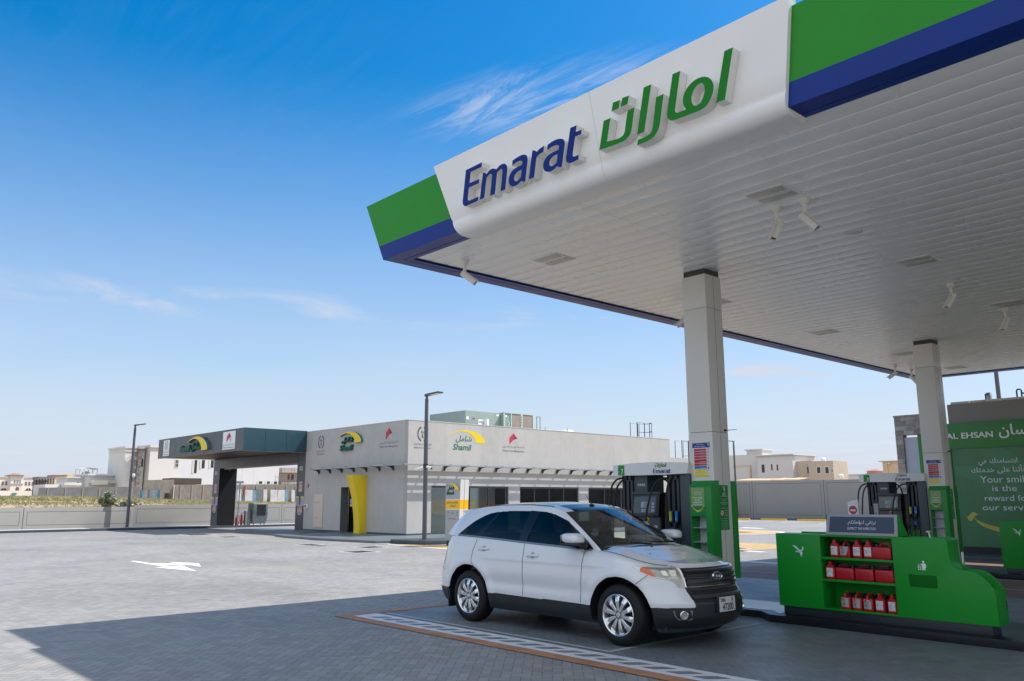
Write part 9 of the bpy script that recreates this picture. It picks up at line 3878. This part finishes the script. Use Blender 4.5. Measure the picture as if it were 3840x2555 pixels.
g.box(-50.7 * K, -47.55 * K, Y, Y + 9, 1.0, gz(6.18, K))
g.box(-53.6 * K, -50.7 * K, Y + 2, Y + 9, 1.0, gz(6.30, K))
g.build('walls', M_VP, hs_)
for a, b, c, d in ((-49.6, -49.2, 4.75, 5.45), (-48.55, -48.15, 4.70, 5.42), (-47.78, -47.66, 4.85, 5.2)):
    pane_y(hs_, a * K, b * K, gz(c, K), gz(d, K), M_VS)
g = G()
g.box(-51.3 * K, -51.08 * K, Y + 1.9, Y + 2, gz(4.8, K), gz(5.55, K))
g.build('window', M_WDARK, hs_)
g = G()
g.lathe([(0.7, 0), (0.72, 0.3), (0.7, 0.9), (0.45, 1.15), (0.2, 1.2), (0.2, 1.3), (0, 1.3)], (-49.55 * K, Y + 4, gz(6.18, K)), n=16)
tag(g.build('water_tank', M_WHITE), 'round white water tank on the sand coloured house', 'water tank', 'rooftop water tanks')
lh = thing('low_houses', 'low beige roofs with a small red gazebo, right of the sand house', 'house', (-45 * K, Y + 30, 3))
k3 = (Y + 60) / 95.0
g = G()
g.box(-47.6 * k3, -41.0 * k3, Y + 60, Y + 70, 1, gz(4.52, k3))
g.box(-44.6 * k3, -40.0 * k3, Y + 66, Y + 74, 1, gz(4.66, k3))
g.m(1)
g.box(-46.5 * k3, -43.0 * k3, Y + 57, Y + 59.8, 1, gz(4.28, k3))
g.build('walls', [M_VP, mat('pale_render', (0.6, 0.57, 0.53), 0.8)], lh)
g = G()
e = [(-43.6 * k3, Y + 58, gz(4.80, k3)), (-42.2 * k3, Y + 58, gz(4.80, k3)), (-42.2 * k3, Y + 66, gz(4.80, k3)), (-43.6 * k3, Y + 66, gz(4.80, k3)), (-42.9 * k3, Y + 62, gz(5.06, k3))]
g.add(e, [(0, 1, 4), (1, 2, 4), (2, 3, 4), (3, 0, 4)], False)
g.m(1)
g.box(-43.4 * k3, -42.4 * k3, Y + 59, Y + 65, gz(4.5, k3), gz(4.8, k3))
g.build('gazebo', [mat('red_roof', (0.42, 0.12, 0.10), 0.7), mat('gazebo_pink', (0.48, 0.33, 0.27), 0.8)], lh)
g = G()
g.lathe([(0.8, 0), (0.85, 0.3), (0.8, 1.0), (0.5, 1.3), (0, 1.4)], (-46.3 * K, Y - 2, gz(4.02, K)), n=16)
tag(g.build('water_tank', M_WHITE), 'white water tank low beside the sand house', 'water tank', 'rooftop water tanks')
bb = thing('beige_block', 'tall beige house end with an air conditioner, left of the stone surround', 'house', (-30 * K, Y, 3))
g = G()
q0 = -41.7
g.box(q0 * K, -30 * K, Y, Y + 10, 1.0, gz(5.83, K))
g.box((q0 - 0.35) * K, -30 * K, Y - 0.5, Y + 10, gz(5.83, K), gz(5.93, K))
g.box((q0 + 0.4) * K, (q0 + 0.58) * K, Y - 0.35, Y, 1.0, gz(5.83, K))
g.build('walls', M_VB, bb)
g = G()
g.box((q0 + 0.72) * K, (q0 + 0.98) * K, Y - 0.9, Y, gz(5.52, K), gz(5.72, K))
g.build('wall_air_conditioner', M_VS, bb)

# ================================================================ PLANTS
M_GRASS = mat('dry_grass', (0.215, 0.215, 0.105), 0.8, var=0.35, vscale=0.12)
rg = random.Random(11)
g = G()
vs, fs = [], []


def tuft(x, y, z, h, n, wd):
    for _ in range(n):
        a = rg.random() * 6.283
        r = rg.random() * h * 0.55
        bx, by = x + math.cos(a) * r, y + math.sin(a) * r
        le = rg.uniform(-0.45, 0.45) * h
        le2 = rg.uniform(-0.3, 0.3) * h
        hh = h * rg.uniform(0.5, 1.1)
        o = len(vs)
        sx, sy = -math.sin(a + 1.3) * wd, math.cos(a + 1.3) * wd
        vs.extend([(bx - sx * 0.2, by - wd, z - 0.05), (bx + sx * 0.2, by + wd, z - 0.05), (bx + le2 * 0.5, by + le * 0.5 + wd * 0.7, z + hh * 0.62), (bx + le2, by + le, z + hh)])
        fs.append((o, o + 1, o + 2))
        fs.append((o, o + 2, o + 3))


for _ in range(19500):
    d = 57.9 + (rg.random() ** 1.7) * 105
    yy = (0.12 + rg.random() * 0.66) * d
    n_ = math.sin(d * 0.21 + yy * 0.33) + math.sin(yy * 0.13 - d * 0.07 + 1.0) + math.sin(d * 0.5 + yy * 0.11)
    if n_ < -0.55 and rg.random() < 0.8:
        continue
    sc_ = 1.0 if d < 90 else 1.4
    tuft(-d, yy, terrain_z(-d, yy), rg.uniform(0.10, 0.27) * sc_, 6, 0.02 * sc_ * (d / 65.0))
g.add(vs, fs, False)
for i_ in range(0, len(fs), 2):
    q_ = (i_ // 12) % 7
    g.mi[i_] = g.mi[i_ + 1] = 1 if q_ in (1, 4) else (2 if q_ == 5 else 0)
gr = g.build('grass', [M_GRASS, mat('straw_grass', (0.36, 0.31, 0.17), 0.85, var=0.25, vscale=0.2), mat('green_grass', (0.11, 0.14, 0.05), 0.8, var=0.2, vscale=0.2)])
tag(gr, 'dry yellowish green grass covering the sandy plot behind the pale wall', 'grass', kind='stuff')


def leaf_shrub(x, y, h, w, n, label, seed):
    r = random.Random(seed)
    z0 = terrain_z(x, y)
    t = thing('leafy_shrub', label, 'shrub', (x, y, z0), 'milkweed shrubs behind the wall')
    st, lf = G(), G()
    for s in range(n):
        a = r.random() * 6.283
        le = r.random() ** 0.7 * w
        hh = h * r.uniform(0.6, 1.0) * (1 - 0.35 * le / w)
        p0 = Vector((x + r.uniform(-0.15, 0.15), y + r.uniform(-0.2, 0.2), z0))
        p1 = Vector((x + math.cos(a) * le, y + math.sin(a) * le, z0 + hh))
        pm = (p0 + p1) / 2 + Vector((0, 0, hh * 0.12))
        st.tube([p0, pm, p1], [0.03, 0.022, 0.01], 5)
        for k in range(9):
            u = 0.35 + 0.65 * k / 8
            c = p0 * (1 - u) ** 2 + pm * 2 * u * (1 - u) + p1 * u * u
            for q in range(3):
                b = r.random() * 6.283
                d = Vector((math.cos(b), math.sin(b), r.uniform(0.1, 0.8))).normalized()
                L = r.uniform(0.13, 0.23)
                sd = d.cross(Vector((0, 0, 1))).normalized() * L * 0.48
                up = Vector((0, 0, 0.02))
                lf.m(0 if r.random() < 0.6 else 1)
                lf.add([c, c + d * L * 0.5 + sd + up, c + d * L, c + d * L * 0.5 - sd + up], [(0, 1, 2, 3)], False)
    st.build('stems', mat('shrub_stem', (0.24, 0.22, 0.15), 0.8), t)
    lf.build('foliage', [mat('milkweed_leaf', (0.24, 0.30, 0.19), 0.5, var=0.2), mat('milkweed_leaf_pale', (0.44, 0.48, 0.38), 0.6, var=0.2)], t)


leaf_shrub(-59.5, 17.85, 1.55, 0.62, 34, 'taller pale leaved shrub just behind the low pale wall', 5)
leaf_shrub(-59.6, 19.2, 1.0, 1.0, 36, 'lower spreading pale leaved shrub beside the leftmost lamp post', 8)
